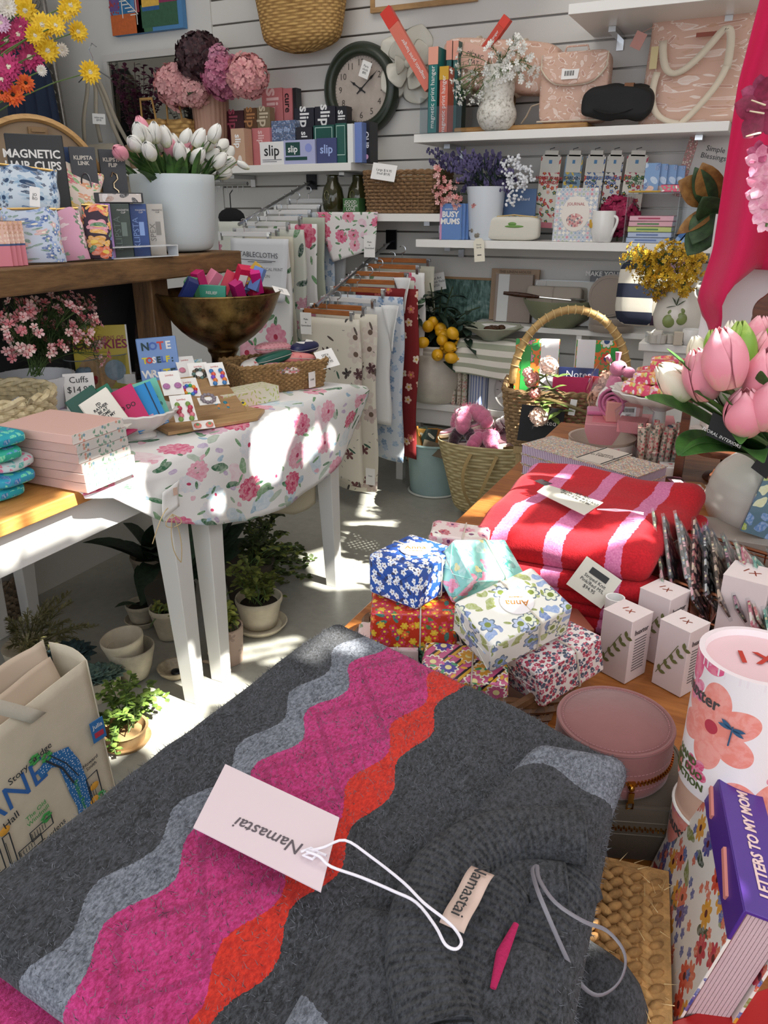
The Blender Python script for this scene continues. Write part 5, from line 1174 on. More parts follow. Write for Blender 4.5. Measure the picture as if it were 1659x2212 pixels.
# dark sign
t,w,h=cb('display_sign','black rounded display sign with white capitals behind the pouches','sign',57,168,308,560,.008,mat('1e2126',.4),x=-2.0,z=HZ+.001,rz=55,h=.345,bev=.003)
txt('MAGNETIC\nHAIR CLIPS',.031,PAPER,t,(-.012,-.001,h*.80),bold=.0008,align='CENTER')
t,w,h=cb('display_pack','navy and pale blue pack standing right of the black sign','pack',168,232,320,560,.02,mat('24406e',.4),x=-2.0,z=HZ+.001,rz=52,h=.32);G().box(w*.55,.001,h*.3,at=(w*.15,-.0008,h*.66)).done('pale_panel',mat('a9b9cf'),t)
for k,(x0,x1,yt,lb,tt) in enumerate(((182,233,345,'dark grey hook card with lettering and a double loop, left of two','KLIPSTA\nLINK'),(242,293,345,'dark grey hook card with lettering and an S hook, right of two','KLIPSTA\nFLIP'))):
    t,w,h=cb('hook_card',lb,'card',x0,x1,345,560,.018,mat('3d3f45',.45),x=-1.95,z=HZ+.001,rz=50,h=.318);txt(tt,w*.2,mat('cfc8be'),t,(0,-.001,h*.88),bold=.0005)
    g=G()
    if k==0: g.tube([(w*.22*cos(a)*(1-.35*abs(cos(a/1))**0*(.5+.5*cos(2*a))*.5)*(.8 if sin(a)<0 else 1),-.004,h*.65+h*.12*sin(a)) for a in [2*pi*i/24 for i in range(24)]],.0025,6,True)
    else: g.tube([(-w*.12,-.004,h*.75),(-w*.05,-.004,h*.79),(w*.1,-.004,h*.77),(w*.12,-.004,h*.73),(-w*.05,-.004,h*.69),(-w*.05,-.004,h*.65),(w*.1,-.004,h*.62),(w*.12,-.004,h*.55)],.003,6)
    g.done('metal_hook',mat('c9b89a' if k else '77777c',.25,1),t)
t=TH('clip_stand','black slotted stand box lying on top of the clip boxes','box',(0,0,0));D.objects.remove(t)
zc=HZ+.001
cols=[('lilac clip box with a purple clip window, first of four','b58ccb','9068b8',217,250),('dark green clip box, second of four beside the lilac one','3b4a43','6b7d74',252,290),('royal blue clip box, third of four beside the pot','2f4f92','8fb0ea',292,326),('cream clip box with pale glasses clips, last of four beside the pot','cfcac2','8e8a84',328,361)]
for lb,c,c2,x0,x1 in cols:
    t,w,h=cb('clip_box',lb,'box',x0,x1,440,556,.045,mat(c,.4),x=-1.86,z=zc,rz=48,group='clip boxes in a row',h=.158)
    txt('KLIPSTA' if c!='cfcac2' else 'SPEX',w*.5,mat(c2),t,(-w*.22,-.001,h*.45),(rad(90),rad(-90),0));G().box(w*.3,.002,h*.26,at=(w*.12,-.001,h*.4)).done('clip_window',mat(c2,.2),t)
    txt('MAGNETIC\nCLIP',w*.13,PAPER if c!='cfcac2' else INK,t,(w*.15,-.001,h*.86))
q=P(265,437,x=-1.87)
t=TH('photo_box','flat black-edged box with a photo front lying across the clip boxes','box',(-1.895,q.y+.01,zc+.160),(0,0,rad(48)));G().box(.145,.05,.03).done('carton',mat('2a2a2e',.4),t,bev=.001);G().box(.125,.001,.024,at=(.004,-.0256,.003)).done('photo',pattern('hands_photo','d8cdc6',[dict(s=30,r=.45,n=0,c=['b58f7c','3a3438','ece6e2'],st=2)],.4),t)
q=P(320,553,x=-1.81);t=TH('acrylic_tray','clear acrylic shelf tray in front of the clip boxes','tray',(-1.825,q.y-.03,HZ+.0005),(0,0,rad(78)));G().box(.28,.05,.003).box(.28,.05,.003,at=(0,0,.032)).box(.003,.05,.032,at=(-.138,0,0)).box(.003,.05,.032,at=(.138,0,0)).done('tray',mat('d9dcde',.15),t)
# fabric pouches
def pouch(label,px,py,w,h,m,z,rz,x=-1.88,ry=0,rx=-6,th=.06,sd=0,lace=False):
    q=P(px,py,x=x);t=TH('fabric_pouch',label,'pouch',(x,q.y,z),(rad(rx),rad(ry),rad(rz)))
    g=G()
    def f(u,v):
        a=2*pi*u;k=.55;cx=math.copysign(abs(cos(a))**k,cos(a));cy=math.copysign(abs(sin(a))**k,sin(a));tt=th*(sin(pi*min(1,.08+.92*v))**.6)*(1-.75*v)
        return (cx*w/2*(1-.06*v+.03*sin(9*v+sd)),cy*(tt*.5+.003),v*h+.006*sin(5*a+sd)*v)
    g.grid(40,14,f,w*2,h);g.box(w*.9,th*.5,.003);g.done('body',m,t,sub=1)
    G().tube([(-w*.46,0,h*1.0),(0,.0,h*1.01),(w*.46,0,h*1.0)],.0035,6).done('zip',mat('c9a86a',.3,.8),t);return t
P1=pattern('lace_blue','cfdbe6',[dict(s=26,r=.46,n=8,c=['8fb0cc','5c7fa8','a9c2d6'],a=.5,core='2a4668',cr=.35,rnd=.3),dict(s=60,r=.3,n=4,c=['2f4a6a'],d=.5)],.7)
P2=pattern('bright_meadow','ead9cd',[dict(s=42,r=.42,n=6,c=['e39a6c','d9606c','e9c25a','d98ca0'],core='f6ead0'),dict(s=55,r=.35,n=0,c=['7fae6b','a8c48a'],st=2.5)],.7)
P3=pattern('blue_ditsy','c4cedf',[dict(s=45,r=.44,n=5,c=['5a7cb9','8ea6cf','d3a9a6','3f62a0'],core='e9e3d2'),dict(s=60,r=.35,n=0,c=['6f8f86'],st=2.5,d=.6)],.7)
P4=pattern('pink_folk','dba3bb',[dict(s=13,r=.42,n=12,c=['c04f6a','e3c0c6'],a=.25,core='d6453f',cr=.3,ring='6f8a70'),dict(s=50,r=.3,n=4,c=['e9d0d6','7f9a7c'],d=.6)],.7)
P5=pattern('bold_floral','3a2a3a',[dict(s=24,r=.47,n=6,c=['c43a4a','e0a03c','6c7fc9','d98a9c','e46a3a'],core='f3d36a',rnd=.6,ns=8),dict(s=36,r=.4,n=0,c=['3f7a4a','e9b04a'],st=2,d=.6)],.7)
pouch('blue floral print pouch standing at the left end of the riser',80,572,.155,.14,P3,HZ+.004,52,-1.86,sd=1)
pouch('pink folk print small pouch between the blue and the bright pouches',163,568,.085,.14,P4,HZ+.004,52,-1.845,ry=-4,sd=2)
pouch('bright multicoloured floral small pouch next to the lilac clip box',216,565,.082,.15,P5,HZ+.004,54,-1.835,ry=3,sd=3)
pouch('blue lace print pouch with a tag, resting atop the blue floral pouch',65,470,.165,.125,P1,HZ+.128,52,-1.935,ry=6,sd=4)
t=pouch('orange and pink meadow print pouch tilted behind the lace pouch',152,462,.15,.15,P2,HZ+.118,50,-1.985,ry=18,sd=5)
q=P(78,425,x=-1.84);o=tagcard(None,(-1.845,q.y,q.z),.026,.05,(0,rad(8),rad(52)),'JO\nBO',.01);hang(o,'narrow paper tag hanging on the blue lace print pouch')
for k in range(4):
    q=P(10+11*k,578,x=-1.85);t=TH('soap_box',['leftmost pink box with a gold patterned top','second pink box with a gold patterned top','third pink box with a gold patterned top','rightmost pink box with a gold patterned top'][k]+' at the end of the riser','box',(-1.845-.0,q.y-.004,HZ+.001),(0,0,rad(56)),'pink and gold boxes')
    G().box(.045-.0,.07,.112,at=(0,.035+.0,0)).done('carton',mat('d57d8a',.4),t,bev=.001);G().box(.0455,.0705,.058,at=(0,.035,.055)).done('gold_band',pattern('gold_leaf','e2b7a6',[dict(s=110,r=.45,n=3,c=['d9a05c','e9c9b4','c98a5a'],st=1.5)],.3),t);G().box(.0457,.0707,.005,at=(0,.035,.052)).done('blue_line',mat('38507c'),t)
G().box(.03,.05,.13).done('carton',WHITE,TH('white_box','plain white box edge at the left end of the riser','box',(-1.90,P(-6,560,x=-1.9).y-.0,HZ+.001),(0,0,rad(50))))
# ================================================================ daisies at the upper left
t=TH('daisy_bouquet','mixed bunch of yellow, magenta and orange artificial daisies in a glass vase','flowers',(-2.0,1.36,HZ+.001))
G().lathe([(0,0),(.045,0),(.05,.02),(.055,.2),(.05,.2),(.045,.03),(0,.015)],24).done('vase',glassm('dfe6e4'),t)
Y=petalm('e3b412','f2cf35','yellow_petal',80);MG=petalm('8f1248','c2326e','magenta_petal',80);OR=petalm('c8420f','e96c1d','orange_petal',80);WP=petalm('d9d2c4','efebe2');LP=petalm('c994b8','e0b8d2');CW=mat('e6dfc8',.7);CY_=mat('e9d27a',.7);CB=mat('3a2a14',.8)
DA=[(55,22,27,Y),(92,55,27,Y),(120,55,22,Y),(152,10,24,Y),(168,68,22,Y),(102,108,27,Y),(75,75,22,Y),(194,156,24,Y),(140,28,18,Y),(12,86,30,MG),(40,75,26,MG),(66,125,30,MG),(20,145,28,MG),(5,172,24,MG),(45,60,22,MG),(28,205,24,OR),(55,180,20,OR),(5,200,18,OR),(134,108,14,WP),(15,15,22,WP),(3,50,20,LP),(90,152,12,WP),(3,182,12,WP)]
L0=t.location;g=G()
for px,py,r,m in DA:
    c=P(px,py,x=-1.80+rnd(-.05,.05));k=mpp(c);c-=L0;n=(V(0,0,1.4)-(c+L0)).normalized()+rdir()*.35
    daisy(t,c,n,r*k,m,CB if m is OR else CW);g.tube(bez((0,0,.03),(c.x*.2,c.y*.1+.02,c.z*.75),c-n.normalized()*.004,8),.0016,4)
g.done('stem',STEMG,t)
g=G()
for i in range(14): leaf(g,V(rnd(0,.1),rnd(0,.2),rnd(.25,.5)),rdir(),.07,.02,.3,4,.1)
g.done('foliage',LEAFG,t,smooth=False)
# ================================================================ far upper left wall
def wp(px,py,y=3.95): return P(px,py,y=y)
t=TH('ornate_mirror','tall mirror with a silver scrolled frame leaning at the far left','mirror',(0,0,0))
a=wp(100,40,3.75);b=wp(150,300,3.75);t.location=(a.x,3.75,b.z-.35)
G().box(.09,.03,1.15,at=(.02,0,0),rot=(0,rad(-3),0)).done('frame',mat('8b8782',.35,.6,mott=.25,ms=70),t,bev=.012)
g=G()
for k in range(22):
    z=.04+.05*k;x=.02-math.tan(rad(3))*z;g.tube([(x+.022*cos(a_)*(1-.4*i/10),-.017,z+.022*sin(a_)*(1-.4*i/10)) for i,a_ in enumerate([rad(40*j) for j in range(10)])],.0035,5)
g.done('scrollwork',mat('a19b92',.3,.7),t);G().box(.7,.006,1.1,at=(-.37,.004,.02)).done('glass',mat('5b6068',.08,.9),t)
t=TH('navy_garment','navy blue draped garment hanging before the silver framed mirror','garment',(P(65,200,y=3.6).x,3.6,P(65,265,y=3.6).z-.25))
g=G();g.grid(28,16,lambda u,v:((u-.5)*(.34+.12*(1-v))*(1 if v<.8 else 1-(v-.8)*2.4),-.03*sin(9*pi*u)*(1.1-v)-.03*sin(pi*u),.62*v),1,1);g.done('cloth',mat('14233c',.85),t,solid=.004);G().tube([(-.0,0,.6),(0,0,.68),(.02,0,.69)],.003,5).done('hanger_hook',STEEL,t)
# framed mirror above the shelf
a=wp(216,118,3.93);b=wp(470,92,3.93);zb0=wp(330,330,3.93).z
t=TH('wall_mirror','white framed wall mirror behind the hydrangeas','mirror',((a.x+b.x)/2,3.96,zb0),(0,0,0));w=b.x-a.x;h=(a.z+b.z)/2-zb0
g=G();g.box(w,.03,.035,at=(0,0,h-.035)).box(w,.03,.03,at=(0,0,0)).box(.03,.029,h-.066,at=(-w/2+.015,0,.0305)).box(.03,.029,h-.066,at=(w/2-.015,0,.0305));g.done('frame',mat('cfccc8',.5),t);G().box(w-.05,.008,h-.06,at=(0,.004,.03)).done('glass',mat('8d8c84',.06,.95),t)
# burgundy leaves
t=TH('foliage_bunch','dark burgundy leafy bunch in front of the framed mirror','flowers',(P(300,300,y=3.72).x,3.72,zs+.001))
G().lathe([(0,0),(.06,0),(.08,.12),(.075,.12),(0,.1)],20).done('vase',mat('8a6f55',.6),t)
L0=t.location;bush(t,(0,0,.1),[P(px,py,y=3.72+rnd(-.08,.08))-L0 for px,py in ((240,135),(255,150),(270,140),(290,135),(310,140),(330,150),(345,145),(250,180),(275,175),(300,165),(325,175),(350,180),(265,210),(290,200),(315,205),(340,210),(360,200),(245,165))],petalm('3a1428','5c2440'),.016,22,'leaves',mat('3a1a22'))
# small straw purses
for k,(px,lb) in enumerate(((330,'small round straw purse left of the other on the wall shelf'),(372,'small straw purse with a looped handle beside the ribbed vase'))):
    t=TH('straw_purse',lb,'bag',(P(px,280,y=3.66).x,3.68+.05*k,zs+.001));bag_surface(.07,.09,.15,.04,.05,'body',straw,t,nu=30,nv=8);G().tube([(-.05,-.04,.14),(-.04,-.05,.21),(.04,-.05,.21),(.05,-.04,.14)],.006,6).done('handle',mat('a88148',.7),t);t.location.z=zs+.001;t.scale=(1,1,1.6)
D.objects['wall_shelf']  # shelf carries these
wshelf(P(230,360,y=SY).x,P(428,360,y=SY).x,zs,SY,'white wall shelf at the far left carrying the straw purses')
# ribbed vase with hydrangeas
q=P(455,350,y=3.80);t=TH('hydrangea_vase','ribbed blush pink vase with five large hydrangea heads','vase of flowers',(q.x+.01,3.82,zs+.001))
G().lathe([(0,0),(.078,0),(.084,.01),(.102,.385),(.096,.385),(.09,.3),(0,.3)],96,wob=lambda k,a:.022*sin(24*a) if 1<=k<=3 else 0).done('vase',mat('b9907b',.55),t,ang=60)
L0=t.location
for px,py,r,c in ((382,185,46,('cf8f93','e5b0ae')),(432,125,50,('2c1a22','54343a')),(482,165,44,('a34e72','c98299')),(535,165,44,('d58a92','ecb2ae')),(420,195,34,('d99a9d','eab9b4')),(470,130,30,('b0698a','cf92a6'))):
    c=P(px,py,y=3.68);k=mpp(c);hydrangea_head(t,c-L0,r*k*.95,petalm(*c_) if 0 else petalm(c and c_[0] if 0 else [c2 for c2 in (('cf8f93','e5b0ae'),)][0][0],'e5b0ae') if 0 else petalm(dict({46:'cf8f93',50:'2c1a22',44:'a34e72',34:'d99a9d',30:'b0698a'})[r] if px!=535 else 'd58a92',dict({46:'e5b0ae',50:'54343a',44:'c98299',34:'eab9b4',30:'cf92a6'})[r] if px!=535 else 'ecb2ae'),170 if r>40 else 100)
    G().tube(bez((0,0,.3),(0,-.02,.42),c-L0,6),.004,5).done('stem',STEMG,t)
g=G()
for d in ((-.6,-.5,.1),(.7,-.5,.05),(.9,-.3,.2),(.2,-.8,-.1),(-.3,-.7,.3)): leaf(g,(0,-.03,.4),d,.22,.09,.2,6,.15)
g.done('foliage',LEAFD,t)
# beige totes on a wire hanger
t=TH('tote_bag','beige cotton totes on a wire hanger hooked over the white mirror frame','tote bag',(P(205,125,y=3.88).x,3.86,P(205,125,y=3.88).z))
G().tube([(.0,.0,-.05),(0,0,0),(-.02,.0,.04),(.01,0,.07),(.04,0,.05)],.003,6).tube([(-.13,0,-.12),(0,0,-.05),(.13,0,-.12)],.004,6).done('hanger',STEEL,t)
bg=mat('a89e8d',.9,bump=.2,bs=300)
g=G()
for k,(xa,xb,zc2) in enumerate(((-.02,-.12,-.45),(.03,.02,-.45),(.02,.22,-.52),(.04,.28,-.5))): g.grid(2,12,lambda u,v:(xa+(xb-xa)*v+.03*(u-.5),-.03-.01*k+.01*sin(7*v),-.06+(zc2+.06)*v),.03,.5)
g.done('strap',bg,t,solid=.003)
for k,(x0,w,z0,h) in enumerate(((.0,.32,-.46,.5),(.14,.34,-.52,.5))):
    G().grid(10,10,lambda u,v:(x0+(u-.5)*w,-.06+.03*k+.012*sin(5*u+v*3),z0-h*v),.3,.4).done('bag_panel',bg,t,solid=.006)
txt('WOOD\nSHED',.045,mat('3a362f'),t,(.06,-.082,-.60),bold=.001);q=P(222,258,y=3.8);o=tagcard(None,(q.x,3.77,q.z),.10,.055,(0,rad(5),0),'cotton totes\n$29.95',.014);hang(o,'handwritten paper tag on the beige cotton totes')
# ================================================================ floral tablecloth
hem=[(1.16,.80),(1.25,.771),(1.345,.70),(1.41,.65),(1.56,.589),(1.79,.511),(2.0,.495),(2.166,.507),(2.32,.55),(2.47,.60),(2.54,.66),(2.60,.74)]
def hemz(y):
    for (a,b),(c,d) in zip(hem,hem[1:]):
        if a<=y<=c: return b+(d-b)*(y-a)/(c-a)
    return hem[-1][1]
g=G();L_=.84
def tc(u,v):
    y=1.17+1.42*u;s_=v*1.22;top=.8035-max(0,y-2.45)*.25*(1 if y>2.45 else 0)
    if s_<L_:
        x=-2.17+s_*(.835/L_)
        if y<1.28: x=max(x,-2.17)+ (0 if 1 else 0)
        return (x,y,top+.001*sin(9*y+7*x))
    k=(s_-L_)/(1.22-L_);hz=hemz(y);e=min(1,k*5);z=top-.006*e-(top-hz)*k
    return (-1.335+.012*e+.010*sin(9*y+.5)*k+.012*sin(17*y)*k*k,y,z)
g.grid(70,60,tc,1.42,1.22)
clothp=pattern('rose_garden_tablecloth','f3f2f1',[dict(s=6.5,r=.36,n=0,c=['cfe0ec','f3d6e0','dfe9ee'],d=.4,warp=.8,hi='ffffff',st=1.4),
 dict(s=9.5,r=.36,n=0,c=['4f8560','86ab84','b9c8bb','3a6e50'],st=2.6,d=.55,hi='dbe8d8',warp=.5),
 dict(s=7.2,r=.36,n=11,c=['e0698f','eaa0b6','c9dfea','d94f78','e3b6cf','dfe3ea'],a=.16,core='c23e66',cr=.16,d=.62,hi='fdeef2',ns=10,warp=.35),
 dict(s=15,r=.3,n=0,c=['3f7550','6b9a6c','9fb8a2'],st=3.2,d=.35,hi='cfe0cc'),dict(s=17,r=.28,n=0,c=['9dbfd6','c7b1d2','e9a9bb'],st=1.6,d=.25,hi='eef4f8',warp=.8)],.85,bump=.1,paint=.75)
o=g.done('tablecloth',clothp,None,solid=.0015,off=1);tag(o,'white tablecloth printed with pink roses hanging over the left table edge','tablecloth')
# twine bundle tag at the cloth corner
q=P(370,1110,x=-1.30)
t=TH('folded_paper_tag','folded white paper tag tied with twine to the tablecloth corner','tag',(-1.30,q.y,q.z),(0,0,rad(80)))
G().grid(6,6,lambda u,v:((u-.5)*.055+.006*v,.003*sin(4*v)-.002,.03+(v-.5)*.07+.018*u),.05,.07).done('paper',PAPER,t,solid=.001);G().box(.013,.001,.02,at=(.018,-.003,.047)).done('stamp',mat('d8b9a8'),t)
g=G()
for pts in (bez((0,-.004,0),(-.05,-.01,-.02),(-.005,-.006,-.035),8),bez((0,-.004,0),(.04,-.02,-.03),(.0,-.006,-.035),8),bez((0,-.004,0),(-.03,-.01,-.09),(.01,-.006,-.14),8)+bez((.01,-.006,-.14),(.025,-.01,-.07),(.0,-.004,0),8),bez((-.012,-.004,.02),(-.05,-.03,.03),(-.075,-.01,-.055),8)): g.tube(pts,.0013,5)
g.done('twine',TWINE,t)
# ================================================================ pink notebooks
A=P(15,945,z=.93);B=P(175,968,z=.93)
cpt=V(-1.395,1.245,TZ+.006);an=rad(-3)
pg=pattern('floral_page_edge','efe7e0',[dict(s=85,r=.36,n=5,c=['d9686a','8fb39a','e7a58f','7fa8b8'],d=.45),dict(s=60,r=.3,n=0,c=['6f9a7c'],st=3,d=.3)],.8,paint=.1)
z=TZ+.006
for k in range(6):
    t=TH('notebook',['bottom','second lowest','third','fourth','second highest','top'][k]+' pale pink notebook of the stack at the cloth corner','notebook',(cpt.x-.012*k*.3+rnd(-.003,.003)-.03,cpt.y-.002*k,z),(0,0,rad(3)+rnd(-.03,.03)),'pale pink notebooks in a stack')
    w,d,h=.225,.165,.0215;cm=mat('e3b9ae',.45)
    G().box(w,d,.003).box(w,d,.003,at=(0,0,h-.003)).box(w,.0025,h,at=(0,-d/2+.001,0)).done('cover',cm,t,bev=.001);G().box(w-.004,d-.006,h-.006,at=(-.0,.001,.003)).box(.001,d-.002,h,at=(w/2-.0,0,0)).done('pages',pg,t)
    if k<5: G().box(w+.002,d+.002,h+.0004,at=(0,0,0)).done('plastic_sleeve',clearm(),t)
    z+=.0225
# turquoise rolled bundles
tq=[pattern('turquoise_batik_%d'%k,c,[dict(s=40,r=.42,n=0,c=cs,st=1.6,warp=1)],.7) for k,(c,cs) in enumerate((('1f9fb0',['3fc8a8','1478a8','7fd6c0']),('2aa78f',['1a86b8','57d0a0']),('c9d6d8',['d9628a','4fb6b0']),('2a98b8',['39c9a0','1d6fb4'])))]
z=TZ+.002
for k in range(5):
    q=P(18+[4,0,8,0,10][k],1068,z=TZ);t=TH('wrap_bundle',['lowest','second','third','fourth','highest'][k]+' turquoise patterned cloth bundle at the left table edge','cloth bundle',(-1.53+.012*(k%2),1.075+.01*(k%3),z),(0,0,rad(8*(k%3)-6)),'turquoise cloth bundles')
    softbox(.21,.11,.03,.5,22,.006,k).done('folded_cloth',tq[[0,3,2,1,0][k]],t,sub=1);z+=.029
# cream willow basket
q=P(10,925,z=TZ)
t=TH('willow_basket','round cream willow basket cut off by the left edge','basket',(-1.93,1.42,TZ+.002))
cw=mat('cdbd97',.55,mott=.25,ms=50)
basket(t,circ(.155),0,.115,cw,mat('b5a37c',.6,mott=.3,ms=50),20,9,.009,1.1,True,.013)
o=G().box(.05,.16,.004).done('printed_card',pattern('confetti','e7e4e8',[dict(s=60,r=.4,n=0,c=['c9687c','6f8fc4','7fb39a','3f3f4a'],st=2)],.5),None,(-1.90,1.44,TZ+.075),(0,rad(-35),rad(30)));tag(o,'small printed card resting inside the cream willow basket','card')
# ribbed white planter with pink wax flowers
q=P(95,825,z=TZ)
t=TH('wax_flower_pot','ribbed white planter bursting with pink wax flowers under the riser','potted flowers',(-2.09,1.72,TZ+.001))
G().lathe([(0,0),(.10,0),(.108,.01),(.122,.105),(.115,.105),(.108,.03),(0,.02)],96,wob=lambda k,a:.02*sin(32*a) if 1<=k<=3 else 0).done('pot',mat('d8d8dc',.4),t,ang=60)
L0=t.location
tp=[P(px,py,x=-1.98+rnd(-.12,.1))-L0 for px,py in ((10,700),(25,730),(45,690),(60,710),(75,680),(90,730),(100,700),(115,745),(125,700),(140,650),(120,655),(155,665),(170,690),(150,700),(185,700),(200,660),(190,720),(205,690),(210,740),(140,740),(35,760),(15,680),(60,745),(100,760),(165,720),(50,660),(85,665),(30,650),(180,650),(215,765))]
sprays(t,(0,0,.1),tp,'blossom',[petalm('e9a7ac','f6d4d2'),petalm('d9707f','eea9ab'),petalm('f0bfb9','f8e2da')],petalm('28401f','46602f'),6,.0145,64,.055,cluster=.035,core=mat('b8474a'),each=True,nw=.07)
# dark backdrop board behind (black leaning panel)
t=TH('dark_board','black panel leaning behind the timber post under the riser','board',(-2.17,1.98,TZ+.001),(0,0,rad(70)));G().box(.62,.02,.37,at=(-.02,0,0)).done('panel',mat('131417',.5),t);G().grid(6,8,lambda u,v:((u-.5)*.14+.30-.10*v,-.016-.006*sin(4*u),.37-.36*v),.2,.3).done('clear_cover',clearm(),t)
# cookies book
t,w,h=cb('cookbook','yellow cookbook with crimson capitals and round cookies on the cover','book',172,283,700,835,.018,mat('c2ab1c',.4),x=-2.08,z=TZ+.001,rz=42,rx=-8)
G().box(w*.03,.019,h,at=(w*.5,.009,0)).done('page_edge',PAPER,t);txt('VARIATIONS OF',w*.11,mat('8d2445'),t,(w*.05,-.001,h*.80));txt('COOKIES',w*.235,mat('8d2445'),t,(0,-.001,h*.70),bold=.001)
G().sph(w*.36,.004,w*.36,at=(-.02,-.0,h*.25),seg=30).done('cookie_print',mat('c59a6a',.7,mott=.2,ms=80),t);G().sph(w*.2,.004,w*.2,at=(w*.22,-.003,h*.3),seg=24).done('cookie_print',mat('9fb0ba',.7,mott=.2,ms=60),t)
# glass cylinders with small things
for k,(px,py,r,hh,lb) in enumerate(((185,845,.058,.115,'clear glass cylinder behind the cuffs sign holding felt trinkets'),(250,835,.06,.12,'second clear glass cylinder nearer the blue book'))):
    q=P(px,py,z=TZ);t=TH('glass_jar',lb,'jar',(q.x,q.y,TZ+.001));G().lathe([(r,0),(r,hh),(r-.003,hh),(r-.003,.005),(0,.005)],32,cap=True).done('jar',clearm(),t)
    G().tube([(r*cos(a),r*sin(a),hh) for a in [2*pi*i/32 for i in range(32)]],.0018,5,True).done('rim',mat('8f979c',.1,.3),t)
    for j,(c,dx,dz,s_) in enumerate((('8fa4b4',0,.055,.03),('b3262e',.02,.03,.02),('a3583c',-.02,.02,.022))):
        o=G().sph(s_,s_*.8,s_*.8,seg=12).sph(s_*.4,at=(s_*.8,0,s_*.5)).done('felt_trinket',mat(c,.9,mott=.2,ms=60),None,(q.x+dx,q.y+dx,TZ+.006+dz));tag(o,['grey blue','red','terracotta'][j]+' felt trinket inside the '+('left' if k==0 else 'right')+' glass cylinder','trinket')
# cuffs sign
t,w,h=cb('price_sign','small white sign handwritten cuffs with the price','sign',142,205,790,850,.002,PAPER,x=-1.93,z=TZ+.001,rz=45,rx=-8,h=.115)
txt('Cuffs\n$14.95',w*.3,INK,t,(0,-.001,h*.68),sp=1.1)
q=P(262,835,z=TZ);t=TH('white_box','small white carton between the jars and the green books','box',(q.x+.03,q.y,TZ+.001),(0,0,rad(40)));G().box(.065,.04,.05).done('carton',WHITE,t,bev=.001)
# note to self book
t,w,h=cb('notebook','sky blue notebook with multicoloured capital letters leaning on the timber post','notebook',312,395,712,838,.022,mat('7c9fd6',.4),x=-1.79,z=TZ+.001,rz=40,rx=-6,ry=-3,h=.205,bev=.004)
for row,(s_,cc) in enumerate((('NOTE',['1f3f45','4e6fc0','d9483a','f3f2ee']),('TOSELF:',['e3d23a','d9483a','f3f2ee','1f3f45','4e6fc0','e3d23a','1f3f45']),('WRITE',['f3f2ee','f3f2ee','4e6fc0','e3d23a','1f3f45']),('NO',['1f3f45','d9483a']))):
    n=len(s_);st_=w*.8/max(n,5)*1.0 if row!=0 else w*.19
    for i,ch in enumerate(s_): txt(ch,w*(.27 if row!=1 else .21),mat(cc[i]),t,((i-(n-1)/2)*st_,-.0012,h*(.86-.22*row)),bold=.0012,name='letter')
# patterned card, coral toy and floral bundle behind earrings
t,w,h=cb('greeting_card','pastel tropical print card box standing behind the earring cards','card',382,448,766,838,.02,pattern('coast_print','b9c4c2',[dict(s=40,r=.42,n=5,c=['5f9ab0','c99aa0','8fa37c','e6dccb'],core='e9d9a0')],.5),x=-1.72,z=TZ+.001,rz=35,rx=-14,ry=-6,h=.125);G().box(w*.5,.001,h*.3,at=(w*.1,-.001,h*.25)).done('label_panel',mat('c9dbe3'),t)
q=P(398,790,x=-1.93);t=TH('knitted_toy','coral orange knitted arm of a toy behind the blue notebook','toy',(-1.90,2.10,TZ+.001));G().tube(bez((.02,-.0,.0),(.03,.03,.08),(-.03,.05,.16),8),[.02,.022,.023,.023,.022,.021,.02,.018,.012],10).sph(.03,at=(.02,0,.028)).done('body',mat('d0694a',.95,bump=.8,bs=140),t)
t=TH('cloth_bundle','faded floral cloth bundle beside the brass pedestal','cloth',(-1.84,2.10,TZ+.001));softbox(.16,.10,.10,.6,20,.02,4).done('folded_cloth',floral('faded_floral','c8cfc8',1.6),t,sub=1)
# ================================================================ scalloped footed dish with little books
q=P(318,948,z=TZ)
t=TH('scalloped_dish','white scalloped footed dish holding small coloured books','dish',(q.x-.02,q.y+.0,TZ+.004),(0,0,rad(25)))
G().lathe([(0,0),(.04,0),(.042,.006),(.03,.016),(.045,.024),(.085,.05),(.108,.078),(.104,.082),(.08,.058),(.04,.03),(0,.026)],72,wob=lambda k,a:(.035*sin(18*a)*min(1,(k-4)/2) if 5<=k<=8 else 0)).done('dish',mat('dddad6',.3),t)
BK=[('I\'D RATHER\nBE AT HOME\nWITH MY CAT','ece7dc','cream book about a cat, leaning at the left of the scalloped dish',202,'2a2a2c'),('MY FUCK IT\nLIST'.replace('FUCK','*'),'0e5f4a','green book with white lettering at the back of the dish',245,'f0efec')]
BK=[(160,905,.0,('I\'D\nRATHER\nBE AT\nHOME\nWITH MY\nCAT'),'e9e3d6','2c2c2e','cream little book with black lettering leaning left in the dish',-24,-22),
(212,895,.02,'MY\nBOOK\nLIST','0f6b50','f0efec','dark green little book with white lettering at the back of the dish',-22,-24),
(238,900,.0,'TO DO','c2185f','2a1620','hot pink little book in the middle of the dish',-20,-20),
(285,905,.0,'','1c86c9','0b4a74','bright blue little book with a black elastic in the dish',-16,-14),
(335,890,.02,'PEOPLE\nI DISLIKE\n(I\'M GOING\nTO NEED\nMORE PAGES)','6fc2ad','20302c','mint little book listing people, rightmost in the dish',-12,-16),
(190,870,.03,'','0c4a3a','f0efec','spine of a darker green little book behind the cream one',-26,-26)]
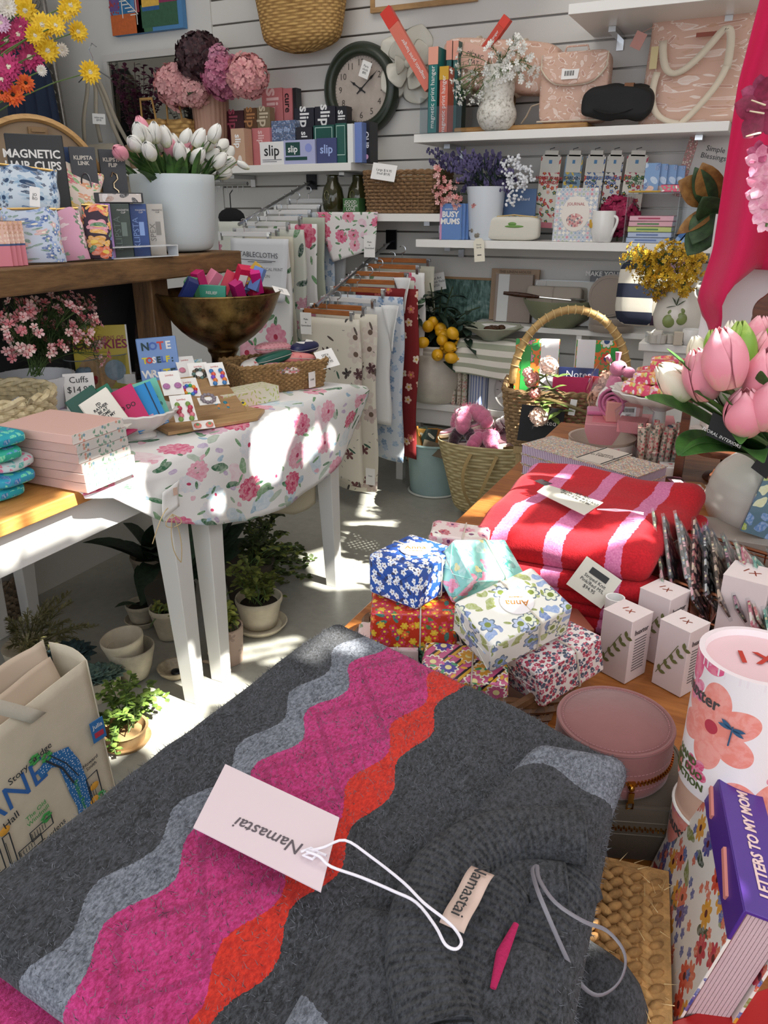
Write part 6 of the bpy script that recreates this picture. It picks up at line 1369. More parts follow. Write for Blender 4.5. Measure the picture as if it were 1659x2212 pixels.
for k,(px,py,dx,tt,c,tc_,lb,ry,rx) in enumerate(BK):
    q=P(px+30,py+28,x=-1.47-.02*k if k in(0,2,3) else -1.53);q=Vector((-1.505+[.0,-.035,.02,.04,.01,-.055][k],1.475+[.0,.03,.05,.09,.135,.005][k],TZ+.045))
    t=TH('little_book',lb,'book',q,(rad(-28),rad(-30+4*k if k<5 else -30),rad(48)),'little books in the scalloped dish');w,d,h=.085,[.014,.014,.012,.022,.010,.013][k],.12
    G().box(w,.0018,h).box(w,.0018,h,at=(0,d,0)).box(.0025,d+.0018,h,at=(-w/2,d/2,0)).done('cover',mat(c,.4),t);G().box(w-.004,d-.001,h-.004,at=(-.0,d/2,.002)).done('pages',mat('e9e4da'),t)
    if tt: txt(tt,w*(.13 if len(tt)>12 else .2),mat(tc_),t,(0,-.0015,h*.55),bold=.0003,sp=.95)
    if k==3: G().box(.003,d+.005,h*1.003,at=(w*.32,d/2,-.0)).done('elastic',mat('0c2a44'),t);G().box(w*.4,.001,h*.18,at=(-w*.05,-.0016,h*.1)).done('label',mat('c79ab0'),t)
# ================================================================ earring cards on a board
q=P(470,925,z=TZ);t=TH('wooden_board','thin tan wooden board under the earring cards','board',(-1.475,1.80,TZ+.006),(0,0,rad(64)));bo=t
G().poly([(-.16,-.09),(.12,-.10),(.19,-.02),(.14,.09),(-.16,.1)],.010).done('board',wood('board_tan','a07a50','c6a274',10,6),t,bev=.001)
t=TH('card_rack','small stepped tan rack propping up the earring cards','rack',(-1.56,1.83,TZ+.0165),(0,0,rad(60)));G().loft([[(x,-.09,0),(x,.11,0),(x,.11,.085)] for x in(-.15,.15)]).done('rack_wedge',wood('rack_tan','8a6946','b08c60',10,6),t)
EC=[(375,800,'e9a0b4',0),(437,752,None,0),(415,790,'d99ac0',1),(470,810,'b8404a',2),(430,820,'5a5a52',3),(400,845,'d9a0b0',1),(470,850,'4a90c0',4),(500,880,'8a8a90',3),(500,905,'3a9aa6',5),(455,905,'e07a5a',1)]
EC=[((372,835),'white earring card with purple beads and red scribble, far left of the board',['b87ab0'],'stud'),((405,800),'white earring card topmost left on the rack',['d98aa0'],'stud'),((412,850),'white card with a rainbow flower earring',['d9342c','e9a02a','3fae5a','2f7fd0','8a4ac0'],'ring'),((398,890),'white card with dangling green and pink beaded earrings',['7a9a4a','c23a5a','a8384a','d97a8a'],'drop'),((432,815),'white card with dark stone cluster earrings',['3a3a34','6a5a44','5a7a74'],'ring'),((470,815),'large white card with blue and coral drop earrings, top right of the rack',['3f7fc0','e0604a','7a4ac0','e9803a'],'drop'),((452,868),'small white card with a grey hoop on the board',['8a8088'],'ring'),((482,885),'small white card with teal and gold bar earrings',['1f7f9a','d98a4a'],'drop'),((513,875),'pair of yellow lemon earrings with navy rims at the board corner',['e3cf2a','24345a'],'stud'),((440,920),'small white card with two pink round earrings at the board front',['e58a7a','5aa06a'],'stud')]
for k,((px,py),lb,cs,kind) in enumerate(EC):
    big=kind=='drop' and k!=7 or k in(0,1,2,4)
    w,h=(.062,.095) if big else (.062,.034)
    z=TZ+.022+(.075 if k in(0,1,4,5) else .045 if k in(2,3,6) else .0)
    pz=P(px,py,z=z);t=TH('earring_card',lb,'earrings',pz,(rad(-52 if big else -62),0,rad(52)+rnd(-.1,.1)),'earring cards on the board')
    if k!=8: G().box(w,.0012,h,at=(0,0,-h*.35)).done('card',PAPER,t)
    if big: txt('jumbo',.010,mat('c96a6a'),t,(0,-.0014,h*.47))
    for j,sx in enumerate((-1,1)):
        g=G() 
        if kind=='stud':
            o=G().sph(.011,.004,.011,at=(sx*.017,-.004,-.0),seg=12).done('earring',mat(cs[0],.3),t);G().sph(.005,.003,.005,at=(sx*.017,-.007,.0),seg=8).done('earring_centre',mat(cs[-1],.3),o)
        elif kind=='ring' and (j==0):
            o=None
            for i in range(10):
                a=2*pi*i/10;o=G().sph(.0065,.004,.0065,at=(.018*cos(a),-.004,.012+.018*sin(a)),seg=8,rings=5).done('bead',mat(cs[i%len(cs)],.3),t)
        elif kind=='drop':
            for i in range(5): G().sph(.0075,.005,.0085,at=(sx*.015+.004*(i%2),-.005,.024-.013*i),seg=8,rings=5).done('bead',mat(cs[i%len(cs)],.3),t)
# patterned box
q=P(540,893,z=TZ);t=TH('long_box','long cream box with green sprig print and a pink end','box',(-1.50,2.03,TZ+.005),(0,0,rad(72)));G().box(.22,.09,.05).done('carton',pattern('green_sprig','e3ddc9',[dict(s=55,r=.4,n=0,c=['a9b83c','c2c95a'],st=3)],.45),t,bev=.001);G().box(.001,.088,.048,at=(.1106-.221*0,0,.001)).box(.001,.088,.048,at=(-.1106,0,.001)).done('end_panel',mat('e2a89a'),t)
# ================================================================ seagrass basket with glasses cases
t=TH('seagrass_basket','rectangular seagrass basket of glasses cases at the far table corner','basket',(-1.56,2.30,TZ+.0055),(0,0,rad(58)))
sg=mat('9b7a4f',.8,mott=.45,ms=90,bump=.6,bs=90);basket(t,rrect(.30,.19,.02),0,.095,sg,mat('7f6140',.8,mott=.3,ms=60),44,13,.0048,1.12,True,.007,dense=1.05)
B0=t.location
cases=[('pink polka dot glasses case standing highest in the seagrass basket',pattern('dots','dc9aa2',[dict(s=60,r=.3,n=0,c=['b84a5c'],rnd=0)],.4),(-.02,.06,.13),12),('navy glasses case with a white bow print at the right of the basket',mat('1f2450',.35),(.05,.20,.12),30),('coral pink glasses case with strawberry print in the basket',pattern('strawb','e08a86',[dict(s=40,r=.35,n=3,c=['cf3a44'],d=.6)],.4),(.06,.10,.095),-14),('dark green glasses case lying on top in the basket',mat('17584a',.35),(.015,-.0,.105),8),('white glasses case with red cherries at the left of the basket',pattern('cherry','e8e4e0',[dict(s=40,r=.35,n=3,c=['c22e3a'],d=.6)],.4),(-.04,-.06,.085),40),('pink floral glasses case low in the basket front',pattern('pinkf','dd8f96',[dict(s=50,r=.4,n=5,c=['f0e6dc','2f5a7a'])],.4),(.07,-.03,.075),-5),('navy glasses case lying flat underneath the others',mat('1c2148',.4),(-.01,.03,.05),50)]
for k,(lb,m,(dx,dy,dz),rz) in enumerate(cases):
    t=TH('glasses_case',lb,'glasses case',(B0.x+dx*.9,B0.y+dy*.8-.02,B0.z+dz),(rad(rnd(-8,8)),rad(rnd(-8,8)),rad(58+rz)),'glasses cases in the seagrass basket')
    G().sph(.075,.033,.021,seg=24,rings=14,e=.75).done('shell',m,t,sub=1);G().tube([(.0755*math.copysign(abs(cos(a))**.75,cos(a)),.0335*math.copysign(abs(sin(a))**.75,sin(a)),0) for a in [2*pi*i/40 for i in range(40)]],.0012,4,True).done('zip',mat('b8b4ae',.5),t)
    if k==1:
        g=G()
        for s_ in(-1,1): g.poly([(0,0),(s_*.035,.018),(s_*.04,-.004),(s_*.03,-.016)][::s_],.001,at=(0,.0,.0212))
        g.done('bow_print',PAPER,t)
for px,py,lb,tt,w,h,rx,rz in ((706,775,'white paper note leaning at the right of the seagrass basket','SPEX\nCASE\n$29.95',.075,.072,-40,70),(674,820,'white price card hanging on the seagrass basket side','CASE',.035,.055,0,90)):
    q=P(px,py,x=-1.415 if px<700 else -1.40);o=tagcard(None,q,w,h,(rad(rx),rad(-8 if px>700 else 0),rad(rz-10)),tt,.014 if px>700 else .009);hang(o,lb)
# ================================================================ brass pedestal bowl
q=P(500,835,z=TZ)
t=TH('pedestal_bowl','large aged brass pedestal bowl filled with small coloured cartons','bowl',(-1.755,2.27,TZ+.005))
agb=NT('aged_brass');n_=agb.noise(agb.ob(),16,6,.7);agm=agb.fin(agb.ramp(n_,[(.3,hx('3a2f1e')),(.5,hx('7a6540')),(.72,hx('a08a58'))]),agb.math('MULTIPLY_ADD',n_,.5,.08),1)
G().lathe([(0,0),(.068,0),(.07,.012),(.052,.022),(.056,.04),(.046,.055),(.042,.1),(.052,.112),(.058,.122),(.05,.13),(.09,.15),(.145,.19),(.19,.25),(.212,.315),(.22,.32),(.218,.328),(.205,.326),(.18,.25),(.13,.19),(.06,.16),(0,.155)],56).done('bowl',agm,t,sub=1,ang=180)
B0=t.location;cc=['1f2f6a','3f7a52','c81f6a','d9336a','e07aa0','2f9a80','1f3f8a','d91f7a','b3245a','cf3a8a','e5679a','6a86c9','7fa0dc','d93a8a','c9a04a','e8c62a']
PX=[(400,630,'1f2f6a'),(415,628,'3f7a52'),(432,612,'c2246c'),(455,610,'e58aa6'),(458,632,'3a9a82'),(490,612,'c92a4a'),(497,628,'1f3f8a'),(515,632,'b81f72'),(520,598,'d11f4f'),(540,600,'e6186a'),(548,612,'c92a5c'),(570,602,'7a9ae0'),(575,590,'c9a240'),(590,600,'6f93de'),(598,615,'7a94d6'),(600,604,'e0248a')]
nm=['navy','dark green','magenta','pale pink','mint green printed','crimson red','royal blue barcode','deep magenta','scarlet','bright rose','wine red','sky blue starred','mustard','periwinkle','blue grey','fuchsia']
for k,(px,py,c) in enumerate(PX):
    q=P(px,py,x=B0.x+rnd(-.05,.08));dd=Vector((q.x-B0.x,q.y-B0.y,0));k_=min(1,.175/max(.01,dd.length));q.x,q.y=B0.x+dd.x*k_,B0.y+dd.y*k_;q.z=min(max(q.z,B0.z+.30),B0.z+.37)
    t=TH('small_carton',nm[k]+' small carton in the brass bowl','carton',q,(rad(rnd(-35,35)),rad(rnd(-35,35)),rad(rnd(0,180))) if k!=4 else (0,rad(4),rad(30)),'small cartons in the brass bowl')
    w,d,h=(.095,.025,.05) if k==4 else (.036,.036,.085)
    G().box(w,d,h,c=True).done('carton',mat(c,.4),t,bev=.001)
    if k==4: txt('RELIEF',.014,PAPER,t,(0,-.0135,0))
    elif k in(3,6,8,10): G().box(w*.8,.001,h*.5,at=(0,-d/2-.0006,0),c=True).done('barcode_label',PAPER,t)
o=tagcard(None,P(607,628,x=-1.56),.06,.04,(rad(-60),rad(15),rad(60)),'each\n$12',.01);hang(o,'white price slip lying at the right rim of the brass bowl')
# ================================================================ under the left tables
stone=mat('b3aa96',.85,mott=.3,ms=14,bump=.5,bs=60);stone2=mat('c9bfa8',.8,mott=.25,ms=10,bump=.3,bs=60);soil=mat('2a221a',.95)
def plantpot(name,label,px,py,r,h,m,fl=.72,saucer=0,rx=0,z=0,sc=1,cat='plant pot',dx=0):
    q=P(px,py,z=0);t=TH(name,label,cat,(q.x+dx,q.y+r*.6,z+.001),(rad(rx),0,0))
    b=.012 if saucer else 0
    G().lathe([(0,b),(r*fl,b),(r*fl*1.02,b+.004),(r*.93,h*.8),(r*.96,h*.82),(r,h*.84),(r*1.0,h),(r*.9,h),(r*.85,h*.75),(r*.7,h*.7),(0,h*.7)],30,wob=lambda k,a:.012*sin(3*a+k)).done('pot',m,t,sub=1,ang=180)
    G().lathe([(r*.84,h*.76),(0,h*.78)],20).done('soil',soil,t) if saucer!=2 else None
    if saucer: G().lathe([(0,0),(r*.95,0),(r*1.15,.022),(r*1.1,.024),(r*.9,.008),(0,.008)],30).done('saucer',m,t)
    return t
def openpot(t,r,h,m,fl=.72,z=0,part='pot'):
    return G().lathe([(0,z),(r*fl,z),(r*.93,z+h*.78),(r,z+h*.82),(r*1.02,z+h),(r*.92,z+h),(r*.86,z+h*.78),(r*fl*.85,z+.01),(0,z+.01)],32,wob=lambda k,a:.012*sin(3*a+k)).done(part,m,t,sub=1,ang=180)
q=P(275,1480,z=0);t=TH('plant_pot','upper empty whitewashed clay pot nested in another','plant pot',(q.x-.01,q.y+.03,.058),(rad(6),rad(-4),0));openpot(t,.066,.105,stone2,.75)
t=TH('plant_pot','lower whitewashed clay pot with another pot nested inside it','plant pot',(q.x,q.y+.035,.001));openpot(t,.072,.125,stone,.7)
t=plantpot('plant_pot','small weathered clay pot on a saucer deep under the table',295,1355,.055,.085,stone,saucer=1)
g=G()
for k in range(5): leaf(g,(0,0,.07),rdir(.2,.7),.12,.035,.3,5)
g.done('foliage',LEAFD,t)
t=plantpot('plant_pot','clay pot with glossy dark leaves at the back under the table',315,1270,.085,.13,mat('8f8270',.85,mott=.3,ms=12));g=G()
for k in range(12): leaf(g,(rnd(-.03,.03),rnd(-.03,.03),.1),rdir(.1,1),rnd(.2,.34),.09,.35,6)
g.done('foliage',petalm('16261a','28402a'),t)
t=plantpot('plant_pot','tall pale clay pot behind the front table leg',362,1390,.062,.125,stone2,fl=.62,dx=-.02)
L0=t.location;bush(t,(0,0,.1),[V(rnd(-.03,.09),rnd(-.08,.02),rnd(.06,.16)) for k in range(8)],petalm('5a6a2a','8a8a3a'),.009,7,'leaves')
t=plantpot('eucalyptus_pot','large cream clay pot on a saucer with a round-leaved bush',545,1368,.085,.125,stone2,saucer=1,cat='potted plant')
L0=t.location
bush(t,(0,0,.1),[P(px,py,x=L0.x+rnd(-.12,.05))-L0 for px,py in ((500,1220),(520,1200),(540,1230),(560,1210),(580,1240),(600,1230),(510,1260),(550,1270),(590,1275),(480,1240),(620,1260),(610,1290),(530,1290),(570,1250))],petalm('4d5a26','7d8438'),.012,22,'leaves')
# big bush at the back
t=TH('eucalyptus_bush','big dark eucalyptus bush on the floor beneath the far table end','potted plant',(-1.62,2.15,.001))
G().lathe([(0,0),(.08,0),(.10,.16),(.09,.16),(0,.14)],24).done('pot',mat('4a4238',.8),t);L0=t.location
tp=[P(px,py,x=-1.62+rnd(-.15,.16))-L0 for px,py in ((540,1120),(560,1100),(580,1130),(600,1110),(620,1150),(640,1180),(660,1190),(680,1210),(690,1240),(670,1250),(650,1270),(630,1290),(620,1200),(600,1180),(580,1170),(560,1160),(610,1240),(640,1230),(590,1300),(600,1320),(570,1130),(550,1150),(530,1180),(620,1100),(600,1080),(660,1220),(690,1215),(560,1200),(540,1140),(575,1090))]
bush(t,(0,0,.13),tp,petalm('26331a','4c5c2a'),.012,34,'leaves');bush(t,(0,0,.13),tp[:16],petalm('5f6e2c','8c9440'),.011,16,'young_leaves')
t=TH('leafy_plant','broad dark-leaved plant behind the pair of white table legs','potted plant',(-1.75,1.86,.001))
G().lathe([(0,0),(.07,0),(.09,.15),(.08,.15),(0,.13)],24).done('pot',mat('3f3a32',.8),t);g=G();L0=t.location
for px,py in ((470,1130),(500,1150),(450,1170),(490,1190),(520,1170),(470,1210),(440,1140),(510,1120),(530,1200),(480,1165),(455,1205)):
    e=P(px,py,x=-1.68+rnd(-.08,.08))-L0;leaf(g,e*.35+V(0,0,.08),e-e*.35,(e*.75).length,.13,.12,7,.12)
g.done('foliage',petalm('1b3322','2f5233'),t)
# patterned pot, tin dish, creeping plants
q=P(478,1438,z=0);t=TH('patterned_pot','pale pink planter with embossed leaf shapes behind the table leg','plant pot',(q.x,q.y+.04,.001))
G().lathe([(0,0),(.048,0),(.056,.13),(.05,.13),(.046,.02),(0,.1)],30).done('pot',pattern('embossed_leaf','c3aa99',[dict(s=22,r=.42,n=5,c=['8e7a6c','a38b7c'],a=.8,d=.8)],.6,paint=.15),t);g=G()
for k in range(6): leaf(g,(.03*cos(k),-.055+.01*sin(k*2),.012+.012*(k%3)),V(cos(k),-.3,sin(k)),.03,.014,0,3,up=(0,1,0))
g.done('ceramic_leaf',mat('b9a390',.4),t,solid=.003);bush(t,(0,0,.1),[V(rnd(-.07,.06),rnd(-.06,.05),rnd(.12,.24)) for k in range(12)],petalm('6a762e','9aa048'),.011,12,'leaves')
q=P(366,1470,z=0);t=TH('tin_dish','shallow weathered dish with a black stone on the floor','dish',(q.x,q.y+.03,.001),(0,0,0));G().lathe([(0,0),(.03,0),(.05,.02),(.056,.034),(.05,.034),(.03,.008),(0,.006)],28).done('dish',mat('b3a48a',.4,mott=.4,ms=30),t);G().sph(.02,.016,.011,at=(.01,-.005,.018)).done('stone',mat('17181b',.3),t)
q=P(245,1625,z=0);t=TH('creeping_plant','trailing green button-leaf plant in a small terracotta saucer pot','potted plant',(q.x,q.y+.05,.001));G().lathe([(0,0),(.05,0),(.06,.045),(.066,.05),(.058,.05),(.05,.03),(0,.03)],28).lathe([(0,-.0),(.06,0),(.07,.014),(.055,.008),(0,.008)],28).done('pot',mat('9f8058',.8,mott=.3,ms=20),t,)
L0=t.location;bush(t,(0,0,.05),[P(px,py,x=L0.x+rnd(-.06,.05))-L0 for px,py in ((215,1500),(235,1480),(260,1470),(285,1455),(300,1480),(320,1490),(340,1500),(360,1510),(350,1530),(330,1540),(300,1520),(270,1510),(240,1520),(215,1540),(225,1570),(250,1550),(280,1550),(310,1560),(240,1610),(250,1630),(330,1470))],petalm('41592a','7f9a42'),.0095,22,'leaves')
# astilbe fern bunch
t=TH('fern_bunch','dusty olive feathery fern bunch on the floor at left','potted plant',(-1.93,1.40,.001));G().lathe([(0,0),(.06,0),(.08,.12),(.07,.12),(0,.1)],20).done('pot',stone,t);L0=t.location;g=G();gs=G()
for px,py in ((20,1360),(40,1340),(60,1320),(80,1330),(100,1300),(120,1290),(150,1280),(155,1300),(110,1320),(30,1380),(70,1360),(60,1390),(20,1400),(90,1380),(120,1370),(150,1340),(190,1350),(210,1352),(130,1400),(170,1380),(15,1340),(45,1410),(105,1350),(85,1400)):
    e=P(px,py,x=-1.82+rnd(-.1,.1))-L0;b=V(0,0,.1);pa=bez(b,(b+e)/2+V(0,0,.04),e,8);gs.tube(pa,.0016,4)
    for k in range(44):
        s_=.4+.6*k/44;i=min(7,int(s_*8));p=pa[i].lerp(pa[i+1],s_*8-i);d=(rdir(-.3,.6)+(pa[8]-pa[4]).normalized()).normalized();leaf(g,p,d,.028*(1.25-s_)*2.0,.005,.1,2,.1)
gs.done('stem',mat('5c5a32'),t);g.done('foliage',petalm('55552f','8a865a'),t,smooth=False)['kind']='stuff'
def echeveria(label,px,py,r,c,z=.08,x=None):
    q=P(px,py,z=z);t=TH('succulent',label,'succulent',(q.x,q.y,.001))
    G().lathe([(0,0),(r*.5,0),(r*.62,z*.9),(r*.5,z*.9),(0,z*.8)],20).done('pot',stone,t);g=G()
    for ring in range(5):
        n=5+ring*2
        for k in range(n): a=2*pi*k/n+ring*.5;up=1.9-ring*.42;leaf(g,(0,0,z*.85),V(cos(a),sin(a),up),r*(.35+.17*ring),r*.42,-.1,5,.3,1.3)
    g.done('rosette',petalm(*c),t,solid=.002);return t
echeveria('blue green rosette succulent beside the trailing plant',205,1462,.065,('3a4f4c','6d8a80'));echeveria('second small rosette succulent behind the canvas tote',235,1455,.055,('41564f','7a8f7c'))
echeveria('dark teal broad succulent under the fern bunch',150,1422,.085,('25383c','41575a'),.09)
# wicker under the plinth, storage baskets
t=TH('storage_basket','long brown rattan storage basket on the low white plinth','basket',(-2.56,2.02,.178),(0,0,0));basket(t,rrect(.32,1.1,.03),0,.27,mat('75614a',.8,mott=.4,ms=30),mat('5a4a38'),70,12,.011,1.02,True,.012)
t=TH('rattan_basket','small round rattan basket cut off at the far left on the floor','basket',(P(5,1330,z=0).x-.02,P(5,1330,z=0).y,.001));basket(t,circ(.085),0,.15,mat('8a7a66',.8,mott=.4,ms=40),None,18,9,.008,1.1,True,.01)
# hanging totes below the table
q=P(650,1110,x=-1.46);t=TH('calico_bag','plain cream calico bag hanging below the far end of the table','bag',(-1.50,q.y,.67-.001),(0,0,rad(58)))
g=G();g.grid(16,16,lambda u,v:((u-.5)*.2*(1-.03*v)+.0,-.012*sin(pi*u)*(1+v)-.01*sin(7*u+2*v),-.34*v+.05*v*abs(u-.5)),.2,.34).grid(16,16,lambda u,v:((u-.5)*.2,.02+.015*sin(pi*u),-.33*v),.2,.34);g.done('bag_body',mat('c2b89f',.9,bump=.2,bs=300),t,solid=.003)
t=TH('felt_pouch','dark berry round pouch with a rainbow edge hanging beside the calico bag','bag',(-1.47,2.02,.46));G().sph(.05,.02,.06,at=(0,0,.02),seg=20).done('pouch',mat('5a1f33',.8,mott=.4,ms=40),t);G().tube([(.052*cos(a),-.0,.02+.062*sin(a)) for a in [2*pi*i/30 for i in range(30)]],.005,6,True).done('rainbow_edge',pattern('rainbow_piping','c9554a',[dict(s=90,r=.5,n=0,c=['e0803a','d9b83a','5aa07a','4a7ac0'])],.6),t);G().tube([(0,0,.08),(0,0,.20)],.002,4).done('cord',TWINE,t)
# ================================================================ printed canvas tote in front
X0=-1.10
canv=mat('d5cab5',.9,bump=.35,bs=500,mott=.06,ms=20)
t=TH('canvas_tote','cream canvas tote bag printed with a colourful city map','tote bag',(X0,.72,.0),(0,rad(-4),rad(90)))
# local x runs along the table (+y in the room), front faces +x
H_=.555;Wd=.46
def tb(u,v,off,hh=1.0): return ((u-.5)*Wd*(1-.10*v)+.03*v,off+(.012 if off>.04 else .003)*sin(6*u+2*v)*(.3+v)-.004*sin(pi*u)*(1-v)*(1 if off<.04 else 0),v*(H_*hh+.0)+ (u-.5)*.0)
g=G();g.grid(24,20,lambda u,v:tb(u,v,0),Wd,H_);g.grid(24,20,lambda u,v:tb(u,v,.10,1.03),Wd,H_);g.grid(6,20,lambda u,v:(tb(1,v,0)[0]*1.0+.012*sin(pi*u),.10*u,v*H_*(1+.03*u)),.1,H_);g.grid(6,20,lambda u,v:(tb(0,v,0)[0],.10*u,v*H_*(1+.03*u)),.1,H_)
g.box(Wd*.95,.1,.004,at=(0,.05,0));g.done('bag_body',canv,t,solid=.002)
g=G();g.grid(20,6,lambda u,v:((u-.5)*.36+.03,.04+.02*v+.01*sin(8*u),.50+.06*v+.01*sin(3*u)),.3,.1).grid(20,6,lambda u,v:((u-.5)*.30+.06,.07+.02*v+.008*sin(9*u+1),.52+.07*v),.3,.1);g.done('inner_folds',mat('c9b6a2',.9),t,solid=.002)
for dx in(.0,.02):
    g=G();pp=bez((.10-dx*3,-.01+dx*4,.52),(-.02,.0+dx,.66),(-.16,.02+dx,.78),10)
    g.grid(2,14,lambda u,v:tuple(pp[min(9,int(v*10))].lerp(pp[min(10,int(v*10)+1)],v*10-min(9,int(v*10)))+V(.034*(u-.5),0,0)),.03,.3);g.done('strap',mat('d0cabb',.9,bump=.3,bs=300),t,solid=.003)
o=G().box(.03,.002,.05,c=True).done('side_label',mat('2f6fae',.5),t,(Wd*.47,-.01,.40),(0,0,rad(-10)));txt('Julia',.014,PAPER,o,(0,-.002,.012));G().box(.02,.001,.012,at=(0,-.0015,-.015)).done('red_patch',mat('b8334a'),o)
# printed map: river, lettering, little buildings and trees
def tp_(x,z,e=.004):
    u=min(1,max(0,(x-.03*z/H_)/(Wd*(1-.10*z/H_))+.5));v=z/H_
    return V(x,tb(u,v,0)[1]-e,z)
def ribbon(pts,w,m,nm,e=.004):
    g=G();ps=[];n=len(pts)
    for i in range(n):
        a=V(*pts[max(0,i-1)],0);b=V(*pts[min(n-1,i+1)],0);d=(b-a).normalized();nrm=V(-d.y,d.x,0);ww=w[i] if isinstance(w,list) else w
        ps.append([tp_(pts[i][0]+nrm.x*ww/2,pts[i][1]+nrm.y*ww/2,e),tp_(pts[i][0]-nrm.x*ww/2,pts[i][1]-nrm.y*ww/2,e)])
    vv=[g.vs(p) for p in ps]
    for a,b in zip(vv,vv[1:]): g.b.faces.new((a[0],a[1],b[1],b[0]))
    return g.done(nm,m,t,smooth=False,solid=.0004)
river=pattern('river_print','2a6fb0',[dict(s=150,r=.22,n=0,c=['e9eef2'],st=1.6)],.8,paint=0)
cv=[(.085,.40),(.12,.415),(.15,.40),(.16,.36),(.155,.32)]
ribbon([(.07,.405),(.10,.415),(.13,.40),(.14,.36),(.145,.31),(.15,.27),(.15,.23),(.14,.19),(.10,.165),(.05,.16),(.02,.18),(.0,.22),(-.03,.25),(-.07,.25),(-.10,.20)],[.02,.03,.04,.045,.045,.04,.045,.05,.05,.045,.04,.045,.05,.05,.06],river,'river_print')
LW=mat('2b2f36',.8);BL=mat('2f66ae',.8);GN=mat('3f9a4c',.8);OG=mat('e0a23a',.8)
def tt_(s_,sz,m,x,z,r=0): p=tp_(x,z,.005);return txt(s_,sz,m,t,p,(rad(90),rad(-r),0))
tt_('BRISBANE',.075,BL,-.075,.40,4);tt_('Story Bridge',.02,LW,.06,.445,6);tt_('Hall',.022,LW,-.005,.365,8);tt_('The Old\nWindmill',.014,GN,.045,.335,6);tt_('Botanical Gardens',.018,LW,.03,.262,6);tt_('Brisbane River',.014,GN,.143,.29,-85);tt_('Howard\nSmith',.012,LW,.185,.335,0)
def rect(x,z,w,h,th=.0012):
    for a,b in (((x,z),(x+w,z)),((x+w,z),(x+w,z+h)),((x+w,z+h),(x,z+h)),((x,z+h),(x,z))): g.tube([tp_(*a,.005),tp_(*b,.005)],th,4)
for x,z,w,h in ((-.03,.27,.014,.075),(-.01,.27,.05,.018),(.02,.285,.05,.022),(-.06,.28,.02,.05),(.165,.21,.03,.10),(.075,.20,.02,.05),(-.10,.12,.05,.03),(-.04,.10,.05,.025),(.0,.09,.04,.03),(-.14,.29,.05,.06)):
    g=G();rect(x,z,w,h)
    for k in range(int(w/.008)): g.tube([tp_(x+.006*k+.003,z+.004,.005),tp_(x+.006*k+.003,z+h*.8,.005)],.0007,3)
    g.done('building_print',LW,t)
g=G();g.tube([tp_(.09,.425,.006),tp_(.12,.38,.006),(tp_(.135,.33,.006))],.002,4);g.tube([tp_(.10,.43,.006),tp_(.13,.385,.006),(tp_(.15,.335,.006))],.001,4)
g.done('bridge_print',LW,t)
g=G()
for x,z in ((.07,.445),(.095,.43),(-.045,.25),(.19,.245),(.205,.225),(.10,.225),(.075,.185),(.02,.235),(.06,.31),(-.07,.345),(.0,.145),(-.09,.165),(.11,.14)):
    p=tp_(x,z,.005);g=G()
    for k in range(7): a=2*pi*k/7;g.sph(.006,.0012,.0035,at=p+V(.008*cos(a),0,.008*sin(a)),seg=6,rings=3)
    g.done('tree_print',GN,t)
for x,z in ((.172,.25),(.18,.28),(.172,.22),(-.022,.355),(.05,.235),(-.02,.165),(.08,.16),(.02,.12)): G().sph(.012,.001,.009,at=tp_(x,z,.005),seg=8,rings=4).done('gold_print',OG,t)
# canvas bag strap and end panel in front at far left
o=G().grid(4,12,lambda u,v:(.05*(u-.5),.01*sin(3*v),-.32*v),.05,.3).done('canvas_strap',mat('d6d3cb',.9),None,(-1.06,.55,.76),(rad(0),rad(0),rad(90)),solid=.004);tag(o,'broad white canvas strap hanging at the far left edge above the tote','strap')
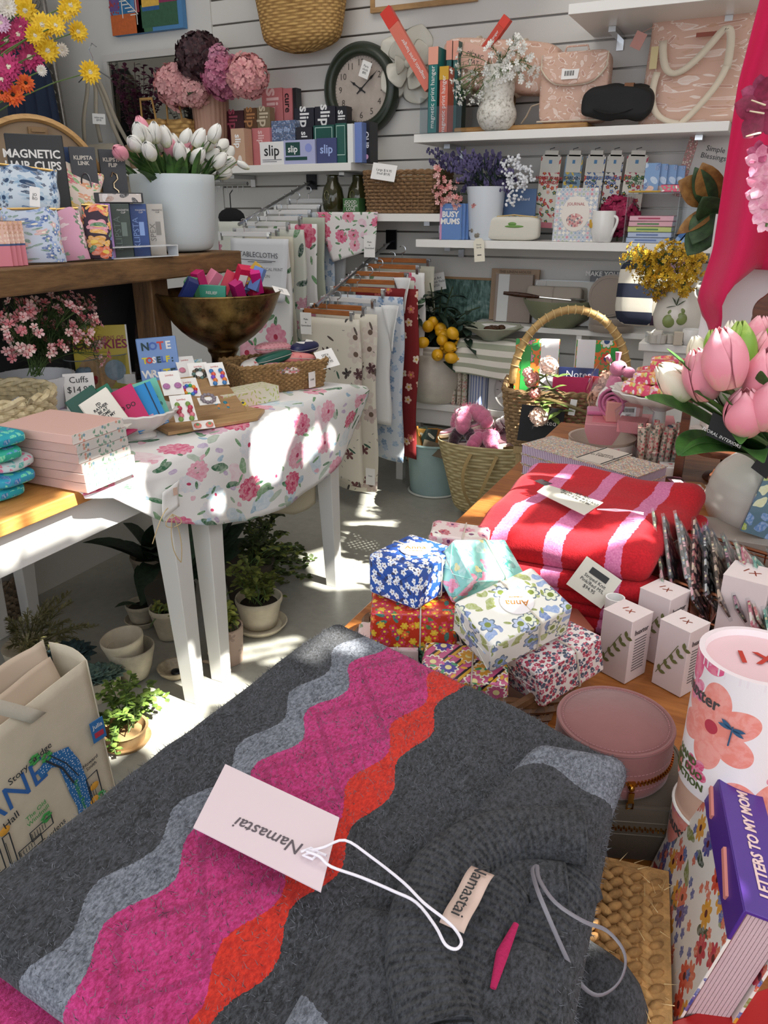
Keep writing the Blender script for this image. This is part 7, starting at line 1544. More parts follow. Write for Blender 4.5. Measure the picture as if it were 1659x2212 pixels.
# ================================================================ right table: knitwear
def heather(s,c1,c2,v,sc=400):
    n=s.noise(s.mp(v,(1,.55,1),(0,0,.6)),sc,3,.7);n2=s.noise(v,60,3,.6)
    return s.ramp(s.math('ADD',s.math('MULTIPLY',n,.8),s.math('MULTIPLY',n2,.2)),[(.38,hx(c1)),(.62,hx(c2))])
def knit(name,mode):
    s=NT(name);v=s.n('ShaderNodeNewGeometry').outputs['Position'] if 0 else s.ob();x=s.n('ShaderNodeSeparateXYZ');s.l(v,x.inputs[0]);X,Yy=x.outputs[0],x.outputs[1]
    dark=heather(s,'101115','494b51',v);grey=heather(s,'4f535d','8e939e',v);pink=heather(s,'9c1050','cf3a86',v);org=heather(s,'b01604','e0321a',v)
    col=dark
    lam=2*pi/.092
    w=s.math('SINE',s.math('MULTIPLY',Yy,lam));w2=s.math('SINE',s.math('MULTIPLY_ADD',Yy,lam,1.4))
    jit=s.math('MULTIPLY',s.math('SUBTRACT',s.noise(v,300,2),.5),.004)
    def th(t,amp,ww): return s.math('GREATER_THAN',s.math('ADD',s.math('MULTIPLY_ADD',ww,amp,X),jit),t)
    if mode=='top':
        for t,amp,ww,c in((-.380,.009,w,grey),(-.347,.010,w2,pink),(-.263,.008,w,org),(-.236,-.007,w,dark)): col=s.mix(th(t,amp,ww),col,c)
        dx=s.math('SUBTRACT',X,-.305)
        lat=s.math('ABSOLUTE',s.math('SUBTRACT',s.math('ABSOLUTE',s.math('SUBTRACT',s.math('FRACT',s.math('MULTIPLY',Yy,1/.092)),.5)),s.math('ABSOLUTE',s.math('MULTIPLY',dx,13))))
        lat2=s.math('MULTIPLY',s.math('LESS_THAN',lat,.05),s.math('LESS_THAN',s.math('ABSOLUTE',dx),.042))
    elif mode=='sleeve':
        col=s.mix(s.math('GREATER_THAN',s.math('ADD',s.math('MULTIPLY_ADD',Yy,1.0,s.math('MULTIPLY',s.math('SINE',s.math('MULTIPLY',X,70)),.010)),jit),.555),dark,grey)
        col=s.mix(s.math('LESS_THAN',s.math('ADD',s.math('ADD',Yy,s.math('MULTIPLY',X,.5)),jit),.19),col,grey);lat2=None
    elif mode=='pinkfold':
        col=s.mix(s.math('GREATER_THAN',X,-.44),org,pink);lat2=None
    else: lat2=None
    h=s.noise(v,520,3,.8);hh=s.math('ADD',h,s.math('MULTIPLY',s.noise(v,90,2),.6))
    if mode=='rib': 
        hh=s.math('ADD',hh,s.math('MULTIPLY',s.math('SINE',s.math('MULTIPLY',s.n('ShaderNodeSeparateXYZ').outputs[0],1)),0));u=s.uv();xu=s.n('ShaderNodeSeparateXYZ');s.l(u,xu.inputs[0]);hh=s.math('ADD',h,s.math('MULTIPLY',s.math('SINE',s.math('MULTIPLY',xu.outputs[0],2*pi/.0062)),.7))
        col=s.mix(s.math('MULTIPLY',s.math('LESS_THAN',s.math('SINE',s.math('MULTIPLY',xu.outputs[0],2*pi/.0062)),-.75),.18),col,hx('17181a'))
    if lat2 is not None:
        hh=s.math('SUBTRACT',hh,s.math('MULTIPLY',lat2,2.2));col=s.mix(s.math('MULTIPLY',lat2,.35),col,hx('7a1248'))
    s.bump(hh,.85,.0022);return s.fin(col,.95,sheen=.08)
KT=knit('striped_wool','top');KS=knit('sleeve_wool','sleeve');KR=knit('ribbed_wool','rib');KD=knit('charcoal_wool','dark');KP=knit('pink_wool','pinkfold')
def slab(g,cor,zt,th,r,nx=40,ny=40,bumpf=None,puff=0):
    """soft folded slab: cor = far-left, far-right, near-right, near-left (x,y)"""
    FL,FR,NR,NL=[Vector((*c,0)) for c in cor];W_=((FR-FL).length+(NR-NL).length)/2;L_=((FL-NL).length+(FR-NR).length)/2
    side=th-r if th>2*r else 0;ext=r*pi/2+max(0,th-2*r)+r*pi/2
    def f(u,v):
        x=(u)*(W_-2*r+2*ext)-ext;y=v*(L_-2*r+2*ext)-ext
        ix=min(max(x,0),W_-2*r);iy=min(max(y,0),L_-2*r);dx,dy=x-ix,y-iy;d=math.hypot(dx,dy)
        d=min(d,ext)
        if d>1e-9: nx_,ny_=dx/math.hypot(dx,dy),dy/math.hypot(dx,dy)
        else: nx_=ny_=0
        if d<r*pi/2: o=r*sin(d/r);dz=r*(1-cos(d/r))
        elif d<r*pi/2+max(0,th-2*r): o=r;dz=r+(d-r*pi/2)
        else: k=(d-r*pi/2-max(0,th-2*r))/r;o=r*cos(k);dz=th-r+r*sin(k)
        px=(ix+r+nx_*o)/W_;py=(iy+r+ny_*o)/L_
        q=NL.lerp(NR,px).lerp(FL.lerp(FR,px),py);z=zt-dz
        if puff: z+=puff*(sin(pi*min(1,max(0,px)))*sin(pi*min(1,max(0,py))))**.5*(1 if dz<r else 0)
        if bumpf and dz<th*.8: z+=bumpf(q.x,q.y)
        return (q.x,q.y,z)
    g.grid(nx,ny,f,W_,L_);return g
def fuzz(o,n,parent,m,L=.006,name='wool_fuzz',sel=None):
    g=G();me=o.data;ps=[p for p in me.polygons if p.normal.z>-.2];R5=random.Random(5)
    for i in range(n):
        p=R5.choice(ps);vs_=[me.vertices[k].co for k in p.vertices];a=R5.random();b=R5.random();q=vs_[0].lerp(vs_[1],a).lerp(vs_[3].lerp(vs_[2],a),b)
        d=(p.normal*.6+rdir()*.8).normalized();s_=d.orthogonal().normalized()*.00025;l=L*R5.uniform(.5,1.4)
        v=[g.b.verts.new(q-s_),g.b.verts.new(q+s_),g.b.verts.new(q+d*l)];g.b.faces.new(v)
    o2=g.done(name,m,parent,smooth=False);o2['kind']='stuff';return o2
wr=lambda x,y:.0045*noise.noise(Vector((x*11,y*7,.3)))+.0016*noise.noise(Vector((x*40,y*30,1)))
# lowest sweaters
t=TH('folded_sweater','lowest folded charcoal sweater of the knitwear pile','sweater',(0,0,0))
slab(G(),[(-.47,.70),(-.07,.60),(-.03,.17),(-.50,.19)],.835,.054,.024,bumpf=wr).done('body',KD,t,ang=180)
slab(G(),[(-.10,.50),(.005,.47),(-.0,.33),(-.10,.33)],.862,.07,.03,16,16).done('sleeve',KD,t,ang=180)
t=TH('folded_sweater','middle charcoal sweater with a bright pink and orange folded edge','sweater',(0,0,0))
slab(G(),[(-.455,.72),(-.07,.61),(-.03,.185),(-.49,.205)],.878,.042,.02,bumpf=wr).done('body',KD,t,ang=180)
o=slab(G(),[(-.475,.60),(-.3,.5),(-.27,.185),(-.492,.200)],.888,.022,.01,24,24).done('bright_fold',KP,t,ang=180);fuzz(o,1500,t,mat('d94a90',.9),.004)
SW=TH('folded_sweater','folded charcoal wool sweater with pink, grey and orange wavy bands on top of the pile','sweater',(0,0,0));t=SW
o=slab(G(),[(-.428,.738),(-.055,.625),(-.03,.20),(-.478,.228)],.925,.036,.0175,110,110,bumpf=wr).done('body',KT,t,ang=180)
fuzz(o,11000,t,mat('6a6c72',.9),.0045);fuzz(o,2500,t,mat('2c2d31',.9),.006)
# sleeve laid over the right part, with a paler band
o=slab(G(),[(-.135,.600),(-.048,.620),(-.055,.47),(-.16,.47)],.938,.04,.018,30,30,bumpf=wr).done('sleeve',KS,t,ang=180);fuzz(o,2200,t,mat('55555a',.9),.004)
o=slab(G(),[(-.21,.37),(-.06,.40),(-.045,.19),(-.20,.19)],.934,.045,.018,30,30,bumpf=wr).done('sleeve',KS,t,ang=180);fuzz(o,1500,t,mat('48484c',.9),.004)
def smo(p,n):
    o=[];N=len(p)
    for i in range(N):
        a,b,c,d=p[i-1],p[i],p[(i+1)%N],p[(i+2)%N]
        for k in range(n): s_=k/n;o.append(.5*((2*b)+(-a+c)*s_+(2*a-5*b+4*c-d)*s_*s_+(-a+3*b-3*c+d)*s_**3))
    return o
def band(pxs,w,z,nm,m,h=.010,parent=None,n=60):
    pts=[P(px,py,z=z) for px,py in pxs];ps=[]
    for i in range(len(pts)-1):
        p0=pts[max(0,i-1)];p1=pts[i];p2=pts[i+1];p3=pts[min(len(pts)-1,i+2)]
        for k in range(8):
            s_=k/8;ps.append(.5*((2*p1)+(-p0+p2)*s_+(2*p0-5*p1+4*p2-p3)*s_*s_+(-p0+3*p1-3*p2+p3)*s_**3))
    ps.append(pts[-1]);N=len(ps)-1;L_=sum((ps[i+1]-ps[i]).length for i in range(N));g=G()
    def f(u,v):
        i=min(N-1,int(u*N));p=ps[i].lerp(ps[i+1],u*N-i);d=(ps[min(N,i+1)]-ps[max(0,i-1)]).normalized();nr=Vector((-d.y,d.x,0));a=(v-.5)*2
        return p+nr*w/2*a+Vector((0,0,h*(1-abs(a)**3)-h*.9*(abs(a)>.99)))
    g.grid(n,14,f,L_,w);return g.done(nm,m,parent or t,ang=180,solid=.002)
band([(1265,1800),(1150,1790),(1040,1815),(955,1880),(915,1980),(915,2100),(950,2220)],.052,.938,'ribbed_collar',KR,.008)
band([(1225,1905),(1120,1900),(1060,1960),(1010,2060),(985,2160),(990,2240)],.040,.930,'inner_collar',KR,.006)
band([(1250,1890),(1190,1950),(1150,2050),(1130,2150),(1120,2230)],.045,.922,'inner_collar',KR,.006)
g=G();pp=[P(*p,z=.936) for p in ((1115,1995),(1085,2060),(1065,2135))];g.tube(pp,[.002,.0042,.002],8,flat=.5);g.done('magenta_edge',mat('a81550',.9,bump=.6,bs=400),t)
# neck label
a=P(1043,1880,z=.95);b=P(975,2010,z=.948);d=(b-a);an=math.atan2(d.y,d.x);L_=d.length
o=G().grid(14,4,lambda u,v:(u*L_,(v-.5)*.018,.003*sin(pi*u)+.0015*sin(9*u)),L_,.018).done('neck_label',mat('cdb3a6',.7),t,a,(0,0,an),solid=.0006);txt('Namastai',.0135,INK,o,(L_*.42,0,.0045),(0,0,0))
# swing tag and its cord
cs=[P(*p,z=.945) for p in ((418,1793),(693,1928),(733,1765),(487,1653))];cen=sum(cs,Vector())/4
g=G();v1=g.vs([c-cen for c in cs]);v2=g.vs([c-cen+Vector((0,0,.0012)) for c in cs]);g.b.faces.new(v1[::-1]);g.b.faces.new(v2)
for i in range(4): g.b.faces.new((v1[i],v1[(i+1)%4],v2[(i+1)%4],v2[i]))
tg=g.done('swing_tag',mat('e0cdd2',.6),t,cen,(rad(-1.5),rad(1),0),smooth=False)
A=P(655,1835,z=.947);B=P(503,1772,z=.947);an=math.atan2(B.y-A.y,B.x-A.x);mid=(A+B)/2-cen
txt('Namastai',.0165,mat('5b5258'),tg,(mid.x,mid.y,.0016),(0,0,an))
CO=mat('ece6ee',.6)
g=G();q=[(668,1838,.950),(700,1830,.952),(745,1815,.953),(800,1850,.952),(870,1905,.955),(915,1950,.957),(960,1985,.958),(985,2010,.957),(997,2035,.957),(985,2050,.956),(962,2040,.957),(940,2000,.957),(900,1950,.954),(850,1925,.952),(780,1895,.950),(715,1872,.950),(690,1850,.952),(665,1840,.951)]
g.tube(smo([P(a_,b_,z=c_) for a_,b_,c_ in q],4),.0011,7,True);g.tube([P(a_,b_,z=.950) for a_,b_ in ((650,1840),(672,1832),(690,1842),(675,1856),(655,1848),(680,1838),(705,1848))],.0011,6);g.done('cord',CO,t)
g=G();pp=[P(*p,z=z) for *p,z in ((1160,1870,.945),(1165,1900,.95),(1200,1950,.95),(1260,1990,.94),(1310,2010,.93),(1345,2050,.92),(1350,2090,.91),(1330,2130,.90),(1290,2150,.90),(1250,2120,.91),(1215,2050,.93),(1180,1970,.95),(1160,1920,.955),(1150,1880,.945))]
g.tube(smo(pp,4),.0016,7,True,flat=.5);g.done('ribbon_loop',mat('77737a',.4),t)
# jute basket
t=TH('jute_pouch','braided natural jute pouch beneath the sweater at the front of the table','jute bag',P(1270,2110,z=.80)-Vector((0,0,.019)),(0,0,rad(8)))
jm=[mat('b58a55',.85,mott=.4,ms=80,bump=.8,bs=200),mat('a47a48',.85,mott=.4,ms=80,bump=.8,bs=200)]
g=[G(),G()]
for r_ in range(7):
    for k in range(16):
        x=-.058+.0175*r_;y=-.105+.0135*k
        for s_ in(0,1): g[s_].sph(.0085,.0042,.005,at=(x+(.004 if s_ else -.004),y+s_*.0065,.052-.004*abs(r_-3)*.5-(.018 if k==15 else 0)),rot=(0,0,rad(38 if s_ else -38)),seg=10,rings=6)
g[0].box(.125,.215,.048).done('braid',jm[0],t);g[1].done('braid',jm[1],t)
g=G()
for k in range(260):
    q=Vector((rnd(-.065,.065),rnd(-.11,.115),rnd(.03,.056)));d=rdir(0,1);s_=d.orthogonal().normalized()*.0004;g.b.faces.new([g.b.verts.new(q-s_),g.b.verts.new(q+s_),g.b.verts.new(q+d*.012)])
g.done('loose_fibre',mat('d9bd88'),t,smooth=False)['kind']='stuff'
# ================================================================ striped blankets
def blanketm():
    s=NT('red_pink_stripe');x=s.n('ShaderNodeSeparateXYZ');s.l(s.ob(),x.inputs[0]);n=s.noise(s.ob(),9,2);n2=s.noise(s.ob(),240,2)
    f=s.math('ADD',s.math('ADD',x.outputs[0],s.math('MULTIPLY',x.outputs[1],-.10)),s.math('MULTIPLY_ADD',n,.022,s.math('MULTIPLY',n2,.006)))
    fr=s.math('FRACT',s.math('MULTIPLY_ADD',f,1/.088,.93));s.bump(s.math('ADD',s.noise(s.ob(),700,2),s.noise(s.ob(),60,2)),.5,.0012)
    rd=s.ramp(s.noise(s.ob(),300,2),[(.3,hx('b00d1c')),(.7,hx('cf1526'))]);pk=s.ramp(s.noise(s.ob(),300,2),[(.3,hx('cf6a9c')),(.7,hx('e58cb6'))])
    return s.fin(s.mix(s.math('LESS_THAN',fr,.30),rd,pk),.9,sheen=.05)
BM=blanketm()
z=RZ+.001
for k in range(5):
    th=[.024,.024,.026,.030,.052][k];j=[(.0,.0),(.012,.008),(-.008,.004),(.01,-.005),(0,-.0)][k];tt_h=z+th
    t=TH('folded_blanket',['lowest','second','third','fourth','uppermost'][k]+' red blanket with pink stripes in the folded stack','blanket',(0,0,0),(0,0,0),'red and pink striped blankets')
    e=.0 if k<4 else .01
    cor=[(-.385+j[0],1.47),(-.045+j[0],1.44),(-.095+j[0],1.085+j[1]),(-.375+j[0],1.075+j[1])]
    bf=(lambda x,y:.012*noise.noise(Vector((x*9,y*9,5)))+.010*noise.noise(Vector((x*3,y*14,2)))) if k==4 else (lambda x,y:.002*noise.noise(Vector((x*9,y*9,k))))
    slab(G(),cor,tt_h,th,min(.03,th*.48),60,60,bumpf=bf,puff=.008 if k==4 else 0).done('fold',BM,t,ang=180);z=tt_h-(.002 if k<4 else 0)
ztop=z+.022
cs=[P(*p,z=ztop+.006) for p in ((1160,1062),(1262,1112),(1303,1085),(1180,1046))];cen=sum(cs,Vector())/4;g=G();v2=g.vs([c-cen for c in cs]);g.b.faces.new(v2);o=g.done('swing_tag',mat('d9d5c8',.6),None,cen,(0,0,0),smooth=False,solid=.001);hang(o,'cream swing tag with a barcode lying on the uppermost striped blanket')
A=P(1225,1078,z=ztop);B=P(1180,1058,z=ztop);an=math.atan2(B.y-A.y,B.x-A.x)
txt('MUST SIDE FOLD\nCOLOUR RED NOTES\nSIZE: S/M',.009,INK,o,(A.x-cen.x+.02,A.y-cen.y,.0012),(0,0,an));g=G()
for k in range(9): g.box(.0016 if k%3 else .003,.018,.0005,at=(k*.0032,0,0))
g.done('barcode',INK,o,((B-cen).x,(B-cen).y+.008,.0012),(0,0,an))
g=G()
for dz in(0,.004): g.tube([P(1290,1100,z=ztop+.008),P(1330,1100+dz*900,z=ztop+.010),P(1360,1103,z=ztop+.008),P(1390,1108+dz*900,z=ztop+.004)],.0011,5)
co=g.done('cord',CO,o);co.matrix_parent_inverse=o.matrix_basis.inverted()
cs=[P(*p,z=.858) for p in ((1232,1247),(1290,1287),(1333,1262),(1282,1232))]
q=P(1283,1262,x=-.20) ;o=G().box(.062,.001,.052,c=True).done('swing_tag',mat('d9d5c8',.6),None,P(1283,1258,y=1.064),(rad(-25),rad(28),0));hang(o,'cream price tag poking out between the lower striped blankets');txt('Striped Knit\nPink/Red M/L\n$94.95',.0075,INK,o,(0,-.001,-.005));G().box(.03,.0008,.01,at=(0,-.001,.008)).done('barcode',INK,o)
# ================================================================ wrapped soaps in a round basket
bc=P(1000,1425,z=.80);t=TH('round_basket','round brown cane basket heaped with paper wrapped soaps','basket',(-.305,.90,RZ+.001))
cane=mat('6b4a30',.5,mott=.35,ms=40);basket(t,circ(.138),0,.052,cane,mat('55391f',.6),22,6,.0065,1.12,True,.009)
E_='efe9df'
SPp={
'blossom':pattern('soap_blue_blossom','2b55a8',[dict(s=75,r=.42,n=0,c=['1a2a5c','24418c'],st=2.4,d=.8),dict(s=95,r=.46,n=5,c=['f2f2f4','e3e8f2'],core='8a6a5a',cr=.22,d=.85)],.35,paint=.1),
'teal':pattern('soap_teal_pink','8fcfc4',[dict(s=38,r=.48,n=0,c=['5fae9f','a9ddd2','3f9186'],st=1.7,warp=1.2),dict(s=30,r=.40,n=4,c=['e4849c','e9a6b2'],a=.4,d=.45,warp=.8),dict(s=50,r=.3,n=3,c=['e3d98f'],d=.25)],.3,paint=.5),
'paisley_red':pattern('soap_red_paisley','e6d3cf',[dict(s=40,r=.45,n=8,c=['b8344a','d98a9a','e9e2d6'],a=.3,core='7a3a6a',warp=.6)],.35),
'orange':pattern('soap_orange_garden','c23a24',[dict(s=60,r=.46,n=0,c=['4f7a3c','3a7a6a'],st=2.4,d=.6),dict(s=84,r=.48,n=6,c=['d92a1c','ee6a2a','c21f4a','e3b51f','d92a50'],core='f0cf3a',cr=.3,d=.95)],.35,paint=.15),
'lodden':pattern('soap_lodden','ece9e0',[dict(s=46,r=.48,n=0,c=['8fa6cf','a9b36a','6f86b8'],st=2.2,warp=1.2,d=.85),dict(s=36,r=.42,n=6,c=['b9c4de','dfe3c4','8ba3c9'],a=.35,core='7a8a3a',cr=.35,ring='6a7a8a',d=.7),dict(s=60,r=.3,n=0,c=['8f9a3f'],st=2.6,d=.5)],.35,paint=.35),
'ditsy':pattern('soap_ditsy_pink','e6dcd8',[dict(s=110,r=.44,n=5,c=['b83a58','c9607a','4a5672'],core='e9c9c0',d=.95),dict(s=140,r=.35,n=0,c=['3c4a60','a8304a'],d=.6)],.35,paint=.1),
'bandana':pattern('soap_paisley_dark','2a2430',[dict(s=34,r=.47,n=10,c=['4a3a9a','2f7a4c','e0a030','c95a86'],a=.25,core='efe3a0',cr=.3,ring='f0ead8',rnd=.4,ns=9),dict(s=90,r=.4,n=0,c=['d9609a','e9b03a','4aa06a'],st=2,d=.5)],.35,stripe=[(60,.5,'c95f8a',0),(60,.25,'d9a83a',.3)],rot=.6,paint=.1),
'peony':pattern('soap_pale_peony','e3cbc9',[dict(s=22,r=.46,n=9,c=['d9919f','e6b0b6'],a=.2,core='b8607a',d=.6),dict(s=40,r=.4,n=0,c=['6f8a5c'],st=2.4,d=.4)],.35),
'night':pattern('soap_night_floral','14181c',[dict(s=60,r=.42,n=5,c=['e6e0d8','2f6a4c','1f7a8a'],core='d9a03a',d=.7)],.35,paint=.1)}
BAND=mat('cfc4b4',.6)
def soap(label,px,py,z,rot,key,w=.100,d=.068,h=.05,sticker=None,fold=True,sc=1):
    q=P(px,py,z=z);t=TH('wrapped_soap',label,'soap',q,tuple(rad(a) for a in rot));w,d,h=w*sc,d*sc,h*sc
    g=G();g.box(w,d,h,c=True).done('paper_wrap',SPp[key],t,bev=.005,seg=3)
    for s_ in(-1,1):
        g=G();x=s_*(w/2+.0008);g.box(.0012,d*.72,.0008,at=(x,0,0),c=True)
        for a in(-1,1): g.tube([(x,a*d*.44,h*.42),(x+s_*.0006,a*d*.06,.0)],.0006,4);g.tube([(x,a*d*.44,-h*.42),(x+s_*.0006,a*d*.06,.0)],.0006,4)
        g.done('end_fold',SPp[key],t)
    e=.0012;a,b=d/2+e,h/2+e;pts=[]
    for cx,cy,a0 in((a-.005,b-.005,0),(-a+.005,b-.005,90),(-a+.005,-b+.005,180),(a-.005,-b+.005,270)):
        for k in range(4): an=rad(a0+k*30);pts.append((w*.08,cx+.005*cos(an),cy+.005*sin(an)))
    G().tube(pts,.0011,5,True).done('elastic_band',BAND,t)
    if sticker:
        o=G().lathe([(0,0),(.021,0),(.021,.0008),(0,.0008)],32).done('round_sticker',mat('e9e3e4',.4),t,(w*.04,0,h/2+.0012),(0,0,rad(sticker)));txt('Anna',.014,mat('c9823a',.3,.5),o,(0,.003,.0012),(0,0,0));txt('OF BRISBANE',.003,mat('c9823a',.3,.5),o,(0,-.007,.0012),(0,0,0))
    return t
soap('pale pink peony soap peeking out at the left rim of the basket',850,1405,.835,(0,0,20),'peony')
soap('dark green and black floral soap low in the basket, mostly hidden',975,1400,.84,(5,0,30),'night')
soap('dark soap printed with bright paisleys and stripes at the basket front',1003,1462,.845,(8,2,18),'bandana',.108,.07)
soap('pink and navy ditsy flower soap at the right rim of the basket',1192,1425,.862,(-4,-10,58),'ditsy',.108,.075,.055)
soap('red and orange garden flower soap, second layer at the left',893,1335,.885,(0,0,24),'orange',.112,.07,.055)
soap('red and white paisley soap at the very back of the heap',990,1178,.93,(0,4,15),'paisley_red',.085,.062,.05)
soap('blue soap with white blossoms, topmost at the left of the heap',893,1232,.945,(0,0,76),'blossom',.092,.082,.058,-50)
soap('teal and pink floral soap tilted on its edge at the top of the heap',1035,1232,.945,(34,14,62),'teal',.100,.066,.056)
soap('white soap with blue and olive vines and a round sticker, facing front',1105,1335,.925,(16,-10,55),'lodden',.122,.082,.052,150)
# flat copper tinted cartons behind the soaps
for k,(px,py,z,lb) in enumerate(((1195,1300,RZ+.026,'upper flat salmon carton behind the soap basket'),(1215,1315,RZ+.0135,'middle flat salmon carton behind the soap basket'),(1235,1335,RZ+.001,'lowest flat salmon carton behind the soap basket'))):
    q=P(px,py,z=z);t=TH('flat_carton',lb,'carton',(-.235+.012*k,1.035-.012*k,z),(0,0,rad(35)),'flat salmon cartons');G().box(.13,.085,.0118).done('carton',mat('b8705c',.35),t,bev=.001)
# ================================================================ white and pink cartons with a roman numeral mark
cart=mat('e2d2d2',.5);foil=mat('b8634a',.3,.7);GLf=mat('6f7346',.5)
def hcarton(label,px,py,w,h,rz,z=RZ+.001,txtv=True,sprig=True):
    q=P(px,py,z=z);t=TH('gift_carton',label,'carton',(q.x,q.y,z),(0,0,rad(rz)));d=w
    G().box(w,d,h,at=(0,d/2,0)).done('carton',cart,t,bev=.0008);G().box(w*1.01,d*1.01,.001,at=(0,d/2,h)).done('lid_flap',mat('e6d8d6',.5),t)
    txt('I X',w*.3,foil,t,(0,d/2,h+.0014),(0,0,rad(-20)))
    if sprig:
        g=G()
        for k in range(5):
            for s_ in(-1,1): leaf(g,(-w*.3+.008*k,-.0009,h*.25+.012*k),(.5+s_*.6,0,.5-s_*.5),.010,.006,0,3,0,up=(0,1,0))
        g.tube([(-w*.4,-.0009,h*.2),(w*.2,-.0009,h*.2+.055)],.0005,4);g.done('sprig_print',GLf,t)
    if txtv:
        txt('huxter',w*.24,mat('4a4444'),t,(w/2+.0008,d*.5,h*.8),(rad(90),0,rad(90)))
        g=G()
        for k in range(12): g.box(.0004,d*.55,.0012,at=(w/2+.0006,d*.5,h*.68-.0045*k))
        g.done('small_print',mat('6a6262'),t)
    return t
hcarton('white gift carton nearest the soap basket, left of three in front of the wire basket',1318,1462,.048,.098,-26,RZ+.001)
hcarton('white gift carton standing behind the left one against the wire basket',1395,1425,.050,.108,-26)
hcarton('white gift carton right of three, beside the tall flower printed tube',1437,1490,.046,.100,-28)
hcarton('tallest white gift carton at the right, behind the flower printed tube',1575,1445,.060,.142,-12,sprig=False)
hcarton('white gift carton cut off by the right edge beside the tallest one',1700,1445,.06,.14,-10,sprig=False)
q=P(1268,1440,z=RZ);t=TH('paper_roll','white paper cylinder standing just behind the left gift carton','cylinder',(-.135,1.05,RZ+.001));G().lathe([(0,0),(.014,0),(.014,.09),(.012,.09),(.012,.02),(0,.02)],20).done('roll',WHITE,t)
q=P(1515,1330,z=.83);t=TH('paper_flower','salmon paper petals propped at the corner of the wire basket','paper flower',P(1512,1400,z=RZ+.001))
g=G()
for k in range(5): leaf(g,(0,0,.03),(sin(k*1.3)*.4-.1,.1,1-.15*k),.05,.022,.1,5,.1)
g.tube([(0,0,0),(0,0,.03)],.002,5);g.done('petals',mat('d9917c',.6),t,solid=.0006)
# small quilted case with a gold chain
t=TH('coin_case','pale flat case with a gold rope edge behind the tube lid','case',P(1620,1372,z=RZ+.02)+Vector((0,-.06,.0)),(0,rad(14),rad(25)));slab(G(),[(-.05,.035),(.05,.035),(.05,-.035),(-.05,-.035)],.0,.016,.007,16,16).done('case',mat('cbb0a6',.6),t,ang=180)
g=G()
for k in range(44):
    a=2*pi*k/44;g.sph(.0022,at=(.052*math.copysign(abs(cos(a))**.5,cos(a)),.037*math.copysign(abs(sin(a))**.5,sin(a)),-.004),seg=6,rings=4)
g.done('rope_edge',BRASS,t);t.location.z=RZ+.025
# ================================================================ copper wire basket of packets
CPR=mat('8a5238',.25,.9)
t=TH('wire_basket','copper wire basket full of cellophane wrapped printed squares','wire basket',(.055,1.185,RZ+.001),(0,0,rad(-20)))
g=G();w,d,h=.36,.20,.10
def rr(z,k=1,r=.0022): g.tube([(x*k,y*k,z) for x,y in [rrect(w,d,.02)(i/48) for i in range(48)]],r,6,True)
rr(h,1,.0032);rr(h*.93,1,.0018);rr(h*.5,.95);rr(.003,.9)
f=rrect(w,d,.02)
for i in range(34): x,y=f(i/34);g.tube([(x*.9,y*.9,.003),(x,y,h)],.0013,5)
for i in range(9): g.tube([(-w*.45+i*w*.1125,-d*.45,.003),(-w*.45+i*w*.1125,d*.45,.003)],.0013,5)
g.done('wire_frame',CPR,t)
g=G();g.tube(bez((-w/2,-.06,h),(-w/2-.035,0,h+.01),(-w/2,.06,h),8),.0018,5);g.done('handle_loop',CPR,t)
PK=[('dark rose floral cloth square, leftmost in the wire basket','4c403e',['a85a66','5f7a5c']),('near black floral cloth square, second from the left in the wire basket','2f2a30',['9a4a5c','6a6a72']),('charcoal floral cloth square, third in the wire basket','2c2c34',['b86a78','7a8a9a']),('black and blush floral cloth square, fourth in the wire basket','2a2428',['d0909a','4a5a6a']),('dark wine cloth square, fifth in the wire basket','3c2a2e',['b85a5c','d9b0a0']),('black cloth square with white flecks, sixth in the wire basket','202026',['c9c4c4','6a4a5a']),('brown cream cloth square, seventh in the wire basket','4a3a34',['c9a890','7a5a50']),('deep plum cloth square, eighth in the wire basket','3a2430',['a86a80','506a5c']),('cream and coral cloth square, ninth in the wire basket','c9b8ae',['b85a5a','7a8a6a']),('pink cloth square, tenth in the wire basket','d58a96',['efdcd4','b8405c']),('mint cloth square, eleventh in the wire basket','8fb8a6',['dfe6dc','4a8a7a']),('teal cloth square, twelfth in the wire basket','5a8f94',['a9c9c4','2f5a66']),('light blue cloth square, thirteenth in the wire basket','7aa6c4',['cfdfe8','3f6a9a']),('royal blue peacock cloth square, fourteenth in the wire basket','33609a',['7fb0d4','1f3a6a']),('blue and green cloth square at the right end of the wire basket','3f7a9a',['a9b84a','274a78'])]
for k,(lb,bgc,cs_) in enumerate(PK):
    m=pattern('square_%d'%k,bgc,[dict(s=55,r=.45,n=5,c=cs_,core='d9c9a0',d=.85),dict(s=80,r=.35,n=0,c=[cs_[0]],st=2.4,d=.6)],.5,paint=.3)
    X=-.112+.0195*k;tt=TH('cloth_square',lb,'folded cloth',t.matrix_basis@Vector((X,-.0+.006*(k%3),.012)),(0,rad(-22-1.2*k),rad(-20+20+rnd(-7,7))),'wrapped squares in the wire basket')
    s_=.138;pts=[(-s_/2,0),(s_/2,0),(s_/2,s_),(-s_/2,s_)]
    kk=rad(rnd(20,42));g=G();g.box(.0035,s_,s_,at=(0,0,0));o=g.done('cloth',m,tt,(0,-.05 if 0 else 0,.02),(kk,0,0));
    G().box(.0052,s_*1.05,s_*1.05,at=(0,0,-.003)).done('cellophane',clearm(),tt,(0,0,.02),(kk,0,0))
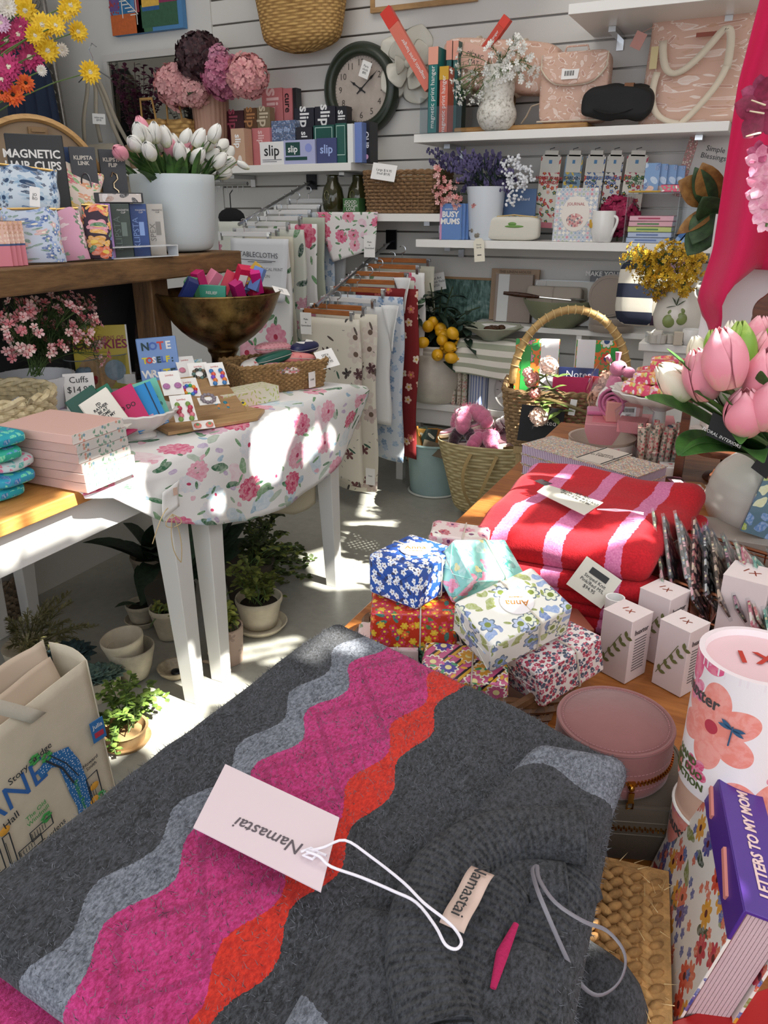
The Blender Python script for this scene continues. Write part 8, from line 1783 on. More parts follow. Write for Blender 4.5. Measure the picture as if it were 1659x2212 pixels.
for k,(px,py,lb,bgc,cs_) in enumerate(((1640,1120,'square packet with green and lime marbled print standing behind the wire basket','5a7a8a',['a9b83a','5f8ac0','e3e0b0']),(1650,1095,'red patterned packet at the right edge beside the white ginger jar','b8303a',['e3a0a0','7a1f2a']))):
    q=P(px,py+90,y=1.40);t2=TH('cloth_square',lb,'folded cloth',(q.x,1.40+.03*k,.865),(rad(-8),rad(16),rad(18)));G().box(.085,.004,.10).done('cloth',pattern('square_x%d'%k,bgc,[dict(s=40,r=.45,n=0,c=cs_,st=1.5,warp=1)],.4),t2);G().box(.09,.0055,.105,at=(0,0,-.002)).done('cellophane',clearm(),t2)
t2=TH('card_box','low box propping the two packets behind the wire basket','box',(.04,1.42,RZ+.001));G().box(.2,.10,.083).done('carton',mat('9a8f86'),t2,bev=.001)
# ================================================================ tall flower printed gift tube
tubeM=pattern('tube_big_flowers','eee4e4',[dict(s=8.5,r=.46,n=0,c=['7a8a4c','8f8a52'],st=2.2,d=.55,hi='c9c48a'),dict(s=11,r=.48,n=6,c=['ea8a7c','e05a86','f0a090'],a=.35,core='b83a4a',cr=.15,d=.85,hi='fbd0c8',ns=8),dict(s=28,r=.4,n=5,c=['e06a90','d94a78'],d=.25)],.4,coat=.2)
t=TH('gift_tube','tall round gift tube with big pink flowers, lid lifted off its peach neck','gift tube',(.040,.655,RZ+.001));r=.0485
def cyl(g,r,z0,z1,n=64): g.grid(n,1,lambda u,v:(r*cos(2*pi*u),r*sin(2*pi*u),z0+(z1-z0)*v),2*pi*r,z1-z0,);return g
g=cyl(G(),r,0,.095);g.lathe([(0,0),(r,.0)],40);g.done('base',tubeM,t,ang=60);G().tube([(r*.99*cos(a),r*.99*sin(a),.095) for a in [2*pi*i/48 for i in range(48)]],.0016,6,True).done('base_rim',WHITE,t)
cyl(G(),r*.955,.05,.16).done('neck',mat('d9b09a',.5),t);g=cyl(G(),r,.128,.262);g.done('lid',tubeM,t,ang=60)
G().lathe([(r*.86,.256),(r*.9,.262),(r,.262),(r*1.0,.255)],48).done('lid_rim',mat('eadcde',.4),t);o=G().lathe([(0,.2555),(r*.87,.2555),(r*.87,.2565),(0,.2565)],48).done('lid_top',mat('e3c0c4',.5),t);txt('I X',.026,mat('b83a2c',.4),o,(0,0,.258),(0,0,rad(14)),bold=.0006)
def ontube(st,sz,an,z,m,up=0,rr=r+.0008):
    g_=txt(st,sz,m,t,(rr*cos(an),rr*sin(an),z),(rad(90),0,an+pi/2),bold=.0002);me=g_.data
    for v in me.vertices:
        a=v.co.x/rr;v.co.z+=-(1-cos(a))*rr;v.co.x=sin(a)*rr
    return g_
aC=rad(-92)
ontube('huxter',.017,rad(-146),.228,mat('4a4444'));ontube('HAND\nGIFT DUO\nSELECTION',.010,rad(-150),.150,mat('4c5a2c'));ontube('huxter',.017,rad(-140),.078,mat('4a4444'));ontube('BODY &\nHAND GIFT',.010,rad(-136),.030,mat('4c5a2c'))
an=rad(-104);g=G()
for q_ in ((-.8,.35),(.9,.35),(-.9,-.05),(.8,-.1)): leaf(g,(0,-.0004,0),(q_[0],0,q_[1]),.0115,.004,0,4,0,up=(0,1,0))
g.tube([(0,-.0004,.003),(.004,-.0004,-.016)],.0007,5);g.done('dragonfly_print',mat('35597a',.5),t,((r+.001)*cos(an),(r+.001)*sin(an),.213),(0,rad(15),an+pi/2))
o=G().box(.028,.0006,.030).done('barcode_label',PAPER,t,((r*.96+.0008)*cos(rad(-72)),(r*.96+.0008)*sin(rad(-72)),.097),(0,0,rad(18)));txt('& Hand\nCream Duo\nPetals &\nPeach Pear\n$39.95',.0045,INK,o,(0,-.0006,.010));G().box(.022,.0004,.006,at=(0,-.0005,.022)).done('barcode',INK,o)
# ================================================================ round and square jewellery cases
vel=mat('8b5a58',.8,bump=.15,bs=180,mott=.12,ms=10,sheen=.25);tau=mat('564a3c',.8,bump=.15,bs=180,mott=.15,ms=9,sheen=.25);STI=mat('a9787a',.7);GOLD=mat('c99a4a',.2,1)
def zips(t,f,z,n,m=GOLD):
    g=G()
    for i in range(n):
        x,y=f(i/n);x2,y2=f((i+.5)/n);g.box(.0016,.0035,.0028,at=(x,y,z+(.0012 if i%2 else -.0012)),rot=(0,0,math.atan2(y2-y,x2-x)),c=True)
    return g.done('zip_teeth',m,t)
t=TH('jewellery_case','taupe velvet rounded square zip case underneath the pink round case','jewellery case',(-.058,.705,RZ+.001),(0,0,rad(20)))
f=rrect(.122,.122,.03);fl=lambda k:(lambda a:tuple(c*k for c in f(a)))
def lof(zz): 
    g=G();g.loft([[(*[c*k for c in f(i/60)],z) for i in range(60)] for k,z in zz]);return g
lof([(.93,0),(.985,.006),(1,.014),(1,.060),(.985,.068),(.93,.071),(.5,.0715)]).done('case',tau,t,ang=60)
zips(t,fl(1.006),.044,170);G().tube([(*[c*1.004 for c in f(i/60)],.052) for i in range(60)],.0006,4,True).tube([(*[c*1.004 for c in f(i/60)],.036) for i in range(60)],.0006,4,True).done('stitching',mat('6d6152'),t);G().tube([(*[c*.97 for c in f(i/60)],.0695) for i in range(60)],.0022,6,True).done('piping',tau,t)
t=TH('jewellery_case','dusty pink velvet round zip case on top of the taupe one','jewellery case',(-.075,.700,RZ+.0735));r=.059
G().lathe([(0,0),(r*.95,0),(r*.99,.004),(r,.012),(r,.050),(r*.99,.0535),(r*.975,.055),(0,.056)],64).done('case',vel,t,ang=60)
G().tube([(r*.975*cos(a),r*.975*sin(a),.0545) for a in [2*pi*i/64 for i in range(64)]],.0022,7,True).done('piping',vel,t)
zips(t,circ(r*1.008),.023,190)
g=G()
for rr_,z in ((r*.90,.0562),(r*1.003,.032),(r*1.003,.014)):
    n=90
    for i in range(n): a=2*pi*i/n;g.tube([(rr_*cos(a),rr_*sin(a),z),(rr_*cos(a+.045),rr_*sin(a+.045),z)],.00045,4)
g.done('stitching',STI,t)
a=rad(-62)
g=G();g.box(.007,.004,.006,at=(0,0,.0),c=True).sph(.003,.002,.0035,at=(0,-.003,-.003)).box(.0055,.0014,.012,at=(0,-.004,-.013),c=True);g.tube([(-.003,-.004,-.019),(-.003,-.004,-.026),(.003,-.004,-.026),(.003,-.004,-.019)],.0011,5,True);g.done('zip_pull',GOLD,t,((r*1.02)*cos(a),(r*1.02)*sin(a),.023),(0,0,a+pi/2))
# ================================================================ letters book, red book, wooden block
t=TH('gift_book','thick floral book with a purple spine titled in white capitals, standing on its edge','book',(.0175,.56,RZ+.0015),(0,rad(13),rad(11)))
bl=.185;bh=.158;bw=.034
cov=pattern('wild_meadow_cover','efe7df',[dict(s=32,r=.48,n=0,c=['6a7a3c','35462f','8a8f4a'],st=3,d=.6,warp=.8),dict(s=38,r=.46,n=8,c=['d9482f','c2264a','e0a02f','3f4f9a','e0705a'],a=.35,core='5a1f2c',cr=.25,d=.8,hi='f0a890'),dict(s=80,r=.4,n=5,c=['d9603a','4a5aa0'],d=.4)],.35,paint=.45,coat=.2)
G().box(.0025,bl,bh,at=(-bw/2,0,0)).box(.0025,bl,bh,at=(bw/2,0,0)).done('cover',cov,t,bev=.0005)
pu=mat('4c2a86',.4)
G().box(bw+.003,bl+.001,.003,at=(0,0,bh-.002)).box(.003,bl+.001,.03,at=(-bw/2-.0005,0,bh-.03)).box(.003,bl+.001,.045,at=(bw/2+.0005,0,bh-.045)).done('spine',pu,t,bev=.0006)
g=G()
for k in range(10):
    x=-bw/2+.004+k*(bw-.006)/10;g.box(.0024,bl-.008,bh-.004,at=(x+.001,0,.002),rot=(0,0,0))
g.done('pages',mat('cdb0b4',.8,bump=.3,bs=900),t)
txt('LETTERS TO MY M\u2665M'.replace('\u2665','O'),.0122,mat('e3c4c0',.5),t,(0,-.018,bh+.0015),(0,0,rad(90)),bold=.0004,sx=.95)
G().tube([(-.006,.078,bh+.0012),(0,.082,bh+.0012),(.004,.077,bh+.0012),(.009,.083,bh+.0012)],.0008,5).done('spine_emblem',mat('e3c4c0'),t)
for y in(-.045,.04): G().tube([(-bw/2-.0022,y-.02,bh-.02),(-bw/2-.0022,y+.02,bh-.010)],.0022,5,flat=1.6).done('pink_brushstroke',mat('d9867c'),t)
t=TH('gift_book','red book lying at the lower right corner of the photo','book',(.105,.445,RZ+.001),(rad(0),rad(-10),rad(38)));w,d,h=.11,.13,.03
G().box(w,d,.003).box(w,d,.003,at=(0,0,h-.003)).box(.003,d,h,at=(-w/2,0,0)).done('cover',mat('a81a1c',.4),t,bev=.001);G().box(w-.005,d-.006,h-.006,at=(.001,0,.003)).done('pages',mat('b8736c',.8),t);t.location.z=RZ+.02
t=TH('wooden_sign','pale natural timber slab leaning at the right beyond the red book','wood',(.155,.60,RZ+.001),(0,rad(-20),rad(28)));G().box(.10,.16,.016).done('slab',wood('raw_pine','b88a60','dcb48a',10,7,1),t,bev=.002);t.location.z=RZ+.02
t=TH('pink_carton','plain blush carton standing to the right behind the flower tube','carton',(.13,.78,RZ+.001),(0,0,rad(15)));G().box(.09,.07,.15).done('carton',mat('c98f8a',.5),t,bev=.001)
# ================================================================ back of the right-hand table
# speckled notebooks with a paper band
nbm=pattern('speckle_cover','c9bfb0',[dict(s=260,r=.5,n=0,c=['8a9a8a','c98a7a','b8a070','7a8aa0','d9cfc0','a86a6a'],warp=1)],.5,paint=0)
edg=stripes('striped_edge','cdbfd0','8d7896',190,.5,0,0,.7)
c0=V(-.325,1.80,0);rzn=-23
for k in range(3):
    t=TH('notebook',['lowest','middle','top'][k]+' speckled notebook of the banded bundle behind the red blankets','notebook',(c0.x+.006*(k==0),c0.y-.004*k,RZ+.001+.0255*k),(0,0,rad(rzn)+[.05,.0,-.02][k]),'speckled notebooks with striped edges')
    G().box(.33,.12,.002).box(.33,.12,.002,at=(0,0,.0225)).done('cover',nbm,t);G().box(.326,.117,.0205,at=(0,0,.002)).done('pages',edg,t)
t=TH('paper_band','cream printed paper band wrapped round the speckled notebooks','paper band',(c0.x+.03,c0.y-.012,RZ+.0005),(0,0,rad(rzn)));G().box(.075,.122,.0012,at=(0,0,.0772)).box(.075,.0012,.077,at=(0,-.062,0)).done('band',mat('cfc4b8',.6),t);txt('Cotton\nNOTEBOOKS',.014,mat('6a625a'),t,(0,0,.0788),(0,0,rad(8)))
G().box(.003,.123,.0008,at=(-.033,0,.0784)).box(.003,.123,.0008,at=(.033,0,.0784)).done('band_line',INK,t)
# pencils in a clear cup
q=P(1400,968,z=RZ);t=TH('pencil_cup','clear acrylic cup packed with floral paper wrapped pencils','pencils',(-.20,1.985,RZ+.001),(0,0,rad(20)));G().box(.10,.07,.003).box(.10,.002,.055,at=(0,-.035,0)).box(.10,.002,.055,at=(0,.035,0)).box(.002,.07,.055,at=(-.05,0,0)).box(.002,.07,.055,at=(.05,0,0)).done('cup',clearm(),t)
pm=pattern('pencil_wrap','cdb9a8',[dict(s=120,r=.45,n=5,c=['b8343c','c9686a','5a6a5c','8a7a6a'],d=.9)],.5,paint=.1);rp=R.random
for k in range(18):
    x=-.04+.0155*(k%6)+.003*(k//6);y=-.022+.021*(k//6);G().tube([(x,y,.004),(x+rnd(-.012,.012),y+rnd(-.006,.006),.112+rnd(-.01,.012))],.0068,10).done('pencil',pm if k!=10 else mat('4a525e'),t)
# fabric bowl
t=TH('fabric_bowl','shallow cream fabric bowl lined with a floral print','bowl',(-.345,2.03,RZ+.001));G().lathe([(0,0),(.07,0),(.085,.05),(.087,.058),(.082,.056),(.07,.01),(0,.008)],36,wob=lambda k,a:.015*sin(4*a)).done('bowl',mat('b3a193',.8),t);G().lathe([(0,.0085),(.068,.0095)],30).done('lining',pattern('bowl_lining','b8a894',[dict(s=30,r=.42,n=5,c=['c97a6a','6a8a6c'],d=.6)]),t);G().lathe([(.0855,.0),(.0865,.05)],30).done('outer_print',pattern('bowl_outer','dcd2cc',[dict(s=40,r=.42,n=5,c=['c95a6a','e3a0a8'],d=.7)]),t)
# pink barcode boxes and wrapped goods
def pkbox(label,px,py,y,w,d,h,rz,z,c='dd9a90',ry=0,sup=True):
    q=P(px,py,y=y);t=TH('gift_box',label,'box',(q.x,y,z),(0,rad(ry),rad(rz)));G().box(w,d,h,at=(0,d/2,0)).done('carton',mat(c,.45),t,bev=.0015);o=G().box(w*.42,.001,h*.7).done('barcode_label',PAPER,t,(w*.1,-.0008,h*.12));g=G()
    for k in range(8): g.box(w*.02,.0006,h*.2,at=(-w*.14+k*w*.04,-.0008,h*.42))
    g.done('barcode',INK,o);txt('GIFT\n$29.95',h*.12,INK,o,(0,-.001,h*.2));return t
pkbox('upper coral pink box with a white barcode label',1350,885,2.14,.095,.08,.055,18,.853)
pkbox('lower rose pink box with a white barcode label',1322,925,2.12,.11,.12,.072,10,RZ+.001,'c9707c')
pkbox('bright pink box right of the pencil cup, mostly hidden by leaves',1420,950,2.12,.09,.08,.06,30,RZ+.001,'d97a90')
for k,(px,py,y,lb) in enumerate(((1385,870,2.08,'clear cellophane wrapped gift with a coral paper flower'),)):
    t=TH('wrapped_gift',lb,'gift',(-.275,2.06,.855),(0,0,0));g=G();g.lathe([(0,0),(.04,0),(.05,.05),(.012,.085),(.03,.11)],20,wob=lambda k,a:.06*sin(5*a)*k*.4).done('cellophane',clearm(),t);g=G()
    for j in range(5): a=2*pi*j/5;leaf(g,(0,0,.10),(cos(a),sin(a),.25),.042,.028,.1,4,.1)
    g.done('paper_flower',mat('e08a78',.6),t,solid=.001);G().box(.07,.06,.03).done('gift_box',mat('d9868a'),t)
t=TH('low_crate','low pink crate under the rolled towel and wrapped gift','crate',(-.30,2.185,RZ+.001),(0,0,rad(10)));G().box(.24,.16,.071).done('crate',mat('c9848a',.6),t,bev=.002)
# rolled pink towel
def roll(label,loc,rot,r,w,m,name='rolled_towel'):
    t=TH(name,label,'towel',loc,rot);pts=[]
    for i in range(60):
        a=i*.35;rr=r*(.15+.85*i/59);pts.append((rr*cos(a),rr*sin(a)))
    g=G();g.grid(59,3,lambda u,v:(w*(v-.5),pts[min(59,int(u*59))][0],pts[min(59,int(u*59))][1]),.6,w);g.done('roll',m,t,solid=.006);return t
pk_=mat('c0678c',.95,bump=.5,bs=250,sheen=.4)
roll('rolled dusty pink towel lying left of the scalloped tray',(-.335,2.19,.90),(0,0,rad(75)),.045,.10,pk_)
t=TH('folded_towel','folded dusty pink towel below the rolled one','towel',(-.31,2.17,.853),(0,0,rad(12)));G().box(.15,.10,.02).done('fold',pk_,t,bev=.008);t.location=(-.39,2.22,.853);t.scale=(.5,.7,.6)
# scalloped tray on a foot with pink parcels
q=P(1432,835,z=.965);t=TH('scalloped_tray','white scalloped footed tray heaped with pink and orange wrapped soaps','tray',(-.215,2.09,RZ+.001));hz=.158
G().lathe([(0,0),(.05,0),(.052,.006),(.018,.03),(.016,hz-.03),(.05,hz-.012),(.10,hz),(.125,hz+.018),(.13,hz+.024),(.124,hz+.026),(.10,hz+.008),(0,hz+.002)],72,wob=lambda k,a:(.035*sin(16*a) if 6<=k<=10 else 0)).done('tray',mat('dad7d3',.25),t)
pp=pattern('pink_bloom_paper','e04a6e',[dict(s=40,r=.47,n=5,c=['f08a4a','f2b8c4','d92a5a','e9a24a','f7d0d0'],core='e8c84a',warp=.6),dict(s=60,r=.4,n=0,c=['f3e0e0','c9d06a'],d=.4,st=2)],.3,paint=.4)
k=0
for lay,(n,z,rr) in enumerate(((5,.172,.065),(4,.205,.045),(2,.235,.02))):
    for i in range(n):
        a=2*pi*i/n+lay;o=softbox(.085,.055,.032,.3,14,.004,i+lay).done('wrapped_parcel',pp,None,(t.location.x+rr*cos(a),t.location.y+rr*sin(a),RZ+z),(rad(rnd(-12,12)),rad(rnd(-14,14)),rnd(0,3)),smooth=False)
        tag(o,['lowest layer','middle layer','top'][lay]+' pink and orange bloom printed parcel, '+['facing the camera side','at the right side','at the rear','at the rear left','at the front left'][i]+' of the scalloped tray','parcel','pink bloom parcels on the tray');k+=1
# ---------------- pedestal boards with wrapped soaps
walnut=wood('walnut','3a1f14','6a3c24',12,8,0,.4,.1)
def cake(label,loc,r,h):
    t=TH('cake_stand',label,'stand',loc);G().lathe([(0,0),(.05,0),(.045,.008),(.014,.02),(.014,h-.012),(.05,h-.006)],28).done('foot',walnut,t);G().lathe([(0,h-.006),(r,h-.006),(r*1.01,h+.002),(r,h+.010),(0,h+.010)],72,wob=lambda k,a:.02*sin(12*a) if k in(1,2,3) else 0).done('board',walnut,t,ang=60);return t
cake('dark walnut round stand on a foot holding white wrapped soaps',(-.035,1.985,RZ+.001),.115,.085);cake('lower dark walnut stand partly hidden behind the white ginger jar',(.045,1.80,RZ+.001),.105,.055)
sm=pattern('soap_white_sprig','ded6d0',[dict(s=55,r=.35,n=0,c=['6a4a44','9a7a6a'],st=3,d=.5)],.35)
for k,(dx,dy,dz,rz,lb) in enumerate(((-.07,-.03,.0,50,'white wrapped soap with brown sprigs at the left of the walnut stand'),(.0,-.06,.0,-10,'white wrapped soap with brown sprigs at the front of the walnut stand'),(-.01,.03,.0,80,'white wrapped soap with brown sprigs at the rear of the walnut stand'),(-.03,-.02,.034,20,'white wrapped soap with brown sprigs on top of the others'))):
    t=TH('wrapped_soap',lb,'soap',(-.035+dx,1.985+dy,RZ+.0965+dz+.017),(0,0,rad(rz)),'white sprig soaps on the walnut stand');G().box(.075,.055,.032,c=True).done('paper_wrap',sm,t,bev=.004)
o=G().box(.065,.05,.028).done('wrapped_soap',sm,None,(.0,1.77,RZ+.0665),(0,0,rad(30)));tag(o,'white wrapped soap on the lower walnut stand','soap')
# small things on the table between
SMT=[((1445,1030),.05,.05,.03,'e6e2e0','open white cardboard box between the notebooks and the ginger jar',10),((1465,1062),.035,.10,.02,'3a1c26','dark wine printed long box beside the white box',24),((1502,1058),.05,.075,.006,'a86f3c','small wooden frame with a pink corner lying on the table',20),((1535,1062),.045,.05,.005,'d9c8b4','cream card with a red floral print by the ginger jar',-15),((1420,1000),.05,.04,.02,'e3ded8','pale card pack in the sunlight left of the walnut stand',40),((1440,1015),.03,.03,.012,'d9a24a','small yellow printed tin near the white box',0)]
for (px,py),w,d,h,c,lb,rz in SMT:
    q=P(px,py,z=RZ);t=TH('small_box',lb,'box',(q.x,q.y,RZ+.001),(0,0,rad(rz)));G().box(w,d,h).done('body',mat(c,.4),t,bev=.001);G().box(w*.6,d*.5,.0006,at=(0,0,h)).done('printed_panel',pattern('panel_'+c,'e6dcd8',[dict(s=70,r=.4,n=5,c=['c93a4a','e0a0a4','7a9a6a'],d=.6)]),t)
# ================================================================ white ginger jar with large tulips
VX,VY=.10,1.56;t=TH('tulip_vase','large ringed white ginger jar vase with big pink and cream tulips','vase of flowers',(VX,VY,RZ+.001));cerm=mat('c9c8bf',.22,bump=.0)
G().lathe([(0,0),(.09,0),(.095,.01),(.135,.04),(.158,.085),(.160,.10),(.152,.12),(.154,.125),(.145,.145),(.147,.15),(.125,.175),(.095,.190),(.080,.197),(.078,.205),(.094,.222),(.088,.224),(.07,.205),(.07,.15),(0,.1)],64,wob=lambda k,a:(.05*sin(9*a) if 13<=k<=15 else 0)).done('jar',cerm,t,sub=1,ang=180)
L0=t.location
TPK=tulipm('e893a2','d9b3a0','f0b5bb');TCR=tulipm('e6dfc6','c3cf8a','efe9d8');TGR=tulipm('7fa83c','5a8a30','b9cf70')
TU=[(1488,858,1.33,TCR,.030,.085,(-.55,-.2,.55)),(1528,862,1.30,TPK,.035,.095,(-.35,-.15,1)),(1572,838,1.26,TPK,.040,.105,(-.25,-.1,1)),(1612,935,1.28,TPK,.040,.085,(-.15,-.3,1)),(1655,925,1.27,TPK,.038,.09,(.05,-.2,1)),(1590,880,1.32,TCR,.034,.09,(-.3,-.1,1)),(1640,868,1.30,TPK,.036,.095,(.0,-.1,1)),(1630,900,1.34,TCR,.032,.09,(-.0,0,1)),(1520,800,1.45,TCR,.026,.07,(-.4,.1,1)),(1552,800,1.44,TGR,.024,.08,(-.3,.1,1)),(1600,810,1.40,TGR,.031,.10,(-.15,.05,1)),(1585,790,1.50,TCR,.028,.09,(-.2,.1,1)),(1640,820,1.42,TPK,.036,.09,(0,.1,1)),(1630,770,1.52,TPK,.034,.08,(0,.15,1)),(1480,845,1.50,TCR,.022,.06,(-.5,0,1)),(1660,780,1.5,TGR,.026,.08,(.1,.1,1)),(1640,850,1.33,TGR,.024,.08,(.1,0,1))]
for px,py,y,m,r_,L_,tl in TU:
    c=P(px,py,y=y)-L0;b=V(c.x*.15,c.y*.15,.18);tulip(t,b,c,r_*.86,L_*.9,m,tilt=tl)
for (a,m_,b,w) in (((1660,1010),(1500,900),(1392,858),.055),((1650,1010),(1560,960),(1470,985),.055),((1640,1000),(1560,900),(1500,845),.05),((1650,1020),(1600,960),(1650,1000),.05),((1645,1000),(1560,880),(1530,800),.04),((1660,1000),(1590,900),(1600,960),.06),((1650,1005),(1620,960),(1560,850),.05),((1665,1010),(1640,900),(1645,800),.045),((1650,1000),(1480,930),(1465,985),.05),((1655,1000),(1520,850),(1440,752),.03)):
    A_=P(*a,y=1.52)-L0;A_.z=max(A_.z,.17);M_=P(*m_,y=1.31)-L0+V(0,0,.02);B_=P(*b,y=1.24)-L0;pts=bez(A_,M_,B_,12);g=G();rows=[]
    for i,p in enumerate(pts):
        d=(pts[min(12,i+1)]-pts[max(0,i-1)]).normalized();s_=d.cross(V(0,-.5,.8)).normalized();nn=s_.cross(d);tt=i/12;ww=w/2*max(.04,sin(pi*(.12+.88*tt))**.7);rows.append([p-s_*ww+nn*ww*.3,p-s_*ww*.5+nn*ww*.05,p,p+s_*ww*.5+nn*ww*.05,p+s_*ww+nn*ww*.3])
    vv_=[g.vs(r_) for r_ in rows]
    for p_,q_ in zip(vv_,vv_[1:]):
        for i in range(4): g.b.faces.new((p_[i],p_[i+1],q_[i+1],q_[i]))
    g.done('tulip_leaf',petalm('2c5522','4a7a34','tulip_leaf',25),t,solid=.0012,sub=1,ang=180)
for pts,tt,lb in ((((1540,890),(1525,940),(1582,965),(1600,920)),'FLORAL INTERIORS','slanted black tag with white capitals tucked in the tulip leaves'),(((1659,960),(1622,1010),(1655,1035),(1690,980)),'*','second black tag at the right edge above the ginger jar')):
    cs=[P(*p,y=1.31) for p in pts];cen=sum(cs,Vector())/4;g=G();g.b.faces.new(g.vs([c-cen for c in cs]));o=g.done('swing_tag',mat('141416',.5),None,cen,smooth=False,solid=.001);tag(o,lb,'tag')
    if len(tt)>2: txt(tt,.0075,PAPER,o,(.0,-.003,-.012),(rad(90),rad(22),0))
# ================================================================ handled wicker basket
t=TH('handled_basket','tall wicker basket with an arched cane handle, filled with stationery','basket',(-.615,2.80,.60),(0,0,rad(14)));BK0=t.location
wm1=mat('8f7350',.7,mott=.45,ms=60);basket(t,rrect(.40,.27,.05),0,.20,wm1,mat('74593a',.75,mott=.4,ms=50),40,16,.0062,1.14,True,.009)
g=G();N=26;pts=[(.0+.19*cos(pi*i/N)*1.08,0,.20+.27*sin(pi*i/N)) for i in range(N+1)];g.tube(pts,.014,10);g.done('handle',mat('b5935c',.55,mott=.3,ms=50,bump=.6,bs=160),t)
g=G()
for i in range(2,25,1): a=pi*i/N;p=V(.205*cos(a),0,.20+.27*sin(a));d=V(-sin(a),0,cos(a));x=V(cos(a),0,sin(a));g.tube([p+(x*cos(b)+V(0,1,0)*sin(b))*.0155+d*.002*sin(b) for b in [2*pi*j/10 for j in range(10)]],.0022,4,True)
g.done('handle_binding',mat('cbb07a',.5),t)
t=TH('wooden_stool','plain timber stool under the handled wicker basket','stool',(-.615,2.80,0),(0,0,rad(14)));st_=wood('stool_pine','8a7350','b89d6c',9,7,2);G().box(.36,.26,.03,at=(0,0,.567)).done('seat',st_,t,bev=.004)
for sx in(-.15,.15):
    for sy in(-.10,.10): G().box(.04,.04,.567,at=(sx,sy,0)).done('leg',st_,t)
rz14=rad(14)
def inb(name,label,cat,dx,dy,dz,w,d,h,m,rx=-8,ry=0,rz=14,part='cover'):
    q=BK0+Matrix.Rotation(rz14,3,'Z')@V(dx,dy,dz);t=TH(name,label,cat,q,(rad(rx),rad(ry),rad(rz)));G().box(w,d,h).done(part,m,t,bev=.001);return t
fol=pattern('folk_geometric','e0742c',[dict(s=16,r=.48,n=8,c=['e6e0d6','d98aa8','d9452f'],a=.3,core='2a4a7a',cr=.35,rnd=.1,ring='3fa04a'),dict(s=26,r=.4,n=0,c=['2f9a4c','e3b23a'],d=.4)],.4,paint=0)
for k,dx in enumerate((-.12,.10)):
    t=inb('notebook_set',['left','right'][k]+' bright folk print notebook set in the handled basket','notebooks',dx,.04+.012*k,.10,.16,.02,.255,fol,rz=18);G().box(.065,.022,.256,at=(.045 if k==0 else -.045,0,0)).done('white_sleeve',mat('e6e4e6',.5),t)
    if k==0: G().lathe([(0,0),(.018,0),(.018,.001),(0,.001)],24,at=(.045,-.0125,.17),rot=(rad(90),0,0)).done('black_seal',INK,t);txt('The Annotated Year',.008,INK,t,(.045,-.0135,.13))
    G().box(.035,.0225,.2,at=(.06 if k else -.04,0,.03)).done('green_ribbon',mat('2f9a44',.4),t)
t=inb('notes_book','navy book with silver Notes lettering in the handled basket','book',.03,-.015,.05,.14,.02,.215,mat('1c2a5c',.4),rz=10);txt('Notes',.036,mat('c9cbd6'),t,(0,-.011,.19))
inb('zip_case','magenta pink fabric case at the front of the handled basket','case',.01,-.06,.05,.14,.02,.19,mat('c2245c',.6,bump=.3,bs=300),rz=8);inb('red_case','red case showing behind the magenta one','case',.10,-.035,.05,.10,.02,.19,mat('b81f2c',.6),rz=8)
# flowers on the basket, sign, tags
q=P(1180,840,y=2.60);t=TH('flower_spray','peach and cream artificial rose spray lying over the left basket rim','flowers',(-.70,2.58,.80));L0=t.location
for px,py,r_,c,n in ((1165,900,.032,('e3b8a4','f0d6c2'),80),(1185,790,.03,('e6c2b4','f2ddd0'),80),(1150,820,.026,('cf7a72','e6a49a'),70),(1155,850,.02,('c9706a','e3a096'),50),(1140,805,.018,('d99a90','ecc4ba'),50)):
    c_=P(px,py,y=2.56);hydrangea_head(t,c_-L0,r_,petalm(*c),n);G().tube(bez(V(.12,.02,.0),V(.03,0,.05),c_-L0,6),.0022,5).done('stem',mat('5c5a34'),t)
g=G()
for px,py in ((1175,815),(1195,840),(1200,870),(1210,890),(1170,870),(1190,900),(1205,815),(1165,835)):
    c_=P(px,py,y=2.57)-L0
    for j in range(3): leaf(g,c_,rdir(-.3,.5),.05,.028,.2,4,.1)
g.done('foliage',petalm('4a6230','7a8f48'),t,smooth=False)['kind']='stuff';G().tube(bez(V(.0,0,.0),V(.1,-.02,.0),V(.24,.0,-.05),6),.006,6).done('main_stem',mat('6a5a34'),t)
q=P(1180,910,y=2.60);t=TH('chalk_sign','small black card sign with white script hanging on the wicker basket','sign',(-.66,2.60,q.z-.08),(0,rad(4),rad(14)));G().box(.15,.003,.13).done('card',mat('1c1c20',.6),t);txt('Scented',.026,PAPER,t,(.01,-.003,.075))
for k,(px,py,lb) in enumerate(((1237,880,'white paper tag in the middle of the wicker basket side'),(1288,895,'white paper tag at the right of the wicker basket side'))):
    q=P(px,py,y=2.60);o=G().box(.022,.001,.055,c=True).done('paper_tag',PAPER,None,(q.x,2.60+.03*k,q.z),(0,rad(6),rad(14)));hang(o,lb);txt('BARE\nROSE',.008,INK,o,(0,-.001,.0))
t=TH('dried_posy','cellophane bag of dusty peach dried flowers at the right basket rim','flowers',P(1303,860,y=2.52)+V(0,0,.0));hydrangea_head(t,(0,0,0),.045,petalm('b3705a','d9a48c'),100);hydrangea_head(t,(.01,0,.06),.03,petalm('c98a74','e0b8a0'),60);G().lathe([(.02,-.07),(.055,-.03),(.06,.03),(.04,.09),(.02,.12)],18,wob=lambda k,a:.08*sin(5*a)).done('cellophane',clearm(),t)
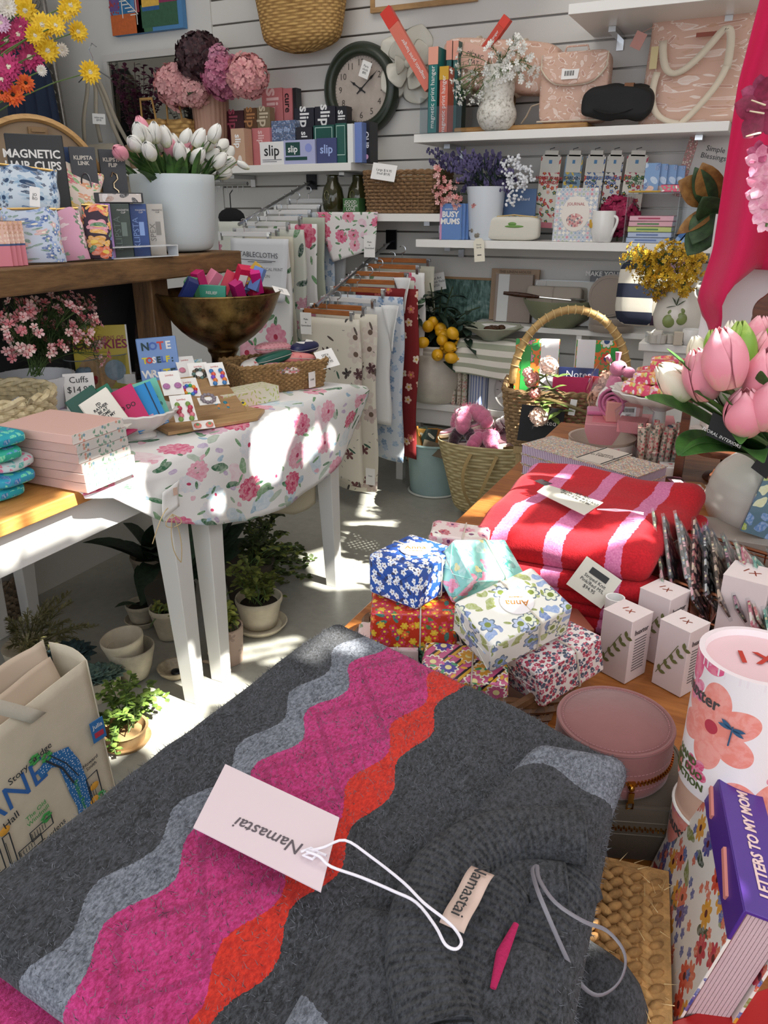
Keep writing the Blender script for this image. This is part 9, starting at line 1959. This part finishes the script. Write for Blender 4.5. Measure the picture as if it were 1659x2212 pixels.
# soft pink giraffe-like toy
t=TH('soft_toy','pink knitted long-necked animal toy peering over the basket','soft toy',P(1345,790,y=2.35)+V(0,0,-.02),(0,0,rad(20)));fm=mat('c97a96',.95,bump=.5,bs=250,sheen=.4)
g=G();g.tube([(-.01,0,-.10),(-.005,0,-.04),(0,0,.02)],[.034,.030,.024],12).sph(.032,.028,.028,at=(.005,0,.035)).sph(.026,.02,.019,at=(.04,-.005,.022),rot=(0,rad(12),0));g.done('body',fm,t,sub=1)
G().tube([(.0,0,.06),(.0,0,.09)],[.007,.011],8).tube([(-.02,.01,.055),(-.035,.01,.075)],[.006,.010],8).done('horn',fm,t);G().sph(.004,at=(.02,-.026,.045),seg=8,rings=6).done('eye',mat('121214',.1),t);G().tube([(-.03,-.03,-.03),(-.05,-.04,-.05),(-.055,-.03,-.09)],.010,8).done('striped_arm',stripes('red_white_arm','c92a34','e0d6d2',60,.5,0,2),t);t.location=(-.375,2.33,.935);t.scale=(.85,.85,.85)
t=TH('stacking_box','tall blush carton behind the towel carrying the pink toy','box',(-.405,2.335,RZ+.001));G().box(.07,.02,.05).done('carton',mat('c98a90'),t);t.location=(-.375,2.31,RZ+.001)
# ================================================================ hanging magenta dress and neighbours
t=TH('hanging_dress','bright magenta draped garment hanging at the right edge','garment',(0,1.95,0));mg_=NT('magenta_cloth');mg_.bump(mg_.noise(mg_.ob(),500,2),.25,.001);dm=mg_.fin(hx('c80f4e'),.85,sheen=.15);mg_.b.inputs['Transmission Weight'].default_value=0
LE=[(1668,-120),(1640,0),(1592,180),(1560,380),(1535,540),(1500,650),(1515,700)];lz=[P(*p,y=1.95) for p in LE]
def leftx(z):
    for a,b in zip(lz,lz[1:]):
        if b.z<=z<=a.z: return b.x+(a.x-b.x)*(z-b.z)/(a.z-b.z)
    return lz[0].x if z>lz[0].z else lz[-1].x
zt=lz[0].z
def botz(u):
    pz=[(0,690),(.05,735),(.09,700),(.14,615),(.2,580),(.45,590),(1,600)]
    for (a,b),(c,d) in zip(pz,pz[1:]):
        if a<=u<=c: return P(1520,b+(d-b)*(u-a)/(c-a),y=1.95).z
g=G()
def df(u,v):
    z=zt+(botz(u)-zt)*v;x=leftx(z)+.50*u*(.55+.45*v);return (x,.035*sin(u*22+2*v)*(.4+v)+.02*sin(u*9)+.03*v,z)
g.grid(70,40,df,1,1);g.done('front_panel',dm,t,solid=.0025);g=G();g.grid(30,30,lambda u,v:(leftx(zt+(botz(.3)-zt)*v)+.02+.45*u,.08+.02*sin(u*15),zt+(botz(.3)-zt)*v),1,1);g.done('back_panel',dm,t,solid=.0025)
t=TH('tissue_sheet','sheet of white tissue paper hanging below the magenta garment','paper',(0,2.06,0));a=P(1532,560,y=2.06);b=P(1532,745,y=2.06)
G().grid(20,10,lambda u,v:(a.x+.45*u,.02*sin(u*6)+.006*sin(u*21+v*5),a.z+.1+(b.z-.12-a.z-.1)*v),1,1).done('sheet',mat('e9e3e3',.8),t,solid=.001)
G().sph(.16,.04,.09,at=(a.x+.20,-.06,b.z-.03),seg=24,rings=12).done('crumpled_tissue',mat('ededed',.9,bump=1,bs=30),t,smooth=True)
# orchids
t=TH('orchid_stem','dark pink orchid spray at the right edge in front of the magenta garment','flowers',P(1690,300,y=1.55)); L0=t.location
for px,py,r_,c in ((1652,240,.05,('6a1030','8f1f48')),(1640,205,.03,('7a1a3c','a8446a')),(1645,350,.028,('c9708f','e6a9bd')),(1650,395,.030,('cf7a96','ebb6c6')),(1642,425,.026,('c9708f','e9b0c2')),(1650,455,.026,('d58ba4','efc2d0')),(1638,330,.02,('8f2a50','b8567a')),(1655,480,.02,('d58ba4','efc2d0'))):
    c_=P(px,py,y=1.53)-L0;g=G()
    for j in range(5): a=2*pi*j/5+.4;leaf(g,c_,V(cos(a),-.35,sin(a)),r_,r_*.75,.05,5,.15,up=(0,1,0))
    g.done('orchid_flower',petalm(*c),t,smooth=True)
G().tube(bez((0,0,.2),(.02,0,0),P(1655,490,y=1.53)-L0,10),.003,6).done('stem',STEMG,t)
g=G()
for dz in (0,.012,-.028): g.tube([P(1650,245,y=1.52)-L0+V(0,0,dz),P(1620,240,y=1.50)-L0+V(0,0,dz*1.3)],[.0018,.0012],5)
g.done('stamen',mat('e3d6b8'),t)
# magnolia leaves
t=TH('magnolia_branch','magnolia branch with brown and green leaves left of the magenta garment','branch',P(1545,470,y=2.12));L0=t.location;gg=[G(),G()]
for k,(a,b,w) in enumerate((((1535,430),(1472,395),.055),((1545,440),(1520,360),.05),((1545,445),(1500,520),.05),((1540,450),(1505,370),.04),((1545,450),(1470,500),.03),((1540,480),(1490,545),.055),((1540,470),(1520,430),.05))):
    A_=P(*a,y=2.12)-L0;B_=P(*b,y=2.06)-L0;leaf(gg[0 if k in(0,1,4) else 1],A_,B_-A_,(B_-A_).length*1.1,w*1.3,.0,7,.15,up=(0,-1,.2))
gg[0].done('brown_leaf',petalm('7a5428','9a7038'),t,solid=.001);gg[1].done('green_leaf',petalm('23381f','38542e'),t,solid=.001);G().tube(bez(P(1530,400,y=2.12)-L0,(0,0,0),P(1560,560,y=2.12)-L0,8),.004,6).done('stem',mat('5a4428'),t)
# wooden scalloped hand mirror and tray
t=TH('wooden_flower_stand','dark scalloped wooden flower shape on a stick by the right edge','wooden ornament',P(1645,760,y=1.85)+V(0,0,-.0));z0=t.location.z
t.location.z=RZ+.001;H2=P(1650,685,y=1.85).z-RZ
G().tube([(0,0,0),(0,0,H2-.05)],.010,10).done('stick',walnut,t);G().lathe([(.03,0),(.058,0),(.060,.008),(.058,.016),(.03,.016),(.03,0)],60,at=(.03,.008,H2),rot=(rad(90),0,0),wob=lambda k,a:.06*abs(sin(4*a)) if 1<=k<=3 else 0).done('flower_ring',walnut,t,ang=60)
t=TH('wooden_tray','reddish wooden tray edge with pink hair ties behind the tulips','tray',(P(1565,752,y=1.90).x,1.92,P(1565,752,y=1.90).z-.02));G().box(.16,.02,.02).done('rail',wood('red_rail','6a3626','955440',9,7),t,bev=.003)
g=G()
for k in range(3): g.tube([(.02+.012*k,.0+.014*cos(a),.01+.017*sin(a)) for a in [2*pi*i/12 for i in range(12)]],.003,5,True)
g.done('hair_tie',mat('b06a7c'),t);G().box(.02,.02,t.location.z-RZ-.001,at=(-.06,0,-(t.location.z-RZ-.001))).box(.02,.02,t.location.z-RZ-.001,at=(.06,0,-(t.location.z-RZ-.001))).done('leg',walnut,t)
